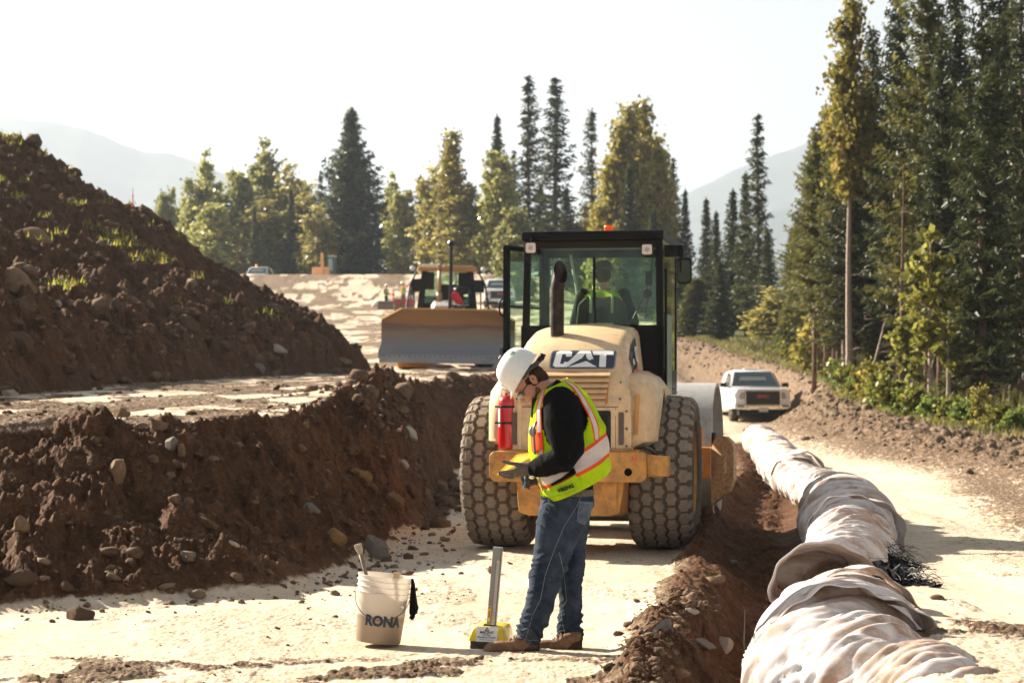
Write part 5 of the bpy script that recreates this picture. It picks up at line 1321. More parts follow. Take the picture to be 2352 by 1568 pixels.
q = MB(); q.prism([(.001, .026), (.007, .030), (.015, .020), (.001, .020)], -.0032, -.0025, 'y', M=sl); q.build('emblem_green', mat('emblem_green', (.05, .25, .1), .6), lb)

# ================================================================ WRAPPED FABRIC ROLLS ALONG THE DITCH
def fabric_mat():
    m = bpy.data.materials.new('muddy_white_geotextile'); nt, N, L = nodes_of(m); b = N['Principled BSDF']
    tc = N.new('ShaderNodeNewGeometry')
    n = N.new('ShaderNodeTexNoise'); n.inputs['Scale'].default_value = 2.6; n.inputs['Detail'].default_value = 9; n.inputs['Roughness'].default_value = .68; n.inputs['Distortion'].default_value = .4; mpf = N.new('ShaderNodeMapping'); mpf.inputs['Scale'].default_value = (.7, 2.4, .9); L.new(tc.outputs['Position'], mpf.inputs[0]); L.new(mpf.outputs[0], n.inputs['Vector'])
    r = N.new('ShaderNodeValToRGB'); r.color_ramp.elements[0].position = .36; r.color_ramp.elements[0].color = (.76, .73, .72, 1); r.color_ramp.elements[1].position = .74; r.color_ramp.elements[1].color = (.26, .17, .115, 1)
    for p, c in ((.47, (.71, .66, .64)), (.535, (.58, .47, .41)), (.60, (.44, .32, .25))): e = r.color_ramp.elements.new(p); e.color = (*c, 1)
    L.new(n.outputs['Fac'], r.inputs['Fac'])
    n2 = N.new('ShaderNodeTexNoise'); n2.inputs['Scale'].default_value = 34; n2.inputs['Detail'].default_value = 6; n2.inputs['Roughness'].default_value = .75; L.new(tc.outputs['Position'], n2.inputs['Vector'])
    r2 = N.new('ShaderNodeValToRGB'); r2.color_ramp.elements[0].position = .66; r2.color_ramp.elements[0].color = (0, 0, 0, 1); r2.color_ramp.elements[1].position = .72; r2.color_ramp.elements[1].color = (1, 1, 1, 1); L.new(n2.outputs['Fac'], r2.inputs['Fac'])
    mx = N.new('ShaderNodeMixRGB'); mx.inputs['Color2'].default_value = (.16, .095, .055, 1); L.new(r2.outputs['Color'], mx.inputs['Fac']); L.new(r.outputs['Color'], mx.inputs['Color1'])
    L.new(mx.outputs['Color'], b.inputs['Base Color']); b.inputs['Roughness'].default_value = .9; b.inputs['Specular IOR Level'].default_value = .2
    bp = N.new('ShaderNodeBump'); bp.inputs['Strength'].default_value = .25; bp.inputs['Distance'].default_value = .01; L.new(n2.outputs['Fac'], bp.inputs['Height']); L.new(bp.outputs[0], b.inputs['Normal'])
    t = N.new('ShaderNodeBsdfTranslucent'); L.new(mx.outputs['Color'], t.inputs['Color']); ms = N.new('ShaderNodeMixShader'); ms.inputs['Fac'].default_value = .15
    L.new(b.outputs[0], ms.inputs[1]); L.new(t.outputs[0], ms.inputs[2]); L.new(ms.outputs[0], N['Material Output'].inputs['Surface'])
    return m
FAB = fabric_mat()
RY = [8.6, 9.6, 10.5, 11.5, 13, 14.5, 17.5, 21, 24, 27, 32, 38, 46, 54]
RX = [2.10, 1.90, 1.71, 1.82, 2.16, 2.30, 2.90, 3.42, 3.66, 3.78, 4.20, 4.80, 5.38, 5.9]
RZ = [-.04, -.03, -.02, .00, .02, .06, .20, .30, .32, .33, .38, .46, .58, .66]
def rpath(y): return Vector((float(np.interp(y, RY, RX)), y, float(np.interp(y, RY, RZ))))
def fabric_roll(y0, y1, rad, seed, label, lift=0.0, skew=0.0, hollow=False):
    c0 = rpath((y0 + y1) / 2)
    root = empty('fabric_roll', c0, label=label, cat='fabric roll', group='wrapped geotextile rolls laid along the ditch')
    L_len = y1 - y0; near = (y0 < 22)
    ns = int(min(260, max(60, L_len * (90 if near else 26)))); na = 120 if near else 72
    s = np.linspace(0, 1, ns)[:, None] * np.ones((1, na)); a = np.linspace(0, 2 * math.pi, na, endpoint=False)[None, :] * np.ones((ns, 1))
    m_ = s * L_len
    rnd = random.Random(seed)
    tw = rnd.uniform(.35, .6) * rnd.choice([-1, 1])
    ca, sa = np.cos(a), np.sin(a)
    # end taper: tucked cloth
    e = np.minimum(s * L_len, (1 - s) * L_len); cap = np.clip(e / (.30), 0, 1) ** .5; cap = cap * (1 - .22 * np.exp(-e / .5))
    r = rad * (.18 + .82 * cap) * (1 + .07 * np.sin(m_ * 2.3 + seed) + .05 * fbm(m_ * .9, ca * 1.2 + seed, 2, seed))
    # overlapping wraps: saw-tooth lips running round the roll on a slant, then soft folds between them
    nx, ny = ca * 1.3, sa * 1.3
    warp = fbm(m_ * .7 + nx, ny + seed, 3, seed + 1)
    k1_, k2_ = rnd.uniform(3.6, 4.6), rnd.uniform(8.5, 11)
    ph = m_ * k1_ + tw * 1.9 * np.sin(a + .7) + warp * .45
    fr = ph - np.floor(ph); lip = np.where(fr < .86, fr / .86, (1 - fr) / .14) - .5
    p1 = np.sqrt(np.abs(np.sin(np.pi * (m_ * k1_ * 1.37 + tw * 1.2 * np.sin(a + 2.1) + warp * .5)))) - .7
    p2 = np.sqrt(np.abs(np.sin(np.pi * (m_ * k2_ + tw * 3.2 * np.sin(a + .3) + warp * .9)))) - .7
    w1 = .25 + .75 * vnoise(m_ * 1.6 + seed, ca * .8 + sa * .5 + 3, seed + 5); w2 = vnoise(m_ * 2.6 + seed, ca * 1.0 - sa * .6 + 7, seed + 8)
    r = r + (lip * .085 * w1 + p1 * .060 * (.3 + .7 * w2) + p2 * .046 * (1 - w2 * .4) + fbm(m_ * 1.2, ca * .9 + sa, 2, seed + 2) * .025) * cap
    r = r * (.84 + .18 * np.abs(np.sin(np.pi * m_ / rnd.uniform(.85, 1.15) + seed + .5 * np.sin(a + seed))) ** .55)
    # sag: flat below, a little wide
    x = r * ca * 1.02; z = r * sa * .92; z = np.where(z < -rad * .62, -rad * .62 + (z + rad * .62) * .3, z)
    P0 = np.zeros((ns, 3)); T = np.zeros((ns, 3))
    for i in range(ns):
        y = y0 + (y1 - y0) * i / (ns - 1); p = rpath(y); q_ = rpath(y + .2) - rpath(y - .2); q_.normalize(); P0[i] = p; T[i] = q_
    side = np.cross(T, np.array([0, 0, 1.0])); side /= np.linalg.norm(side, axis=1)[:, None]; up = np.cross(side, T)
    V = P0[:, None, :] + side[:, None, :] * x[:, :, None] + up[:, None, :] * z[:, :, None] + T[:, None, :] * (skew * ca)[:, :, None]
    V = V - np.array(c0)[None, None, :]; V[:, :, 2] += lift
    # skip half-open first ring when the end gapes
    i = (np.arange(ns - 1)[:, None] * na + np.arange(na)[None, :]).ravel(); j = (np.arange(ns - 1)[:, None] * na + ((np.arange(na) + 1) % na)[None, :]).ravel()
    Fq = np.stack([i, j, j + na, i + na], 1)
    o = link_np('fabric_wrap', V.reshape(-1, 3), Fq, FAB, root)
    if hollow: 
        md = o.modifiers.new('cloth', 'SOLIDIFY'); md.thickness = .012
    else:
        q = MB(); q.add([tuple(v) for v in V[0]], [tuple(range(na))]); q.add([tuple(v) for v in V[-1]], [tuple(range(na))]); q.build('tucked_end', FAB, root)
    return root
rolls = [(8.7, 10.0, 0.37, 11, 'crumpled white fabric roll cut off by the bottom edge, nearest of the row', .02, .1),
         (9.75, 12.3, 0.47, 23, 'largest white muddy fabric roll, in front of the grey shaded roll', .02, .22),
         (12.1, 13.5, 0.35, 31, 'greyish shaded fabric roll between the largest roll and the one with the gaping end', .02, -.12),
         (14.85, 15.8, 0.34, 47, 'fabric roll with a dark gaping cloth end beside the ditch', .05, .15),
         (15.2, 18.2, 0.34, 53, 'white fabric roll with many tight wrapped folds beside the black netting', .0, .16),
         (17.9, 22.0, 0.40, 61, 'white fabric roll bulging to the right behind the black netting', .0, -.12),
         (21.8, 27.5, 0.27, 71, 'slimmer white fabric roll behind the bulging roll, past the end of the ditch wall', .0, .1),
         (27.2, 34.5, 0.31, 83, 'fabric roll with a brown rounded end midway between the drum and the white pickup', .02, .12),
         (34.2, 44.0, 0.31, 97, 'farthest pale fabric roll ending just before the front bumper of the white pickup', .0, .1)]
for t_ in rolls: fabric_roll(*t_[:5], lift=t_[5], skew=t_[6])
# flaps of loose cloth hooded over the gaping roll
def flap(y, rad, a0, a1, ln, seed, parent_root, droop=.1):
    c = rpath(y); n, mn = 40, 22; V = []
    for i in range(mn):
        t = i / (mn - 1)
        for k in range(n):
            a = R(a0 + (a1 - a0) * k / (n - 1)); rr = rad * (1 + .10 * t) + .012 * math.sin(k * .9 + seed + t * 3) + .02 * math.sin(k * .33 + seed)
            V.append(c + Vector((rr * math.cos(a), -ln * t * (0.6 + .4 * math.sin(a)), rr * math.sin(a) * .95 - droop * t * t)) - parent_root.location)
    q = MB(); q.add(V, [(i * n + k, i * n + k + 1, (i + 1) * n + k + 1, (i + 1) * n + k) for i in range(mn - 1) for k in range(n - 1)])
    o = q.build('cloth_flap', FAB, parent_root, smooth=True); md = o.modifiers.new('cloth', 'SOLIDIFY'); md.thickness = .008; return o
fr_ = [o for o in bpy.data.objects if o.name.startswith('fabric_roll')]

_q = MB(); _V = []; _n, _m = 56, 16
for _i in range(_m):
    _t = _i / (_m - 1)
    for _k in range(_n):
        _a = 2 * math.pi * _k / _n; _rr = (.27 + .11 * _t ** 1.6) * (1 + .04 * math.sin(_a * 3 + _t * 2) + .018 * math.sin(_a * 11 + _t * 5)) * (.90 if math.sin(_a) < -.3 else 1)
        _V.append(Vector((2.20 - .07 * _t + _rr * math.cos(_a) * 1.05, 15.0 - 1.05 * _t - .12 * math.sin(_a), .13 + _rr * math.sin(_a) * .9 + .03 * _t)) - fr_[3].location)
_q.add(_V, [(_i * _n + _k, _i * _n + (_k + 1) % _n, (_i + 1) * _n + (_k + 1) % _n, (_i + 1) * _n + _k) for _i in range(_m - 1) for _k in range(_n)])
_q.add([tuple(v_) for v_ in _V[:_n]], [tuple(range(_n))])
_o = _q.build('gaping_end', FAB, fr_[3], smooth=True); _md = _o.modifiers.new('cloth', 'SOLIDIFY'); _md.thickness = .012; flap(12.2, .47, 10, 150, .25, 8, fr_[2], .02); flap(18.0, .42, -10, 170, .3, 5, fr_[5], .02); flap(28.0, .40, 0, 180, .5, 9, fr_[7], .05); flap(11.0, .50, 20, 140, .3, 12, fr_[1], .02)
# black netting
def netting(px, Y, w, h, seed, label):
    c = Vector(((px - CXP) / FPX * Y, Y, gzs((px - CXP) / FPX * Y, Y)))
    root = empty('netting', c, label=label, cat='netting', group='black netting beside the rolls')
    rnd = random.Random(seed); q = MB()
    for k in range(240):
        p = Vector((rnd.uniform(-w, w * .4), rnd.uniform(-.5, .5), rnd.uniform(0, h) * rnd.random())); d = Vector((rnd.uniform(.2, 1), rnd.uniform(-.5, .3), rnd.uniform(-.5, .35))).normalized()
        pts = [p]
        for j in range(4): d = (d + Vector((rnd.uniform(-.5, .5), rnd.uniform(-.5, .5), rnd.uniform(-.45, .2)))).normalized(); pts.append(pts[-1] + d * rnd.uniform(.015, .05)); pts[-1].z = max(.0, pts[-1].z)
        q.tube(pts, .0022, 3, False)
    q.build('net_strands', BLKM, root)
    q = MB(); n = 16; V = []
    for i in range(n):
        for j_ in range(n):
            u, v = i / (n - 1), j_ / (n - 1); V.append((-w + u * w * 1.5, -.5 + v, max(.0, h * .75 * math.sin(math.pi * min(1, u * 1.0 + .25)) * math.sin(math.pi * v) + rnd.uniform(-.03, .03))))
    q.add(V, [(i * n + k, i * n + k + 1, (i + 1) * n + k + 1, (i + 1) * n + k) for i in range(n - 1) for k in range(n - 1)]); q.build('net_bundle', HOOD, root)
netting(2052, 16.4, .26, .20, 3, 'black plastic netting spilling from behind the tight-folded fabric roll, farther of two clumps')
netting(2085, 14.2, .28, .16, 9, 'black plastic netting beside the road, nearer of two clumps')

# ================================================================ STONES
def stone_mesh(seed, flat=1.0, sub=3, cuts=12):
    rnd = random.Random(seed); bm = bmesh.new(); bmesh.ops.create_icosphere(bm, subdivisions=sub, radius=1.0)
    pl_ = []
    for k in range(cuts):
        n = Vector((rnd.gauss(0, 1), rnd.gauss(0, 1), rnd.gauss(0, 1))).normalized(); pl_.append((n, rnd.uniform(.50, .80)))
    off = Vector((rnd.uniform(0, 50), rnd.uniform(0, 50), rnd.uniform(0, 50)))
    for v in bm.verts:
        p = v.co.copy()
        for n, d in pl_:
            e = p.dot(n) - d
            if e > 0: p -= n * e * .93
        p *= 1 + .12 * mnoise.noise(p * 1.6 + off) + .05 * mnoise.noise(p * 5 + off) + .02 * mnoise.noise(p * 13 + off)
        p.z *= flat; v.co = p
    me = bpy.data.meshes.new('rock'); bm.to_mesh(me); bm.free()
    me.polygons.foreach_set('use_smooth', [True] * len(me.polygons))
    try: me.set_sharp_from_angle(angle=R(22))
    except Exception: pass
    return me
STM = {'tan': mat('tan_stone', (.23, .145, .08), .85, dirt=(.09, .055, .033), dirt_amt=.35, dirt_scale=2.2, bump=.5, bump_scale=14),
       'grey': mat('grey_stone', (.17, .15, .13), .8, dirt=(.12, .085, .06), dirt_amt=.3, dirt_scale=2.5, bump=.4, bump_scale=14),
       'brown': mat('brown_stone', (.11, .066, .04), .85, dirt=(.07, .043, .027), dirt_amt=.45, dirt_scale=3, bump=.6, bump_scale=12),
       'ochre': mat('ochre_stone', (.24, .14, .05), .85, dirt=(.10, .06, .03), dirt_amt=.35, dirt_scale=2.5, bump=.5, bump_scale=14),
       'pale': mat('pale_stone', (.36, .31, .25), .8, dirt=(.25, .18, .12), dirt_amt=.25, dirt_scale=2.5, bump=.4, bump_scale=14)}
RMESH = {}
def rock(px, py, w, h, kind, label, seed, rot=0.0, sink=.35, group=None, depth=None):
    """px, py centre in the photo; w, h in photo pixels; rot = lean in degrees"""
    p = hit(px, py + h * .25); k = FPX / p.y
    key = (seed % 9, kind)
    if key not in RMESH: me = stone_mesh(seed % 9 + 100); me.materials.append(STM[kind]); RMESH[key] = me
    o = bpy.data.objects.new('rock', RMESH[key]); COL.objects.link(o)
    sx, sz = w / 2 / k * 1.12, h / 2 / k * 1.12
    o.scale = (sx, depth or (sx + sz) / 2 * .9, sz)
    o.rotation_euler = (R((seed * 37) % 30 - 15), R(rot), R((seed * 53) % 40 - 20))
    o.location = p + Vector((0, 0, sz * (.62 - sink) * .7)) + Vector((0, (sx + sz) * .12, 0))
    tag(o, label, 'rock', group or 'stones on the slopes')
    return o
RK = [
 (268, 1082, 52, 78, 'tan', 'upright tan stone embedded in the middle of the cut bank', 1, 15), (278, 948, 40, 34, 'tan', 'pointed tan stone on the crest of the cut bank', 2, 0),
 (362, 975, 64, 30, 'tan', 'long tan stone lying on the bank crest right of the pointed one', 3, 22), (392, 1018, 40, 44, 'grey', 'rounded grey stone just under the bank crest', 4, 0),
 (416, 1030, 22, 40, 'tan', 'narrow brown stone beside the rounded grey stone', 5, 10), (460, 1052, 34, 26, 'brown', 'small brown stone in the dark bank right of the grey one', 6, 0),
 (765, 1226, 56, 54, 'ochre', 'round ochre stone low in the bank behind the bucket', 7, 0), (862, 1258, 60, 84, 'grey', 'large slanting grey stone at the foot of the bank behind the bucket', 8, -30),
 (712, 1166, 48, 28, 'grey', 'grey oval stone in the bank left above the ochre stone', 9, 12), (1010, 1112, 56, 38, 'tan', 'biggest block at the foot of the bank beside the left tyre', 10, 0),
 (944, 1132, 38, 30, 'brown', 'dark angular block left of the biggest block by the tyre', 11, 20), (975, 1128, 36, 22, 'tan', 'small tan stone between two blocks at the bank foot', 12, 20),
 (944, 992, 30, 50, 'pale', 'pale elongated stone high in the bank behind the heap', 13, -40), (926, 1062, 26, 26, 'pale', 'small whitish stone in the middle of the bank near the tyre', 14, 0),
 (882, 948, 32, 44, 'brown', 'brown slab in the bank below its crest left of the heap', 15, -20), (962, 978, 26, 22, 'brown', 'small brown stone right of the brown slab', 16, 0),
 (48, 1322, 82, 40, 'brown', 'wide flat brown boulder at the lower left foot of the bank', 17, 5), (152, 1345, 34, 30, 'brown', 'small rounded stone at the foot of the bank lower left', 18, 0),
 (300, 1290, 34, 24, 'brown', 'brown stone in loose soil at the bank foot below the upright tan stone', 19, 0), (182, 1410, 70, 48, 'brown', 'reddish brown rock at the very bottom of the bank on the left', 20, -10),
 (430, 1272, 50, 30, 'grey', 'bluish grey stone half buried at the bank foot', 21, 12), (536, 1248, 38, 14, 'pale', 'thin whitish splinter of stone on the lower bank', 22, 30),
 (905, 1150, 40, 50, 'tan', 'broken pinkish tan stone where the bank meets the sunlit floor', 23, -25), (835, 1095, 40, 60, 'ochre', 'ochre weathered stone streak in the bank above the tan one', 24, -25),
 (45, 1200, 40, 50, 'tan', 'tan stone near the left picture edge half way down the bank', 25, 0),
 (74, 542, 84, 48, 'tan', 'pinkish flat-topped stone high on the dark slope at the left', 26, 18), (34, 648, 100, 76, 'tan', 'big smooth boulder at the left edge of the dark slope', 27, 8),
 (40, 776, 96, 56, 'brown', 'long brown boulder low on the slope at the left edge', 28, 5), (430, 742, 56, 52, 'brown', 'squarish brown rock half way along the slope foot', 29, 0),
 (262, 702, 44, 34, 'brown', 'dark rock on the slope above the rubble foot', 30, 0), (350, 862, 52, 26, 'tan', 'rounded tan cobble at the slope foot beside the bench track', 31, 0),
 (24, 902, 44, 30, 'pale', 'pale stone at the left edge on the bench track', 32, 0), (216, 860, 40, 32, 'brown', 'brown cobble at the slope foot left of the tan cobble', 33, 0),
 (152, 845, 44, 30, 'brown', 'brown cobble in the rubble at the slope foot far left', 34, 0), (110, 850, 26, 24, 'brown', 'smallest brown cobble in the rubble at the slope foot', 35, 0),
 (635, 800, 52, 24, 'pale', 'pale flat stone in the rubble near the far end of the slope', 36, 5), (590, 838, 60, 22, 'grey', 'long grey slab at the slope foot left of the bulldozer blade', 37, 25),
 (718, 862, 46, 12, 'pale', 'thin white slab lying on the bench track left of the blade', 38, 4), (132, 696, 22, 20, 'pale', 'small white stone on the slope above the long brown boulder', 39, -30),
 (395, 872, 30, 20, 'brown', 'small cobble right of the tan cobble at the slope foot', 40, 0), (515, 800, 40, 30, 'brown', 'brown rock at the slope foot left of the pale flat stone', 41, 0),
 (790, 828, 36, 26, 'tan', 'tan rock at the very end of the slope foot near the blade', 42, 0), (700, 735, 30, 24, 'brown', 'brown rock on the far end of the slope', 43, 0),
 (1146, 840, 40, 24, 'pale', 'pale rock on top of the spoil heap under the blade', 44, -10), (1040, 862, 44, 26, 'brown', 'brown rock on the spoil heap below the blade', 45, -10),
 (2155, 1370, 40, 22, 'tan', 'lone tan stone lying on the sunlit road right of the rolls', 46, 6), (1636, 1334, 66, 26, 'tan', 'pointed slab sticking out of the ditch edge right of the man', 47, -22),
 (1664, 1480, 56, 52, 'pale', 'large pale rounded stone on the ditch edge beside the nearest rolls', 48, 30), (1524, 1442, 66, 30, 'grey', 'grey slab leaning on loose soil at the ditch edge', 49, -35),
 (1610, 1474, 70, 26, 'grey', 'flat grey slab left of the large pale stone', 50, 12), (1588, 1405, 36, 20, 'pale', 'small pale stone in the soil ridge below the pointed slab', 51, 0),
 (1682, 1292, 26, 14, 'grey', 'small grey stone on the floor near the right tyre', 52, 0), (1560, 1545, 50, 24, 'tan', 'tan stone in the spoil at the bottom of the picture', 53, 0), (1425, 1455, 44, 14, 'brown', 'flat clod of earth on the floor right of the man', 54, 8),
]
for r_ in RK: rock(*r_[:6], seed=r_[6], rot=r_[7])

# loose stones and clods nobody would count: one mesh per material family, kind = stuff
def scatter(name, kinds, pts, smin, smax, seed, flat=.7, npick=6):
    rnd = random.Random(seed)
    base = [stone_mesh(300 + seed + k, sub=1, cuts=6) for k in range(npick)]
    bv = [np.array([v.co[:] for v in m.vertices]) for m in base]; bf = [np.array([p.vertices[:] for p in m.polygons]) for m in base]
    for m in base: bpy.data.meshes.remove(m)
    V = []; Fs = []; o = 0
    for x, y, z, sc_ in pts:
        k = rnd.randrange(npick); s = rnd.uniform(smin, smax) ** 1.0 * sc_ * (.6 + rnd.random() ** 3 * 1.4)
        e = np.array(Euler((rnd.uniform(-.6, .6), rnd.uniform(-.6, .6), rnd.uniform(0, 6.28))).to_matrix())
        v = (bv[k] * np.array([s * rnd.uniform(.8, 1.3), s, s * flat * rnd.uniform(.6, 1.1)])) @ e.T + np.array([x, y, z + s * .2])
        V.append(v); Fs.append(bf[k] + o); o += len(v)
    ob = link_np(name, np.concatenate(V), np.concatenate(Fs), kinds, smooth=False)
    return tag(ob, kind='stuff')
CLOD = mat('earth_clods', (.090, .052, .030), .95, dirt=(.26, .18, .12), dirt_amt=.35, dirt_scale=3, bump=.6, bump_scale=60)
RUBB = mat('mixed_rubble', (.20, .145, .10), .9, dirt=(.10, .065, .04), dirt_amt=.45, dirt_scale=1.5, bump=.4, bump_scale=30, var=.3)
rng = np.random.RandomState(4)
def gpts(X, Y, sc): Z = ground_fn(X, Y); return list(zip(X, Y, Z, sc))
# on the bank
n = 11000; Y = rng.uniform(12.5, 34, n); X = rng.uniform(-7, -.6, n)
dB_, sB_ = poly_dist(X, Y, BANK_B); dT_, sT_ = poly_dist(X, Y, BANK_T); ok = (sB_ > 0) & (sT_ < 0) & (np.abs(X / Y) < .27)
X, Y = X[ok], Y[ok]; scatter('bank_clods', [CLOD], gpts(X, Y, rng.rand(len(X)) ** 3 * 1.3 + .3), .010, .038, 1)
n = 900; Y = rng.uniform(12, 26, n); X = rng.uniform(-7, -.5, n); dB_, sB_ = poly_dist(X, Y, BANK_B); ok = (dB_ < .55) & (np.abs(X / Y) < .27); X, Y = X[ok], Y[ok]
nf = 5200; Yf_ = rng.uniform(11.5, 30, nf); Xf_ = rng.uniform(-7, 0, nf); dBf, sBf = poly_dist(Xf_, Yf_, BANK_B); okf = (rng.rand(nf) < np.exp(-dBf / .34)) & (np.abs(Xf_ / Yf_) < .27); Xf_, Yf_ = Xf_[okf], Yf_[okf]
scatter('bank_foot_clods', [CLOD], gpts(Xf_, Yf_, rng.rand(len(Xf_)) ** 3 * 1.4 + .3), .010, .034, 12)
scatter('bank_foot_rubble', [RUBB], gpts(X, Y, rng.rand(len(X)) ** 2 + .4), .02, .055, 2)
# slope and its foot
n = 9000; Y = rng.uniform(22, 61, n); X = rng.uniform(-16, -3.6, n); dH_, sH_ = poly_dist(X, Y, HILL); keep = (sH_ > 0) & (np.abs(X / Y) < .262) & (rng.rand(n) < np.exp(-dH_ / 2.6) + .22); X, Y = X[keep], Y[keep]
scatter('slope_rubble', [CLOD], gpts(X, Y, rng.rand(len(X)) ** 3 * 1.4 + .3), .035, .13, 3)
n = 900; Y = rng.uniform(24, 59, n); X = rng.uniform(-14, -3.8, n); dH_, sH_ = poly_dist(X, Y, HILL); ok = (sH_ > 0) & (dH_ < 4) & (np.abs(X / Y) < .262); X, Y = X[ok], Y[ok]
scatter('slope_stones', [RUBB], gpts(X, Y, rng.rand(len(X)) ** 2 + .4), .04, .11, 4)
# right-hand rubble edge
n = 5200; Y = rng.uniform(26, 118, n); X = edge_x(Y) + rng.normal(-.35, .75, n); ok = (X / Y < .262) & ~((np.abs(Y - 75) < 5) & (X < 10.3)); X, Y = X[ok], Y[ok]
scatter('roadside_rubble', [RUBB], gpts(X, Y, rng.rand(len(X)) ** 3 * 1.3 + .3), .022, .07, 5)
# ditch edge spoil and heap
n = 1500; Y = rng.uniform(9.4, 15, n); X = ditch_x(Y) + rng.normal(-.07, .10, n); scatter('ditch_spoil', [CLOD], gpts(X, Y, rng.rand(n) ** 2 + .25), .008, .032, 6)
n = 170; Y = rng.uniform(9.4, 15, n); X = ditch_x(Y) + rng.normal(-.10, .14, n); scatter('ditch_chips', [RUBB], gpts(X, Y, rng.rand(n) ** 2 + .3), .012, .04, 7, flat=.35)
n = 500; Y = rng.normal(29, 3.2, n); X = rng.normal(-1.3, .7, n); scatter('heap_clods', [CLOD], gpts(X, Y, rng.rand(n) ** 2 + .4), .03, .10, 8)
# crumbs on the floor and the bench
n = 9000; Y = rng.uniform(9.8, 17, n); X = rng.uniform(-.26, .26, n) * Y; q_ = X - ditch_x(Y); dB_, sB_ = poly_dist(X, Y, BANK_B)
msk = loose_mask(X, Y, np.where(sB_ > 0, 1., 0.), q_); ok = (sB_ < 0) & ((q_ < -.1) | (q_ > 1.6)) & (rng.rand(n) < msk ** 2 * .8 + .02); X, Y = X[ok], Y[ok]
scatter('floor_crumbs', [CLOD], gpts(X, Y, rng.rand(len(X)) ** 2 + .3), .004, .016, 9, flat=.5)
n = 3800; Y = rng.uniform(17, 58, n); X = rng.uniform(-.26, .0, n) * Y; dT_, sT_ = poly_dist(X, Y, BANK_T); dH_, sH_ = poly_dist(X, Y, HILL); msk = loose_mask(X, Y, np.ones(n), X * 0 - 9)
ok = (sT_ > 0) & (sH_ < 0) & (rng.rand(n) < msk); X, Y = X[ok], Y[ok]; scatter('bench_crumbs', [CLOD], gpts(X, Y, rng.rand(len(X)) ** 2 + .3), .012, .04, 10, flat=.6)
# ================================================================ BULLDOZER
DZY = 63.0
def blade_mat():
    m = bpy.data.materials.new('worn_blade_paint'); nt, N, L = nodes_of(m); b = N['Principled BSDF']
    tc = N.new('ShaderNodeTexCoord'); sp = N.new('ShaderNodeSeparateXYZ'); L.new(tc.outputs['Object'], sp.inputs[0])
    n = N.new('ShaderNodeTexNoise'); n.inputs['Scale'].default_value = 1.6; n.inputs['Detail'].default_value = 8; n.inputs['Roughness'].default_value = .65
    mp = N.new('ShaderNodeMapping'); mp.inputs['Scale'].default_value = (.5, 1, 2.2); L.new(tc.outputs['Object'], mp.inputs[0]); L.new(mp.outputs[0], n.inputs['Vector'])
    a = N.new('ShaderNodeMath'); a.operation = 'MULTIPLY_ADD'; a.inputs[1].default_value = .55; L.new(n.outputs['Fac'], a.inputs[0]); L.new(sp.outputs['Z'], a.inputs[2])
    r = N.new('ShaderNodeValToRGB'); r.color_ramp.elements[0].position = .25; r.color_ramp.elements[0].color = (.20, .215, .24, 1); r.color_ramp.elements[1].position = 1.0; r.color_ramp.elements[1].color = (.36, .20, .08, 1)
    a2 = N.new('ShaderNodeMath'); a2.operation = 'DIVIDE'; a2.inputs[1].default_value = 1.75; L.new(a.outputs[0], a2.inputs[0])
    for p, c in ((.55, (.24, .245, .26)), (.68, (.26, .215, .18)), (.80, (.25, .17, .115)), (.90, (.17, .11, .075)), (.95, (.32, .18, .075))): e = r.color_ramp.elements.new(p); e.color = (*c, 1)
    L.new(a2.outputs[0], r.inputs['Fac']); L.new(r.outputs['Color'], b.inputs['Base Color']); b.inputs['Roughness'].default_value = .5; b.inputs['Metallic'].default_value = .35
    return m
dx0 = (1028 - CXP) / FPX * DZY
dozer = empty('bulldozer', (dx0, DZY, gz(dx0, DZY) - .02), (0, R(.9), R(3)), 'yellow bulldozer with a wide curved grey blade facing the camera on the bench road', 'bulldozer')
q = MB(); prof = [(.10, .30), (-.08, .38), (-.02, .52), (.12, .75), (.20, 1.0), (.21, 1.25), (.15, 1.50), (.04, 1.72), (.00, 1.80)]
prof = [(y - .35, z * 1.0) for y, z in prof]
xs_ = [-2.05, -1.98, -1.45, -.7, 0, .7, 1.45, 1.98, 2.05]
rings = []
for x in xs_:
    t = max(0, (abs(x) - 1.45) / .55); cutz = 1.80 - .32 * min(1, t)
    flare = .16 * max(0, (abs(x) - 1.98) / .07)
    ring = [(x * (1.04 if z < .55 and abs(x) > 2 else 1), y - .10 * t * t, min(z, cutz)) for y, z in prof]
    ring += [(x, y + .06 - .10 * t * t, min(z, cutz)) for y, z in reversed(prof)]
    rings.append(ring)
q.loft(rings, True); bl = q.build('blade', blade_mat(), dozer, auto=45)
q = MB(); q.box(-2.10, 2.10, -.50, -.44, .16, .42); ce = q.build('cutting_edge', mat('scoured_steel', (.26, .28, .31), .4, metal=.6, dirt=(.3, .26, .22), dirt_amt=.3, dirt_scale=3), bl, bevel=.01)
q = MB()
for k in range(26): q.cyl((-1.95 + k * .156, -.50, .36), (-1.95 + k * .156, -.525, .36), .022, seg=6)
q.build('edge_bolts', DSTEEL, bl)
q = MB()
q.loft([[(x, y, z) for y, z in ((-.36 - .1 * t, zt), (-.30 - .1 * t, zt + .05), (-.24 - .1 * t, zt))] for x, zt, t in ((-2.04, 1.48, 1), (-1.45, 1.80, 0), (1.45, 1.80, 0), (2.04, 1.48, 1))], True); q.build('top_rail', YEL, bl)
for sx in (-1, 1):
    q = MB(); rail = [(.5, .30), (.9, .05), (3.3, .05), (3.8, .30), (3.8, .65), (3.4, .92), (.9, .92), (.5, .62)]
    q.prism(rail, sx * 1.22 - .30, sx * 1.22 + .30, 'x')
    q.build('track', RUBD, dozer, bevel=.03)
    q = MB(); q.tube([(sx * 1.0, -.25, .55), (sx * .95, 1.2, .6)], .13, 8); q.build('push_arm', YEL, dozer)
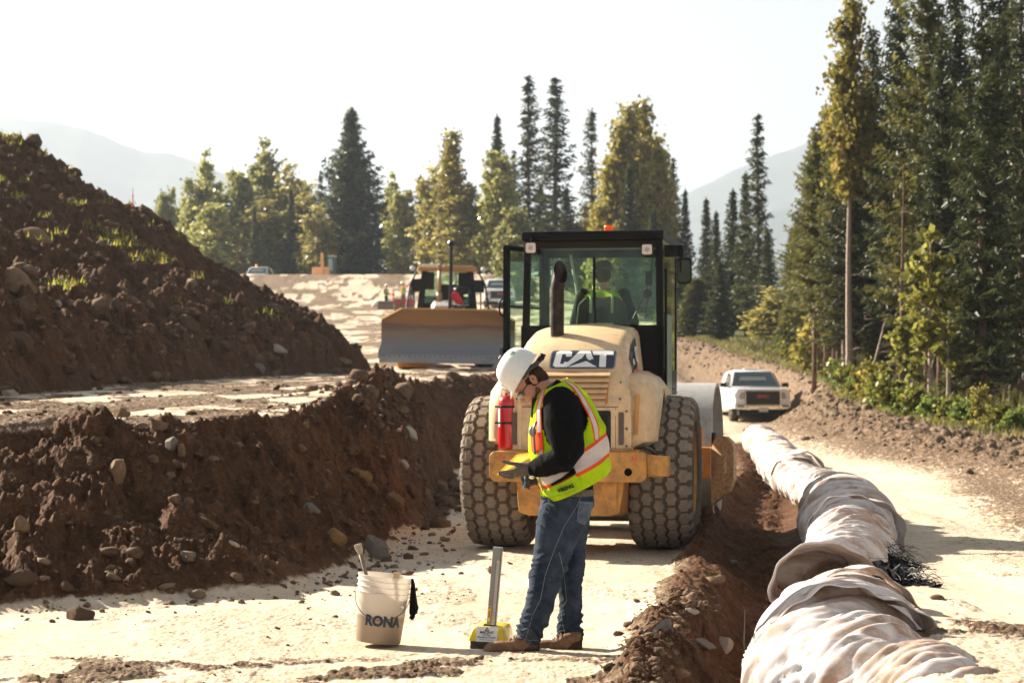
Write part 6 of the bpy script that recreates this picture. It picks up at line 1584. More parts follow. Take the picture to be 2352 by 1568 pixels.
q = MB(); q.box(-1.55, -.6, -.08, .9, .03, .30); q.build('counter_block', mat('orange_block', (.62, .26, .04), .6), dozer, bevel=.03)
q = MB(); q.loft([[(-.52, y, .9), (.52, y, .9), (.52, y, z - .15), (.42, y, z), (-.42, y, z), (-.52, y, z - .15)] for y, z in ((.55, 1.95), (.9, 2.1), (2.1, 2.2))], True); q.build('engine_cover', mat('light_grey_cover', (.50, .47, .45), .4, dirt=(.3, .24, .2), dirt_amt=.3), dozer, bevel=.03)
q = MB(); q.box(-.9, .9, 2.1, 3.6, 1.0, 1.9); q.build('platform', OCH, dozer, bevel=.03)
for x, y in ((-.78, 2.2), (.78, 2.2), (-.78, 3.5), (.78, 3.5)):
    q = MB(); q.loft([[(x * k - .10, y - .06, z), (x * k + .10, y - .06, z), (x * k + .10, y + .06, z), (x * k - .10, y + .06, z)] for z, k in ((1.8, 1.12), (3.15, .92))], True); q.build('cab_post', BLK, dozer)
q = MB(); q.loft([[(-.95, 2.0, z), (.95, 2.0, z), (.95, 3.8, z), (-.95, 3.8, z)] if k == 0 else [(-.80, 2.1, z), (.80, 2.1, z), (.80, 3.7, z), (-.80, 3.7, z)] for k, z in ((0, 3.12), (0, 3.22), (1, 3.32))], True); q.build('cab_roof', mat('roof_orange', (.42, .20, .04), .35, coat=.3), dozer, bevel=.02)
q = MB(); q.box(-.80, -.1, 1.88, 1.98, 3.26, 3.33); q.build('light_bar', DECALW, dozer, bevel=.01)
q = MB(); q.box(-.72, .72, 2.9, 2.92, 1.9, 3.1); q.build('cab_window', CABGL, dozer)
q = MB(); q.box(-.74, -.42, 2.2, 2.3, 2.55, 3.1); q.box(.34, .74, 2.2, 2.3, 2.45, 3.1); q.box(-.74, .74, 2.2, 2.3, 1.9, 2.12); q.build('cab_shade_panels', mat('dark_interior', (.02, .018, .016), .6), dozer, bevel=.02)  # dark panels added to stand for the shaded inside of the cab
q = MB(); q.box(-.75, .75, 3.45, 3.5, 1.9, 2.4); q.box(-.3, .35, 2.8, 3.1, 1.9, 2.75); q.build('cab_seat', BLKM, dozer, bevel=.03)
for x in (-.28, .28):
    q = MB(); q.box(x - .02, x + .02, 2.16, 2.20, 1.9, 3.1); q.build('door_bar', mat('blue_grey_frame', (.12, .16, .2), .5), dozer)
q = MB(); q.cyl((-.27, 1.2, 2.1), (-.27, 1.2, 2.4), .09, seg=14); q.cyl((-.27, 1.2, 2.4), (-.27, 1.2, 3.15), .055, seg=14); q.tube([(-.27, 1.2, 3.1), (-.27, 1.12, 3.22), (-.27, 1.0, 3.25)], .07, 12); q.build('exhaust', mat('heat_stained_pipe', (.42, .26, .16), .45, metal=.5), dozer, smooth=True)
q = MB(); q.cyl((.42, 1.3, 2.15), (.42, 1.3, 2.35), .08, seg=12); q.lathe([(.05, 2.35), (.26, 2.38), (.28, 2.46), (.26, 2.56), (.12, 2.60), (.001, 2.61)], 'z', 20, c=(.42, 1.3, 0)); q.build('air_cleaner', BLKM, dozer, smooth=True)
q = MB(); q.tube([(.02, -.10, 1.6), (.06, -.1, 2.4), (.05, -.1, 3.78)], [.06, .055, .05], 10)
for k in range(16): q.cyl((.0, -.17, 1.95 + k * .1), (.0, -.19, 1.95 + k * .1), .022, seg=6)
q.lathe([(.03, 3.76), (.11, 3.80), (.12, 3.86), (.08, 3.93), (.001, 3.94)], 'z', 16, c=(.05, -.1, 0)); q.build('receiver_mast', mat('mast_black', (.03, .028, .026), .3, metal=.6), dozer)
q = MB(); q.tube([(.06, -.05, 2.25), (.2, -.05, 2.24), (.32, -.02, 2.10), (.40, 0, 2.0)], [.12, .14, .12, .05], 10); q.build('red_cover', mat('red_cloth', (.60, .03, .05), .7), dozer, smooth=True)
for k in range(5):
    q = MB(); q.tube([(.05 + k * .03, -.05, 2.0), (.2 + k * .05, -.12, 1.86), (.4 + k * .04, 0, 1.95), (.5 + k * .03, .4, 2.0)], .022, 6); q.build('hydraulic_hose', DSTEEL, dozer, smooth=True)
for sx in (-1, 1):
    q = MB(); q.tube([(sx * .98, 2.0, 3.1), (sx * 1.18, 1.7, 2.7), (sx * 1.30, 1.4, 1.9), (sx * 1.34, 1.2, 1.3)], .03, 6); q.tube([(sx * 1.05, 1.9, 2.7), (sx * 1.05, 1.5, 1.5)], .022, 6); q.build('handrail', BLK, dozer)
    q = MB(); q.box(sx * 1.0 - .16, sx * 1.0 + .16, 1.75, 1.85, 2.45, 2.85); q.build('side_screen', BLK, dozer, bevel=.02)
    q = MB(); q.sphere((sx * 1.12, 1.7, 3.18), (.08, .06, .08), 10, 8); q.build('front_lamp', DECALW, dozer)
    q = MB(); q.box(sx * 1.1 - .22, sx * 1.1 + .22, .9, 1.5, 1.3, 1.75); q.build('fender', mat('bleached_panel', (.55, .52, .48), .4), dozer, bevel=.03)

# ================================================================ PICKUP TRUCK (2.03 wide, 1.9 high, front towards -y)
CARW = mat('white_car_paint', (.78, .78, .79), .22, coat=.6, dirt=(.55, .48, .40), dirt_amt=.12, dirt_scale=1.5, var=.02)
CARG = mat('windscreen', (.05, .07, .075), .04, spec=.8, coat=1.0, var=.3, dirt_scale=1.2)
def pickup():
    r = empty('pickup_truck', (0, 0, 0))
    q = MB(); W2 = 1.0
    def sec(y, w, z0, z1, shoulder=.0, top=None): return [(-w, y, z0), (w, y, z0), (w, y, z1 - .12), (w - .05, y, z1 - .02), (w - .14, y, z1), (-w + .14, y, z1), (-w + .05, y, z1 - .02), (-w, y, z1 - .12)]
    q.loft([sec(y, w, z0, z1) for y, w, z0, z1 in ((0, .90, .55, 1.10), (.04, .96, .5, 1.16), (.35, 1.0, .48, 1.19), (1.35, 1.01, .46, 1.24), (1.5, 1.01, .45, 1.22), (5.5, 1.0, .5, 1.22), (5.7, .98, .55, 1.2))], True); body = q.build('body', CARW, r, auto=35, bevel=.012)
    q = MB(); cabs = []
    for y, zb, hw_, zt, hw2 in ((1.35, 1.2, .94, 1.24, .90), (1.95, 1.2, .94, 1.84, .72), (2.3, 1.2, .94, 1.90, .71), (3.2, 1.2, .94, 1.89, .71), (3.55, 1.2, .94, 1.80, .74), (3.62, 1.2, .94, 1.25, .9)):
        cabs.append([(-hw_, y, zb), (hw_, y, zb), (hw2 + .02, y, zt - .05), (hw2 - .06, y, zt), (-hw2 + .06, y, zt), (-hw2 - .02, y, zt - .05)])
    q.loft(cabs, True); cb = q.build('cab_shell', CARW, r, auto=35, bevel=.01)
    q = MB(); q.add([(-.85, 1.41, 1.27), (.85, 1.41, 1.27), (.66, 1.93, 1.79), (-.66, 1.93, 1.79)], [(0, 1, 2, 3)]); w = q.build('windscreen', CARG, r); w.location = (0, -.02, .02)
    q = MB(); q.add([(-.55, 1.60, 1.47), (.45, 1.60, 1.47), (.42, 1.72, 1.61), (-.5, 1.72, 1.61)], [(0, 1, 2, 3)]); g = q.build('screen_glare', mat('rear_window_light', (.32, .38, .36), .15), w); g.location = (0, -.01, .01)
    for sx in (-1, 1):
        q = MB(); q.add([(sx * .955, 1.55, 1.28), (sx * .955, 2.6, 1.28), (sx * .80, 2.5, 1.78), (sx * .80, 2.0, 1.78)], [(0, 1, 2, 3)]); q.build('side_window', CARG, r)
        q = MB(); q.loft([[(sx * .98, 1.55, 1.28), (sx * 1.24, 1.50, 1.26), (sx * 1.24, 1.50, 1.42), (sx * 1.04, 1.55, 1.42)], [(sx * .98, 1.66, 1.28), (sx * 1.22, 1.66, 1.27), (sx * 1.22, 1.66, 1.41), (sx * 1.04, 1.66, 1.41)]], True); q.build('wing_mirror', BLKM, r, bevel=.02)
        q = MB(); q.loft([[(sx * .66, y, z0), (sx * .97, y + .06, z0 + .01), (sx * .985, y + .1, z1), (sx * .66, y, z1)] for y, z0, z1 in ((-.035, .82, 1.04), (.03, .82, 1.04))], True); q.build('headlight', mat('headlight_glass', (.42, .36, .32), .12, coat=1.0, dirt=(.1, .08, .07), dirt_amt=.4, dirt_scale=12), r, bevel=.01)
        q = MB(); q.loft([[(sx * .56, y, .43), (sx * .98, y + .04, .46), (sx * 1.0, y + .04, .66), (sx * .56, y, .60)] for y in (-.12, -.02)], True); q.build('bumper_corner', CHROME, r, bevel=.02)
        q = MB(); q.box(sx * .80 - .12, sx * .80 + .12, -.135, -.11, .52, .60); q.build('fog_lamp', mat('fog_lamp_glass', (.12, .16, .25), .1), r, bevel=.01)
        for y in (.95, 4.6):
            q = MB(); q.lathe([(.24, -.12), (.36, -.13), (.395, -.08), (.40, 0), (.395, .08), (.36, .13), (.24, .12)], 'x', 28); t = q.build('wheel', RUBD, r, smooth=True); t.location = (sx * .86, y, .40)
            q = MB(); q.lathe([(.02, sx * .06), (.14, sx * .10), (.23, sx * .06), (.25, sx * .11), (.25, -sx * .1)], 'x', 20); q.build('rim', mat('alloy_rim', (.4, .4, .4), .3, metal=.8), t)
    q = MB(); q.box(-.60, .60, -.03, .0, .62, 1.08); gr = q.build('grille', mat('grille_black', (.012, .012, .013), .4), r, bevel=.01)
    q = MB()
    for k in range(7): q.box(-.57, .57, -.042, -.030, .67 + k * .056, .687 + k * .056)
    q.build('grille_bars', mat('grille_bar', (.05, .05, .05), .25, metal=.6), gr)
    q = MB(); q.box(-.64, .64, -.055, -.01, 1.08, 1.12); q.box(-.65, -.60, -.055, -.01, .62, 1.10); q.box(.60, .65, -.055, -.01, .62, 1.10); q.box(-.62, .62, -.055, -.01, .575, .62); q.build('grille_surround', CHROME, r, bevel=.01)
    text_obj('badge', 'GMC', .145, mat('badge_red', (.36, .035, .03), .35), gr, (0, -.047, .90), (R(90), 0, 0), offset=.010, extrude=.006, sx=1.35)
    q = MB(); q.box(-.58, .58, -.14, .0, .42, .60); q.build('bumper', CHROME, r, bevel=.03)
    q = MB(); q.box(-.97, -.66, -.05, .05, .60, .80); q.box(.66, .97, -.05, .05, .60, .80); q.build('lower_fascia', CARW, r, bevel=.01)
    q = MB(); q.box(-.85, .85, -.02, .4, .24, .44); q.build('air_dam', BLKM, r, bevel=.02)
    q = MB(); q.box(-.16, .16, -.155, -.145, .36, .52); pl = q.build('number_plate', mat('plate_pale', (.62, .60, .56), .5), r)
    q = MB(); q.box(-.25, .25, 2.3, 2.5, 1.89, 1.95); q.build('roof_lamp', mat('roof_lamp_white', (.75, .75, .72), .3), r, bevel=.02)
    return r
tk = pickup(); TY = 72.0; tx0 = (1752 - CXP) / FPX * TY
tk.location = (tx0, TY, CAMH + (HYP - 969) / FPX * TY); tk.rotation_euler = (R(-1), 0, R(4))
tag(tk, 'white pickup truck with black grille parked on the dirt road beyond the fabric rolls', 'pickup truck', 'white pickup trucks on site')
t2 = copy_tree(tk); Y2 = 131.0; x2 = (1148 - CXP) / FPX * Y2; t2.location = (x2, Y2, gz(x2, Y2)); t2.rotation_euler = (R(2), 0, R(2))
t2['label'] = 'white pickup truck between the bulldozer and the roller cab, partly hidden by both'
t3 = copy_tree(tk); Y3 = 165.0; x3 = (579 - CXP) / FPX * Y3; t3.location = (x3, Y3, CAMH + (HYP - 608) / FPX * Y3 - 1.93); t3.rotation_euler = (0, 0, R(-8))
t3['label'] = 'distant pickup with a yellow roof beacon, only its roof and windscreen showing behind the slope'
for c in t3.children:
    if c.name.startswith('roof_lamp'): bpy.data.objects.remove(c)
q = MB(); q.lathe([(.10, 1.90), (.11, 2.0), (.08, 2.10), (.001, 2.12)], 'z', 14, c=(-.30, 2.4, 0)); q.build('roof_beacon', mat('yellow_beacon', (.95, .60, .03), .3, transl=.5), t3, smooth=True)
q = MB(); q.lathe([(.07, 1.90), (.08, 2.0), (.05, 2.05), (.001, 2.06)], 'z', 14, c=(.45, 2.4, 0)); q.build('roof_beacon', AMBER, t2, smooth=True)

# ================================================================ SMALL EXCAVATOR ON THE MOUND
EY = 162.0; ex0 = (752 - CXP) / FPX * EY; ez0 = CAMH + (HYP - 632) / FPX * EY - .75
exc = empty('excavator', (ex0, EY, ez0), (0, 0, 0), 'small excavator with dark glazed cab and raised tan boom on top of the sandy mound', 'excavator')
q = MB(); q.box(-1.15, .25, -.6, 1.2, .75, 1.35); q.build('counterweight', mat('excavator_tan', (.66, .38, .18), .4), exc, bevel=.08)
q = MB(); q.box(.05, .72, -.5, .9, .75, 2.20); ca = q.build('cab', mat('cab_dark_green', (.02, .045, .035), .15, coat=.5), exc, bevel=.08)
q = MB(); q.box(.08, .70, -.45, .8, 2.20, 2.27); q.build('cab_roof', DECALW, ca, bevel=.02)
q = MB(); q.box(.14, .44, -.52, -.50, 1.1, 2.05); q.build('cab_glass', mat('cab_glass_pale', (.25, .36, .36), .1), ca)
q = MB(); q.loft([[(-.28 + a, y, z) for a in (-.09, .09)] + [(-.28 + a, y + .16, z + .05) for a in (.09, -.09)] for y, z in ((-.6, .9), (-1.2, 1.7), (-1.5, 2.2), (-1.7, 2.35))], True); q.build('boom', MATS['excavator_tan'], exc, bevel=.02)
q = MB(); q.box(-.36, -.20, -2.0, -1.75, .6, 2.30); q.build('dipper', MATS['excavator_tan'], exc, bevel=.02)
q = MB(); q.loft([[(-.45, -2.1, .2), (-.1, -2.1, .2), (-.1, -1.6, .1), (-.45, -1.6, .1)], [(-.45, -2.05, .65), (-.1, -2.05, .65), (-.1, -1.75, .7), (-.45, -1.75, .7)]], True); q.build('bucket', OCH, exc)
for sx in (-1, 1): q = MB(); q.prism([(-1.1, .3), (-.8, 0), (.9, 0), (1.2, .3), (.9, .6), (-.8, .6)], sx * .7 - .18, sx * .7 + .18, 'x'); q.build('track', RUBD, exc, bevel=.04)

# ================================================================ BARRIERS, MARKER, CONES
CONC = mat('brown_grey_concrete', (.17, .125, .105), .85, dirt=(.30, .22, .17), dirt_amt=.3, dirt_scale=2)
BRY = 122.0
def barrier(px0, px1, pyb, h, label, discs):
    x0 = (px0 - CXP) / FPX * BRY; x1 = (px1 - CXP) / FPX * BRY; z0 = CAMH + (HYP - pyb) / FPX * BRY
    r = empty('concrete_barrier', ((x0 + x1) / 2, BRY, z0), (0, 0, R(2)), label, 'barrier', 'concrete barriers'); w = (x1 - x0) / 2
    q = MB(); q.prism([(-.32, -.05), (.32, -.05), (.30, .16), (.16, .32), (.11, h), (-.11, h), (-.16, .32), (-.30, .16)], -w, w, 'x'); q.build('barrier_body', CONC, r, bevel=.02)
    for k in range(discs):
        cx = -w + 2 * w * (k + .42) / discs + .1
        q = MB(); ring = [(.155 * math.cos(R(a)), .5 * h + .36 * h / .62 * math.sin(R(a)) * .9) for a in range(0, 360, 20)]
        q.loft([[(cx + a, -.14 - max(0, (.3 - b)) * .2 - .05 + d, b) for a, b in ring] for d in (0, .008)], True); q.build('painted_disc', mat('sprayed_red', (.55, .07, .045), .7, dirt=(.2, .06, .05), dirt_amt=.4, dirt_scale=9), r)
    return r
barrier(905, 949, 712, .66, 'long concrete barrier with three red painted discs behind the blade', 3)
barrier(868, 904, 709, .46, 'short plain brown barrier left of the one with red discs', 0)
def marker(px, pyt, pyb, Y, label, nm='delineator', thin=1.0):
    x = (px - CXP) / FPX * Y; z0 = CAMH + (HYP - pyb) / FPX * Y; h = (pyb - pyt) / FPX * Y
    r = empty(nm, (x, Y, z0), (0, 0, 0), label, 'traffic marker')
    q = MB(); q.lathe([(.16 * thin, 0), (.16 * thin, .04), (.09 * thin, .05), (.085 * thin, h * .62), (.05 * thin, h * .66), (.04 * thin, h * .9), (.001, h)], 'z', 14); q.build('post', mat('marker_orange', (.85, .08, .04), .6, transl=.2), r, smooth=True)
    q = MB(); q.lathe([(.088 * thin, h * .35), (.090 * thin, h * .36), (.090 * thin, h * .45), (.088 * thin, h * .46)], 'z', 14); q.build('band', DECALW, r)
marker(903, 660, 698, 124.0, 'tall slim orange marker post between two workers behind the blade')
marker(966, 652, 664, 140.0, 'small orange cone far off beside the left edge of the bulldozer cab', 'traffic_cone')
marker(305, 430, 478, 59.0, 'thin survey stake with orange tip on the crest of the dark slope', 'survey_stake', .22)
sb = hit(884, 702); q = MB()
for k in range(3): q.tube([(-.45 + k * .28, 0, .05), (-.2 + k * .2, -.05, .28 - k * .06), (.15 + k * .15, 0, .1)], [.10, .13, .07], 8)
s_ = q.build('sandbag', mat('white_sack', (.75, .72, .68), .8), None, smooth=True); s_.location = hit(872, 708) + Vector((0, 0, .05)); tag(s_, 'crumpled white sack on the sandy ground left of the barriers', 'sack')

# ================================================================ OTHER PEOPLE
def figure(root, pose, mats, voxel=.014, hat=True, scale=1.0):
    """pose: dict of joints in metres (z up, facing -y unless turned); one continuous body plus garments"""
    J = {k: Vector(v) for k, v in pose.items()}
    def cap(mb, pts, rad): mb.tube(pts, rad, 12); mb.sphere(tuple(pts[0]), rad[0], 10, 8); mb.sphere(tuple(pts[-1]), rad[-1], 10, 8)
    b = MB(); b.sphere(tuple(J['head']), (.078, .095, .115), 14, 10); b.sphere(tuple(J['head'] + Vector((0, -.03, -.06))), (.055, .07, .06), 12, 8)
    b.sphere(tuple(J['head'] + Vector((0, -.105, -.02))), (.014, .02, .02), 8, 6)
    for s in (-1, 1): b.sphere(tuple(J['head'] + Vector((s * .08, 0, -.01))), (.012, .02, .03), 8, 6)
    cap(b, [J['head'] + Vector((0, .01, -.09)), J['neck']], [.055, .06])
    b.loft([ell(J['neck'] + Vector((0, 0, -.02)), .08, .06, 14), ell(J['chest'] + Vector((0, 0, .1)), .17, .10, 14), ell(J['chest'], .17, .12, 14), ell((J['chest'] + J['hip']) / 2, .15, .11, 14), ell(J['hip'], .165, .12, 14)], True)
    for s in ('l', 'r'):
        cap(b, [J['sh' + s], J['el' + s], J['ha' + s]], [.055, .043, .03]); b.sphere(tuple(J['ha' + s] + (J['ha' + s] - J['el' + s]).normalized() * .05), (.035, .03, .05), 10, 8)
        if 'kn' + s in J: cap(b, [J['hi' + s], J['kn' + s], J['fo' + s]], [.085, .06, .04])
    body = organic(b, 'body', SKIN, root, voxel, 2)
    if 'knl' in J:
        t = MB(); t.loft([ell(J['hip'] + Vector((0, 0, .08)), .175, .125, 14), ell(J['hip'] + Vector((0, 0, -.06)), .185, .13, 14)], True)
        for s in ('l', 'r'): cap(t, [J['hi' + s], J['kn' + s], J['fo' + s] + Vector((0, 0, .04))], [.10, .078, .062])
        organic(t, 'trousers', mats['legs'], root, voxel, 2)
        for s in ("l", "r"): t = MB(); f = J['fo' + s]; t.box(f.x - .045, f.x + .045, f.y - .19, f.y + .07, f.z - .06, f.z + .02); t.build('boot', SOLE, root, bevel=.02)
    t = MB()
    for s in ('l', 'r'): cap(t, [J['sh' + s], J['el' + s], J['ha' + s]], [.075, .06, .045])
    organic(t, 'sleeves', mats['sleeve'], root, voxel, 2)
    t = MB(); t.loft([ell(J['neck'] + Vector((0, 0, -.03)), .10, .08, 20), ell(J['chest'] + Vector((0, 0, .13)), .205, .12, 20), ell(J['chest'], .215, .145, 20), ell((J['chest'] + J['hip']) / 2, .20, .145, 20), ell(J['hip'] + Vector((0, 0, .02)), .215, .155, 20)], True)
    v = organic(t, 'vest', mats['vest'], root, voxel, 2)
    for z_, nm in ((.55, 'reflective_band'), ):
        c = J['chest'].lerp(J['hip'], z_); t = MB(); t.loft([ell(c + Vector((0, 0, dz)), .212, .158, 20) for dz in (-.035, .035)], False); o = t.build('vest_band', mats['band'], v, smooth=True)
    for s in (-1, 1):
        t = MB(); t.loft([[J['neck'] + Vector((s * x, y, z)) for x, y, z in pts] for pts in (((.075, -.085, -.02), (.075, .085, -.02)), ((.135, -.09, -.02), (.135, .09, -.02)))], False, False)
        t = MB(); t.tube([J['chest'] + Vector((s * .11, -.15, -.05)), J['chest'] + Vector((s * .11, -.13, .12)), J['neck'] + Vector((s * .10, 0, .01)), J['chest'] + Vector((s * .11, .13, .12)), J['chest'] + Vector((s * .11, .155, -.05))], .028, 6, flat=.5); t.build('vest_strap', mats['band'], v, smooth=True)
    if hat:
        t = MB(); c = J['head'] + Vector((0, 0, .045)); t.lathe([(.135, -.01), (.13, 0), (.118, .03), (.10, .075), (.06, .105), (.001, .115)], 'z', 20, c=tuple(c)); t.sphere(tuple(c + Vector((0, -.12, -.005))), (.07, .05, .008), 10, 6); t.build('hard_hat', HATW, root, smooth=True)
STAND = dict(head=(0, -.02, 1.66), neck=(0, 0, 1.50), chest=(0, 0, 1.28), hip=(0, 0, .96), shl=(-.20, 0, 1.42), shr=(.20, 0, 1.42), ell=(-.27, .02, 1.14), elr=(.27, .02, 1.14), hal=(-.22, -.16, .95), har=(.22, -.16, .95), hil=(-.09, 0, .92), hir=(.09, 0, .92), knl=(-.10, -.03, .50), knr=(.11, .02, .50), fol=(-.12, 0, .07), **{'for': (.13, .06, .07)})
def worker(px, py_top, Y, rz, label, mats, pose=None, s=1.0):
    x = (px - CXP) / FPX * Y; z = CAMH + (HYP - py_top) / FPX * Y - 1.82 * s
    r = empty('person', (x, Y, z), (0, 0, rz), label, 'person', 'workers behind the bulldozer', scale=(s, s, s))
    p = dict(STAND); p.update(pose or {}); figure(r, p, mats, .022)
    return r
YV = mat('yellow_vest', (.80, .78, .02), .7, transl=.3); NAVY = mat('navy_cloth', (.03, .045, .09), .85); BRN = mat('brown_trousers', (.10, .05, .035), .85)
worker(887, 652, 123.5, R(70), 'worker in white hard hat and plain yellow vest standing behind the short barrier', dict(vest=YV, sleeve=NAVY, legs=NAVY, band=SILV), dict(hal=(-.1, -.3, 1.12), har=(.15, -.3, 1.1)), .86)
worker(926, 646, 125.5, R(-60), 'worker in orange and lime vest with pale blue sleeve behind the barrier with red discs', dict(vest=LIME, sleeve=mat('pale_blue_cloth', (.25, .42, .5), .8), legs=BRN, band=FORG), dict(ell=(-.3, -.15, 1.2), hal=(-.25, -.4, 1.3)), .92)
worker(947, 638, 138.0, R(180), 'worker in bright orange jacket with arms out, farthest of the three standing workers', dict(vest=FORG, sleeve=FORG, legs=NAVY, band=YV), dict(ell=(-.36, 0, 1.22), hal=(-.48, -.05, 1.36), elr=(.36, 0, 1.22), har=(.50, -.05, 1.38)))
# operator seated in the roller cab, back to the camera
oc = to_world(ROL, (.04, 1.28, 1.02)); op = empty('person', oc, (0, 0, YAW + R(180)), 'operator in reflective vest and cap seated inside the roller cab, seen from behind', 'person')
SIT = dict(head=(0, .0, 1.74), neck=(0, .02, 1.58), chest=(0, .04, 1.36), hip=(0, .06, 1.02), shl=(-.21, .03, 1.50), shr=(.21, .03, 1.50), ell=(-.31, -.06, 1.22), elr=(.31, -.06, 1.22), hal=(-.16, -.30, 1.22), har=(.18, -.30, 1.20), hil=(-.1, 0, .98), hir=(.1, 0, .98), knl=(-.14, -.42, 1.0), knr=(.14, -.42, 1.0), fol=(-.14, -.5, .66), **{'for': (.14, -.5, .66)})
figure(op, SIT, dict(vest=mat('dark_jacket', (.035, .03, .026), .85), sleeve=MATS['dark_jacket'], legs=NAVY, band=mat('vest_yoke', (.55, .62, .30), .6)), .012, hat=False)
q = MB(); q.loft([ell(Vector((0, .02, z)), a, b_, 20) for z, a, b_ in ((1.76, .088, .103), (1.80, .088, .102), (1.845, .072, .085), (1.86, .04, .05))], True); q.build('cap', mat('khaki_cap', (.07, .055, .035), .85), op, smooth=True)
q = MB(); q.loft([ell(Vector((0, .03, z)), a, b_, 24) for z, a, b_ in ((1.44, .225, .150), (1.50, .21, .135), (1.55, .13, .095))], False); q.build('vest_yoke', LIME, op, smooth=True)
q = MB(); q.sphere((0, .03, 1.715), (.084, .085, .095), 16, 12); q.build('hair', HAIR, op, smooth=True)
# ================================================================ TREES
def leaf_mat(name, cols, transl=.35, rough=.5, scale=.9):
    m = bpy.data.materials.new(name); nt, N, L = nodes_of(m); b = N['Principled BSDF']
    tc = N.new('ShaderNodeTexCoord'); n = N.new('ShaderNodeTexNoise'); n.inputs['Scale'].default_value = scale; n.inputs['Detail'].default_value = 5; n.inputs['Roughness'].default_value = .7
    L.new(tc.outputs['Object'], n.inputs['Vector'])
    r = N.new('ShaderNodeValToRGB'); k = len(cols)
    r.color_ramp.elements[0].position = .3; r.color_ramp.elements[0].color = (*cols[0], 1); r.color_ramp.elements[1].position = .7; r.color_ramp.elements[1].color = (*cols[-1], 1)
    for i, c in enumerate(cols[1:-1]): e = r.color_ramp.elements.new(.3 + .4 * (i + 1) / (k - 1)); e.color = (*c, 1)
    L.new(n.outputs['Fac'], r.inputs['Fac'])
    oi = N.new('ShaderNodeObjectInfo'); hs = N.new('ShaderNodeHueSaturation'); mr = N.new('ShaderNodeMapRange'); mr.inputs['To Min'].default_value = .75; mr.inputs['To Max'].default_value = 1.25
    L.new(oi.outputs['Random'], mr.inputs['Value']); L.new(mr.outputs[0], hs.inputs['Value']); L.new(r.outputs['Color'], hs.inputs['Color'])
    L.new(hs.outputs['Color'], b.inputs['Base Color']); b.inputs['Roughness'].default_value = rough; b.inputs['Specular IOR Level'].default_value = .22
    t = N.new('ShaderNodeBsdfTranslucent'); L.new(hs.outputs['Color'], t.inputs['Color']); ms = N.new('ShaderNodeMixShader'); ms.inputs['Fac'].default_value = transl
    L.new(b.outputs[0], ms.inputs[1]); L.new(t.outputs[0], ms.inputs[2]); L.new(ms.outputs[0], N['Material Output'].inputs['Surface'])
    return m
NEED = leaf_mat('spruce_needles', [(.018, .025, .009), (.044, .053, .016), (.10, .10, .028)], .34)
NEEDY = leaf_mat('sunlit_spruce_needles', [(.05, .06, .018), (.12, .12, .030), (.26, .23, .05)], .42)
LGRN = leaf_mat('green_leaves', [(.10, .115, .035), (.27, .27, .085), (.60, .54, .24)], .5, .3, 2.2)
LGLD = leaf_mat('golden_leaves', [(.09, .10, .025), (.27, .235, .05), (.60, .44, .13)], .5, .3, 2.0)
LYLW = leaf_mat('yellow_green_leaves', [(.09, .10, .02), (.20, .20, .04), (.42, .36, .08)], .5, .35, 2)
BARK = mat('conifer_bark', (.14, .085, .055), .9, dirt=(.25, .19, .14), dirt_amt=.3, dirt_scale=6, bump=.6, bump_scale=20)
BARKP = mat('pale_bark', (.38, .31, .25), .85, dirt=(.1, .07, .05), dirt_amt=.3, dirt_scale=5)

def quads(cs, ax, ay):
    """centre, half axes -> verts, faces as arrays"""
    n = len(cs); V = np.stack([cs - ax - ay, cs + ax - ay, cs + ax + ay, cs - ax + ay], 1).reshape(-1, 3)
    return V, np.arange(n * 4).reshape(-1, 4)

def trunk_mesh(H, r0, m, seed, parent, limbs=(), lean=0.0, name='trunk'):
    rnd = random.Random(seed); q = MB(); pts = []
    n = 9
    for i in range(n): t = i / (n - 1); pts.append((lean * t + rnd.uniform(-.01, .01) * H * .25, rnd.uniform(-.01, .01) * H * .25, -.3 + (H + .3) * t))
    q.tube(pts, [r0 * (1 - .93 * (i / (n - 1))) + .008 for i in range(n)], 8)
    for a, b_, ra in limbs: q.tube([a, (Vector(a) + Vector(b_)) / 2 + Vector((0, 0, .05)), b_], [ra, ra * .7, ra * .3], 5)
    return q.build(name, m, parent, smooth=True)

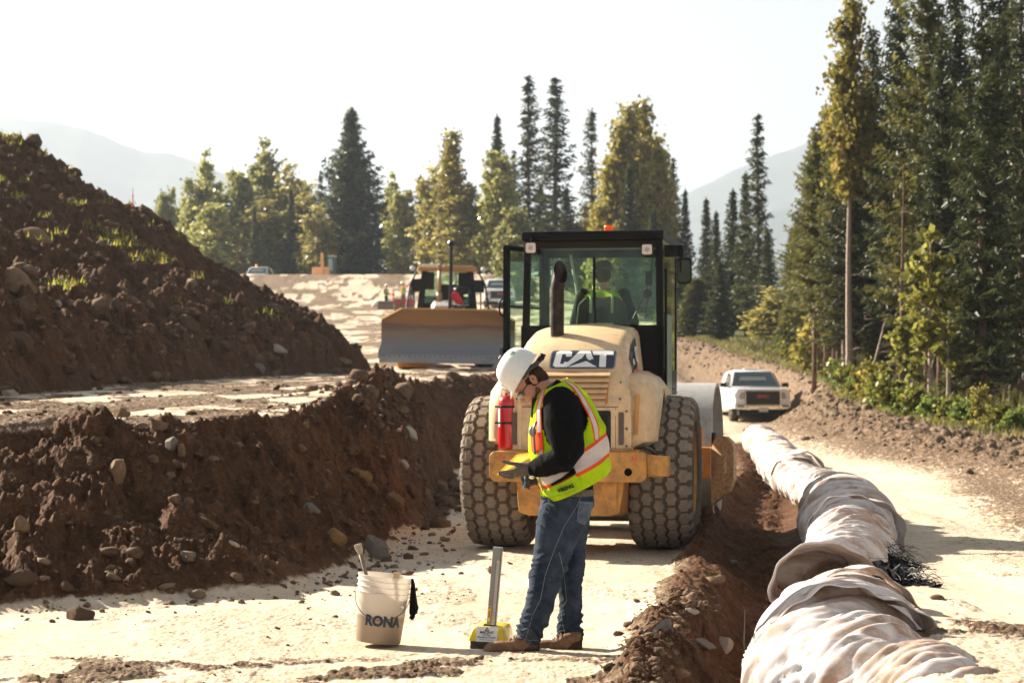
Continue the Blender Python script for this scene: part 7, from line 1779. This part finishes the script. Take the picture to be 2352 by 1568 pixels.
def conifer_proto(H, Rm, seed, z0=.12, dens=1.0, gap=0.0, leaf=.16, needles=None, dead=14, power=.85, lopside=.25, trunk_r=.012):
    """spruce: whorls of drooping boughs, each bough a feathered spray of many small twig blades"""
    rng = np.random.RandomState(seed); rnd = random.Random(seed)
    root = empty('spruce_tree', (0, 0, 0))
    C = []; AX = []; AY = []; limbs = []
    z = z0 * H; step = H * .020 / dens
    phi = rng.rand(12) * 6.28
    while z < H * .985:
        t = (z - z0 * H) / (H - z0 * H)
        rad = Rm * ((1 - t) ** power) * (.80 + .35 * vnoise(np.array([z * .9 / H * 12]), np.array([seed * 1.3]), seed)[0]) + .02 * H * .3
        if t < .12: rad *= .55 + t * 3.6
        nb = int(max(5, (5 + 2.6 * rad) * dens))
        for k in range(nb):
            if rng.rand() < gap: continue
            a = phi[0] + k * 2 * math.pi / nb + rng.rand() * 1.0 + z * 2.3
            L_ = rad * (.55 + .55 * rng.rand()) * (1 + lopside * math.cos(a - phi[1]))
            zz = z + rng.uniform(-.5, .5) * step
            dx, dy = math.cos(a), math.sin(a)
            up0 = .30 - .75 * (1 - t) * (.6 + .4 * rng.rand()) + .45 * t
            nt_ = max(3, int(L_ / (leaf * .50)))
            u = (np.arange(nt_) + .6) / nt_
            # bough curve: droops, then lifts at the tip
            bx = L_ * u; bz = zz + L_ * (up0 * u + .42 * (u ** 2) * (1 - t * .5) * .9 - .12 * u)
            wid = leaf * (1.5 + 3.2 * u * (1 - u)) * (.7 + .6 * rng.rand(nt_)) * (.6 + .4 * (1 - t))
            for sgn in (-1, 1):
                off = wid * .45 * sgn
                cx = dx * bx - dy * off; cyy = dy * bx + dx * off
                jit = rng.normal(0, leaf * .22, (nt_, 3))
                c = np.stack([cx, cyy, bz - np.abs(off) * .35 - leaf * .25], 1) + jit
                dirv = np.stack([dx * .55 - dy * sgn * .85 + rng.normal(0, .25, nt_), dy * .55 + dx * sgn * .85 + rng.normal(0, .25, nt_), -.35 + rng.normal(0, .28, nt_)], 1)
                dirv /= np.linalg.norm(dirv, axis=1)[:, None]
                nrm = rng.normal(0, 1, (nt_, 3)) + np.array([0, 0, 1.1]); sd = np.cross(dirv, nrm); sd /= np.linalg.norm(sd, axis=1)[:, None] + 1e-9
                C.append(c); AX.append(dirv * (wid * .50)[:, None]); AY.append(sd * (leaf * .25 * (.7 + .6 * rng.rand(nt_)))[:, None])
            # hanging twigs below the bough
            c = np.stack([dx * bx, dy * bx, bz - leaf * .45], 1) + rng.normal(0, leaf * .2, (nt_, 3))
            dv = np.stack([rng.normal(0, .35, nt_), rng.normal(0, .35, nt_), -np.ones(nt_)], 1); dv /= np.linalg.norm(dv, axis=1)[:, None]
            sd = np.cross(dv, rng.normal(0, 1, (nt_, 3))); sd /= np.linalg.norm(sd, axis=1)[:, None] + 1e-9
            C.append(c); AX.append(dv * leaf * .55); AY.append(sd * leaf * .22)
            if rng.rand() < .35 and t < .8: limbs.append(((0, 0, zz), (dx * L_ * .8, dy * L_ * .8, zz + L_ * up0 * .7), .008 * H * .12 + .006))
        z += step * (1 - .35 * t)
    # leader
    n = 16; zt = np.linspace(.95, 1.0, n) * H; c = np.stack([rng.normal(0, .02, n), rng.normal(0, .02, n), zt], 1)
    dv = np.stack([rng.normal(0, .8, n), rng.normal(0, .8, n), np.ones(n) * .5], 1); dv /= np.linalg.norm(dv, axis=1)[:, None]; sd = np.cross(dv, rng.normal(0, 1, (n, 3))); sd /= np.linalg.norm(sd, axis=1)[:, None]
    C.append(c); AX.append(dv * leaf * .5); AY.append(sd * leaf * .12)
    # dead branches on the bare stem
    for k in range(dead):
        zd = rnd.uniform(.03, z0 + .1) * H; a = rnd.uniform(0, 6.28); l_ = Rm * rnd.uniform(.25, .7)
        limbs.append(((0, 0, zd), (l_ * math.cos(a), l_ * math.sin(a), zd - l_ * rnd.uniform(.0, .35)), .012))
    trunk_mesh(H, H * trunk_r, BARK, seed, root, limbs)
    V, Fq = quads(np.concatenate(C), np.concatenate(AX), np.concatenate(AY))
    # taper blades: pinch the outer edge
    V = V.reshape(-1, 4, 3); mid = (V[:, 1] + V[:, 2]) / 2; V[:, 1] = mid + (V[:, 1] - mid) * .35; V[:, 2] = mid + (V[:, 2] - mid) * .35; V = V.reshape(-1, 3)
    link_np('crown', V, Fq, needles or NEED, root, smooth=False)
    return root

def leafy_proto(H, Rm, seed, z0=.25, nclump=70, leaf=.14, per=95, m=None, shape='oval', bark=None, name='aspen_tree', open_=.0):
    rng = np.random.RandomState(seed); root = empty(name, (0, 0, 0)); C = []; limbs = []
    nl = 7 if shape == 'oval' else 6
    lead = [(Rm * .62 * math.sqrt(rng.rand()) * math.cos(q_), Rm * .62 * math.sqrt(rng.rand()) * math.sin(q_), (1.0 if k == 0 else rng.uniform(.62, .96))) for k, q_ in enumerate(rng.rand(nl) * 6.28)]
    lead[0] = (Rm * .1, 0, 1.0)
    for k in range(nclump):
        lx_, ly_, lh_ = lead[int(rng.randint(nl))]; t = rng.rand() ** .85; zc = (z0 + (lh_ - z0) * t) * H
        prof = ((1 - t ** 2.2) * .95 + .10) * (min(1, t * 2.6 + .22) if z0 > .5 else 1)
        a = rng.rand() * 6.28; rr = Rm * .60 * prof * (rng.rand() ** .5) * (.7 + .6 * rng.rand()); ks = .35 + .65 * min(1, t * 2.2)
        c = np.array([lx_ * ks + rr * math.cos(a), ly_ * ks + rr * math.sin(a), min(zc, H * .98)])
        sz = Rm * rng.uniform(.10, .30); n = int(per * rng.uniform(.5, 1.3))
        d = rng.normal(0, 1, (n, 3)) * np.array([sz, sz, sz * .8]) * .62; C.append(c + d)
        limbs.append(((0, 0, max(z0 * H * .5, zc - rr * 1.1)), tuple(c), H * .003 + .006))
    C = np.concatenate(C); n = len(C)
    dv = rng.normal(0, 1, (n, 3)); dv[:, 2] -= .4; dv /= np.linalg.norm(dv, axis=1)[:, None]; sd = np.cross(dv, rng.normal(0, 1, (n, 3))); sd /= np.linalg.norm(sd, axis=1)[:, None] + 1e-9
    s = leaf * (.6 + .8 * rng.rand(n))[:, None]
    trunk_mesh(H * .95, H * .011 + .02, bark or BARKP, seed, root, limbs)
    V, Fq = quads(C, dv * s * .5, sd * s * .38); link_np('crown', V, Fq, m or LGRN, root, smooth=False)
    return root

PROTO = {}
def proto(kind):
    if kind in PROTO: return PROTO[kind]
    K = {
     'spruce_wide': lambda: conifer_proto(15.5, 3.6, 1, .05, 1.1, 0, .28, dead=4, power=.95),
     'spruce_mid': lambda: conifer_proto(14, 2.0, 2, .06, .85, .04, .26, dead=8, power=.95),
     'spruce_thin': lambda: conifer_proto(14, 1.25, 3, .08, .62, .10, .24, dead=10, power=.62, lopside=.45),
     'spruce_sparse': lambda: conifer_proto(13, .85, 4, .2, .8, .42, .20, dead=24, power=.45, lopside=.5),
     'tall_a': lambda: conifer_proto(17, 2.1, 5, .20, .95, .08, .20, dead=46, power=.62, trunk_r=.009),
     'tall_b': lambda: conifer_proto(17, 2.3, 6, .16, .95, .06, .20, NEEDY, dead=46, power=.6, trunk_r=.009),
     'tall_c': lambda: conifer_proto(17, 2.2, 7, .10, .80, .22, .20, dead=70, power=.55, lopside=.4, trunk_r=.010),
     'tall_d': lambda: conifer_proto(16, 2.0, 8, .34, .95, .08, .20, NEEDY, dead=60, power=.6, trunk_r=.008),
     'leaf_green': lambda: leafy_proto(10, 2.2, 9, .04, 360, .23, 34, LGRN),
     'leaf_open': lambda: leafy_proto(11, 1.7, 10, .15, 200, .21, 30, LGRN),
     'leaf_gold': lambda: leafy_proto(13, 2.4, 11, .03, 450, .24, 34, LGLD, 'cone', name='cottonwood_tree'),
     'leaf_olive': lambda: leafy_proto(11, 2.0, 12, .04, 360, .23, 34, leaf_mat('olive_leaves', [(.11, .11, .035), (.30, .265, .075), (.62, .50, .20)], .5, .4, 1.2)),
     'cottonwood': lambda: leafy_proto(17, 1.9, 13, .51, 380, .19, 24, LGLD, bark=BARKP, name='cottonwood_tree'),
     'sapling': lambda: leafy_proto(4.6, .75, 14, .28, 60, .13, 34, LYLW, bark=BARKP, name='sapling'),
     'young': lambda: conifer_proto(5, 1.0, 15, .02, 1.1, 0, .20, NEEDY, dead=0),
     'shrub': lambda: leafy_proto(1.0, .50, 16, .02, 26, .085, 40, LYLW, name='shrub', bark=BARK),
     'shrub_green': lambda: leafy_proto(1.0, .55, 17, .02, 26, .085, 40, leaf_mat('bright_green_leaves', [(.07, .10, .02), (.15, .20, .04), (.36, .38, .10)], .5, .4, 3), name='shrub', bark=BARK),
     'shrub_gold': lambda: leafy_proto(1.4, .5, 18, .02, 26, .09, 36, LGLD, name='shrub', bark=BARK),
    }
    p = K[kind](); PROTO[kind] = [p, {'spruce_wide': 15.5, 'spruce_mid': 14, 'spruce_thin': 14, 'spruce_sparse': 13, 'tall_a': 17, 'tall_b': 17, 'tall_c': 17, 'tall_d': 16, 'leaf_green': 10, 'leaf_open': 11, 'leaf_gold': 13, 'leaf_olive': 11, 'cottonwood': 17, 'sapling': 4.6, 'young': 5, 'shrub': 1, 'shrub_green': 1, 'shrub_gold': 1.4}[kind],
                        {'spruce_wide': 3.6, 'spruce_mid': 2.0, 'spruce_thin': 1.25, 'spruce_sparse': .85, 'tall_a': 2.1, 'tall_b': 2.3, 'tall_c': 2.2, 'tall_d': 2.0, 'leaf_green': 2.2, 'leaf_open': 1.7, 'leaf_gold': 2.4, 'leaf_olive': 2.0, 'cottonwood': 1.9, 'sapling': .75, 'young': 1.0, 'shrub': .5, 'shrub_green': .55, 'shrub_gold': .5}[kind], 0]
    return PROTO[kind]
CATN = {'spruce_tree': 'spruce tree', 'aspen_tree': 'leafy tree', 'cottonwood_tree': 'leafy tree', 'sapling': 'sapling', 'shrub': 'shrub'}
def tree(kind, px, py_top, Y, w, label, group, rz=0.0):
    P_ = proto(kind); r = P_[0] if P_[3] == 0 else copy_tree(P_[0]); P_[3] += 1
    x = (px - CXP) / FPX * Y; g = gz(x, Y); top = CAMH + (HYP - py_top) / FPX * Y
    r.location = (x, Y, g); s = (top - g) / P_[1]; sr = (w / 2 / FPX * Y) / P_[2] / 1.12 * {'spruce_thin': 1.15, 'spruce_sparse': 1.2, 'spruce_mid': 1.35, 'cottonwood': 1.3, 'tall_a': 1.7, 'tall_b': 1.7, 'tall_c': 1.6, 'tall_d': 1.65}.get(kind, 1.45)
    r.scale = (sr, sr, s); r.rotation_euler = (0, 0, R(rz))
    st_ = r.name.split('.')[0]; tag(r, label, CATN.get(st_, 'tree'), group)
    return r
GL = 'trees beyond the sandy mound'; GM = 'trees behind the bulldozer'; GR = 'trees right of the roller'; GF = 'tall forest on the right'
T_ = [
 ('spruce_wide', 806, 246, 178, 210, 'big dark cone-shaped spruce standing alone on the mound left of centre', GL, 20),
 ('spruce_thin', 737, 392, 190, 46, 'small dark spruce tip just left of the big cone-shaped spruce', GL, 0),
 ('leaf_olive', 660, 372, 186, 100, 'olive leafy tree between the small spruce tip and the dark-cored tall tree', GL, 40),
 ('leaf_open', 608, 322, 190, 92, 'tallest leafy tree of the left clump, with a dark core', GL, 80),
 ('spruce_mid', 612, 392, 195, 44, 'narrow dark spruce standing within the left leafy clump', GL, 0),
 ('leaf_green', 540, 398, 188, 116, 'rounded green tree left of the tallest leafy tree', GL, 140),
 ('leaf_open', 478, 345, 194, 70, 'thin open-crowned tree rising above the left clump', GL, 200),
 ('leaf_green', 436, 415, 188, 90, 'leafy tree under the thin open-crowned tree', GL, 230),
 ('leaf_green', 394, 436, 196, 60, 'leftmost small tree just above the dark slope', GL, 10),
 ('leaf_olive', 700, 420, 182, 90, 'pale leafy tree overlapping the left skirt of the big spruce', GL, 290),
 ('leaf_olive', 600, 455, 178, 120, 'low leafy tree in front of the left clump', GL, 33),
 ('spruce_mid', 668, 430, 176, 50, 'dark spruce in front of the leafy trees beside the excavator', GL, 70),
 ('leaf_green', 500, 470, 178, 110, 'low green tree at the left foot of the clump', GL, 99),
 ('spruce_mid', 585, 470, 172, 44, 'slim spruce in front above the distant pickup', GL, 120),
 ('leaf_olive', 735, 470, 173, 80, 'low olive tree just behind the small excavator', GL, 160),
 ('leaf_open', 900, 398, 186, 56, 'wispy pale tree just right of the big cone-shaped spruce', GL, 300),
 ('spruce_mid', 966, 400, 168, 74, 'dark spruce left of the bare snag behind the bulldozer', GM, 11),
 ('leaf_green', 938, 440, 172, 80, 'green leafy tree left of the dark spruce behind the bulldozer', GM, 55),
 ('leaf_gold', 1040, 305, 160, 100, 'yellowish leafy tree with a forked top above the bulldozer cab', GM, 95),
 ('leaf_olive', 1000, 380, 163, 80, 'thin yellow-brown tree left of the fork-topped one', GM, 170),
 ('leaf_olive', 1075, 430, 158, 100, 'bushy olive tree behind the receiver mast', GM, 210),
 ('leaf_green', 1130, 352, 156, 96, 'yellow-green tree in front of the dark spire left of the twin spruces', GM, 250),
 ('spruce_mid', 1142, 260, 162, 84, 'dark spire of a spruce left of the two tallest ones', GM, 40),
 ('spruce_thin', 1180, 345, 160, 54, 'thin dark spruce between the dark spire and the twin spruces', GM, 65),
 ('spruce_thin', 1213, 174, 150, 100, 'left one of the two very tall slender spruces above the roller cab', GM, 130),
 ('spruce_thin', 1276, 178, 148, 120, 'right one of the two very tall slender spruces above the roller cab', GM, 15),
 ('spruce_mid', 1240, 420, 152, 90, 'lower spruce between the feet of the two tall slender ones', GM, 75),
 ('spruce_sparse', 1360, 248, 152, 58, 'lone skinny spruce with sparse boughs above the cab roof', GM, 0),
 ('leaf_gold', 1440, 250, 140, 120, 'golden tree with the rounded top left of the gold peak above the beacon', GM, 20),
 ('leaf_gold', 1480, 234, 143, 96, 'tallest golden tree, its peak above the orange beacon', GM, 120),
 ('leaf_gold', 1512, 320, 140, 90, 'golden brown tree at the right shoulder of the golden group', GM, 220),
 ('leaf_gold', 1400, 380, 141, 90, 'yellow tree at the left shoulder of the golden group', GM, 310),
 ('spruce_mid', 1445, 380, 137, 80, 'dark spruce in front of the golden trees', GM, 190),
 ('spruce_thin', 1546, 362, 145, 56, 'thin spruce behind the right edge of the golden group', GM, 44),
 ('spruce_mid', 1574, 432, 138, 60, 'dark spruce just right of the golden group beside the cab roof', GM, 88),
 ('leaf_olive', 1345, 470, 146, 110, 'olive tree seen through the rear window of the cab', GM, 12),
 ('spruce_mid', 1300, 430, 144, 80, 'dark spruce behind the upper left corner of the cab', GM, 33),
 ('spruce_mid', 1500, 480, 134, 90, 'spruce seen through the right half of the cab window', GM, 60),
 ('leaf_green', 1190, 480, 140, 90, 'green tree behind the open cab door', GM, 100),
 ('spruce_mid', 1622, 452, 125, 74, 'dark pointed spruce right of the cab mirror', GR, 30),
 ('spruce_mid', 1645, 482, 121, 66, 'second dark spruce just behind the pointed one by the mirror', GR, 90),
 ('spruce_mid', 1684, 432, 112, 90, 'dark full spruce left of the tall slender one on the right', GR, 150),
 ('spruce_thin', 1741, 262, 108, 92, 'tall slender spruce with a knobbly top rising before the mountain', GR, 210),
 ('spruce_mid', 1712, 392, 110, 80, 'spruce tucked left under the tall slender knobbly one', GR, 260),
 ('spruce_mid', 1762, 520, 106, 90, 'lower spruce at the right foot of the tall slender knobbly one', GR, 310),
 ('spruce_mid', 1818, 520, 150, 60, 'small distant spruce left of the tall forest edge', GR, 0),
 ('leaf_olive', 1775, 660, 100, 100, 'yellow-brown leafy tree low behind the white pickup', GR, 70),
 ('young', 1600, 640, 112, 110, 'young spruce beside the right side of the cab', GR, 20),
 ('young', 1565, 600, 122, 90, 'young spruce half hidden by the right cab pillar', GR, 120),
 ('spruce_mid', 1655, 600, 104, 90, 'shorter spruce on the dirt ramp edge', GR, 200),
 ('tall_d', 1898, 236, 72, 110, 'spruce at the left edge of the tall forest with bare reddish lower stem', GF, 0),
 ('tall_b', 1868, 330, 80, 100, 'outermost left spruce of the tall forest, lit yellow-green', GF, 60),
 ('cottonwood', 1950, -12, 62, 135, 'tall cottonwood with golden crown on a long pale bare trunk', GF, 0),
 ('tall_a', 2005, 60, 68, 120, 'dark spruce right behind the golden-crowned cottonwood', GF, 130),
 ('tall_b', 2130, -130, 57, 170, 'massive spruce with dense boughs right of the golden crown', GF, 30),
 ('tall_a', 2065, -40, 62, 130, 'spruce between the golden crown and the massive spruce', GF, 190),
 ('tall_a', 2196, -70, 60, 130, 'dark spruce on the right shoulder of the massive one', GF, 250),
 ('tall_c', 2256, -140, 46, 190, 'nearest dark spruce with its straight black trunk visible full length', GF, 0),
 ('tall_c', 2345, -110, 50, 170, 'rightmost dark spruce cut by the picture edge', GF, 100),
 ('tall_a', 2300, 60, 64, 150, 'dark spruce filling behind the two rightmost trunks', GF, 160),
 ('tall_d', 1925, 420, 84, 110, 'spruce deep in the forest behind the cottonwood trunk', GF, 210),
 ('tall_b', 1985, 330, 86, 130, 'spruce deep in the forest between cottonwood and massive spruce', GF, 240),
 ('tall_a', 2040, 300, 82, 130, 'shaded spruce deep behind the massive one on its left', GF, 280),
 ('tall_d', 2110, 260, 80, 140, 'shaded spruce deep behind the massive spruce', GF, 320),
 ('tall_a', 2170, 240, 76, 140, 'shaded spruce deep in the forest right of the massive one', GF, 15),
 ('tall_c', 2230, 300, 74, 150, 'open spruce deep in the dark part of the forest', GF, 75),
 ('tall_a', 2310, 330, 72, 150, 'low dark spruce deep behind the right picture edge', GF, 135),
 ('tall_d', 1845, 500, 92, 90, 'low yellow-green spruce at the far left corner of the forest', GF, 195),
 ('tall_d', 1872, 290, 70, 120, 'lit spruce just left of the leftmost reddish stem of the tall forest', GF, 41),
 ('tall_b', 1925, 250, 68, 110, 'spruce filling directly behind the thin bare stem left of the cottonwood', GF, 141),
 ('tall_a', 1960, 290, 66, 120, 'dark spruce directly behind the pale cottonwood trunk', GF, 241),
 ('tall_b', 2090, 150, 66, 130, 'spruce filling between the massive spruce and its left neighbour', GF, 22),
 ('tall_a', 2160, 60, 54, 120, 'dark spruce close against the right side of the massive one', GF, 77),
 ('tall_a', 2310, -60, 56, 150, 'dark spruce between the black trunk and the right picture edge', GF, 199),
 ('tall_a', 2225, 120, 66, 140, 'spruce filling behind the black-trunked one', GF, 111),
 ('tall_b', 1960, 430, 74, 120, 'yellow-green spruce low behind the pale cottonwood trunk', GF, 17),
 ('tall_a', 2020, 480, 72, 120, 'low shaded spruce between the reddish stem and the cottonwood', GF, 170),
 ('tall_b', 1890, 520, 88, 110, 'low lit spruce behind the leftmost bare stem', GF, 66),
 ('tall_a', 2140, 520, 64, 150, 'low dark spruce behind the pale-stemmed sapling', GF, 266),
 ('tall_a', 2250, 560, 60, 160, 'low dark spruce behind the foot of the black trunk', GF, 226),
 ('tall_a', 2345, 500, 62, 160, 'low dark spruce filling the right picture edge', GF, 246),
 ('young', 1880, 690, 80, 90, 'young yellow-green spruce at the forest edge above the shrubs', GF, 10),
 ('young', 1830, 640, 88, 90, 'young spruce at the left forest corner behind the pickup', GF, 50),
 ('young', 2020, 720, 66, 100, 'young spruce in the shade among the forest trunks', GF, 250),
 ('young', 2210, 760, 52, 130, 'young dark spruce low beside the black trunk', GF, 300),
 ('young', 2330, 700, 56, 160, 'young dark spruce low at the right picture edge', GF, 350),
 ('sapling', 2137, 530, 47, 120, 'slender sapling with pale stem and glinting leaves at the forest edge', GF, 0),
 ('sapling', 2178, 600, 50, 90, 'smaller sapling right of the one with the pale stem', GF, 140),
 ('sapling', 2085, 700, 52, 80, 'short leafy sapling left of the pale-stemmed one', GF, 220),
]
for i, t_ in enumerate(T_): tree(*t_)
# bare stems
def snag(px, py0, py1, Y, w, label, lean=0.0, m=None):
    x = (px - CXP) / FPX * Y; g = gz(x, Y); H_ = CAMH + (HYP - py0) / FPX * Y - g
    r = empty('bare_tree', (x, Y, g), label=label, cat='bare tree', group='bare stems in the forest'); rnd = random.Random(int(px))
    limbs = [((0, 0, z), (rnd.uniform(-.7, .7), rnd.uniform(-.5, .5), z + rnd.uniform(-.2, .15)), .012) for z in [H_ * rnd.uniform(.1, .95) for k in range(16)]]
    trunk_mesh(H_, w, m or BARKP, int(px), r, limbs, lean)
snag(1005, 268, 0, 158, .045, 'tall thin leafless snag rising above the bulldozer cab', .15)
snag(1938, 300, 0, 67, .07, 'thin bare stem just left of the pale cottonwood trunk')
snag(1912, 420, 0, 70, .07, 'reddish bare stem left of the cottonwood at the forest edge', .2, BARK)
snag(1880, 480, 0, 74, .06, 'leftmost reddish bare stem of the tall forest', -.1, BARK)
snag(2068, 380, 0, 56, .08, 'straight reddish bare stem between cottonwood and sapling', .1, BARK)
snag(1985, 560, 0, 64, .05, 'leaning dead stem low in the forest', 1.3, BARKP)
# shrubs on the verge
rnd = random.Random(8)
VS = [(1846, 800, 78, 1.6, 'shrub_gold'), (1872, 860, 70, 1.0, 'shrub'), (1900, 880, 66, 1.1, 'shrub_green'), (1858, 905, 64, .8, 'shrub_green'), (1925, 900, 60, 1.0, 'shrub'), (1895, 925, 58, .7, 'shrub_green'), (1950, 915, 57, 1.1, 'shrub'), (1975, 930, 54, .9, 'shrub_gold'),
      (1940, 945, 53, .6, 'shrub'), (2000, 930, 53, 1.0, 'shrub'), (2030, 945, 51, .9, 'shrub_green'), (2005, 962, 50, .6, 'shrub'), (2055, 940, 50, 1.0, 'shrub'), (2085, 955, 48, .8, 'shrub_green'), (2060, 975, 47, .6, 'shrub_green'), (2110, 960, 47, .9, 'shrub'),
      (2150, 985, 45, .7, 'shrub_green'), (2120, 990, 44, .5, 'shrub'), (2185, 990, 44, .7, 'shrub'), (2215, 1000, 43, .6, 'shrub_green'), (2250, 1005, 42, .6, 'shrub_gold'), (2290, 1010, 41, .6, 'shrub'), (2325, 1018, 40, .6, 'shrub_green'), (1820, 838, 84, 1.0, 'shrub'), (1800, 815, 90, 1.0, 'shrub_green'), (1835, 870, 74, .8, 'shrub')]
VL = ['golden shrub at the left end of the verge by the forest corner', 'yellow-green shrub under the leftmost forest spruce', 'tallest bright green shrub on the verge above the pickup mirror', 'low bright green shrub on the rubble just right of the pickup', 'yellow-green shrub at the foot of the leftmost reddish stems', 'low green shrub under the bare stems at the rubble edge', 'yellow-green shrub at the foot of the pale cottonwood trunk', 'golden-leaved shrub right of the cottonwood foot', 'small yellow-green shrub at the rubble edge below the cottonwood', 'yellow-green shrub between cottonwood and straight reddish stem', 'bright green shrub left of the straight reddish stem', 'small yellow-green shrub on the rubble below the reddish stem', 'larger yellow-green shrub at the foot of the straight reddish stem', 'green shrub right of the straight reddish stem', 'low bright green shrub at the rubble edge under the short sapling', 'yellow-green shrub left of the pale-stemmed sapling', 'green shrub right at the foot of the pale-stemmed sapling', 'tiny yellow-green shrub below the pale-stemmed sapling', 'yellow-green shrub right of the pale-stemmed sapling', 'small green shrub left of the black spruce trunk', 'golden shrub at the foot of the black spruce trunk', 'yellow-green shrub right of the black spruce trunk', 'green shrub nearest the right picture edge', 'yellow-green shrub farthest left beyond the pickup', 'bright green shrub farthest up the road edge', 'low yellow-green shrub directly above the right side of the pickup']
LB = ['yellowish shrub at the left end of the verge by the forest corner', 'low shrub above the rubble right of the pickup', 'bright green shrub just right of the pickup on the verge']
for i, (px, py, Y, h, kd) in enumerate(VS):
    P_ = proto(kd); r = P_[0] if P_[3] == 0 else copy_tree(P_[0]); P_[3] += 1
    x = max((px - CXP) / FPX * Y, float(edge_x(Y)) + .5); r.location = (x, Y, gz(x, Y)); r.scale = (h * 1.1, h * 1.1, h); r.rotation_euler = (0, 0, i * 1.7)
    colr = {'shrub': 'yellow-green', 'shrub_green': 'bright green', 'shrub_gold': 'golden'}[kd]
    tag(r, VL[i], 'shrub', 'shrubs on the verge')

# grasses and weeds: uncountable
def grass(name, X, Y, h0, h1, m, seed, blades=9, spread=.10):
    rng = np.random.RandomState(seed); Z = ground_fn(X, Y); n = len(X)
    cx = np.repeat(X, blades) + rng.normal(0, spread, n * blades); cyy = np.repeat(Y, blades) + rng.normal(0, spread, n * blades); cz = np.repeat(Z, blades)
    h = rng.uniform(h0, h1, n * blades); a = rng.rand(n * blades) * 6.28; w = h * .07 + .004; lean = h * rng.uniform(.1, .7, n * blades)
    b0 = np.stack([cx - w * np.sin(a), cyy + w * np.cos(a), cz], 1); b1 = np.stack([cx + w * np.sin(a), cyy - w * np.cos(a), cz], 1)
    tp = np.stack([cx + lean * np.cos(a), cyy + lean * np.sin(a), cz + h], 1)
    V = np.stack([b0, b1, tp], 1).reshape(-1, 3); o = link_np(name, V, np.arange(len(V)).reshape(-1, 3), m, smooth=False); return tag(o, kind='stuff')
rng = np.random.RandomState(12)
n = 1700; Y = rng.uniform(38, 110, n); X = edge_x(Y) + np.abs(rng.normal(.7, 1.2, n)) + .1; grass('verge_grass', X, Y, .06, .24, leaf_mat('verge_grass_blades', [(.07, .075, .025), (.16, .15, .04), (.34, .28, .09)], .45), 3)
n = 3200; Y = rng.uniform(40, 100, n); X = edge_x(Y) + rng.uniform(1, 12, n); grass('forest_undergrowth', X, Y, .15, .6, leaf_mat('undergrowth_leaves', [(.05, .055, .02), (.12, .10, .03), (.2, .2, .05)], .4), 4)
# tufts on the dark slope: centres read off the photograph
TU = [(95, 355, 16), (170, 395, 18), (20, 320, 26), (36, 455, 12), (225, 425, 10), (265, 550, 30), (290, 560, 22), (210, 522, 10), (245, 470, 6), (160, 470, 6), (355, 595, 26), (330, 590, 14), (375, 605, 12), (130, 650, 12), (165, 660, 12), (75, 545, 12), (620, 725, 12), (635, 735, 12), (405, 695, 8), (560, 605, 12), (545, 600, 10), (300, 470, 8), (450, 640, 5), (520, 700, 5), (345, 520, 5), (310, 440, 7), (5, 420, 10), (60, 420, 6), (180, 470, 5), (480, 590, 4), (410, 545, 5), (90, 500, 6), (135, 540, 5)]
rnd = random.Random(2); gx = []; gy = []; wx = []; wy = []
for px, py, w in TU:
    for k in range(int(w * .8)):
        try: p = hit(px + rnd.gauss(0, w), py + rnd.gauss(0, w * .35))
        except Exception: continue
        if p.y < 62: (gx if rnd.random() < .7 else wx).append(p.x); (gy if len(gx) != len(gy) else wy).append(p.y)
grass('slope_weeds', np.array(gx), np.array(gy), .05, .19, leaf_mat('weed_leaves', [(.12, .14, .02), (.28, .28, .04), (.5, .44, .08)], .5), 5, 5, .09); grass('slope_dry_grass', np.array(wx), np.array(wy), .05, .2, LGLD, 6, 6, .07)
st_ = hit(1712, 1440); q = MB(); q.tube([(0, 0, -.05), (-.02, 0, .15), (-.015, 0, .33)], [.006, .005, .002], 5); o = q.build('dry_stalk', BARKP, None, smooth=True); o.location = (1.30, 11.3, -.02); tag(o, 'single thin dry stalk standing at the ditch edge left of the largest roll', 'stalk')
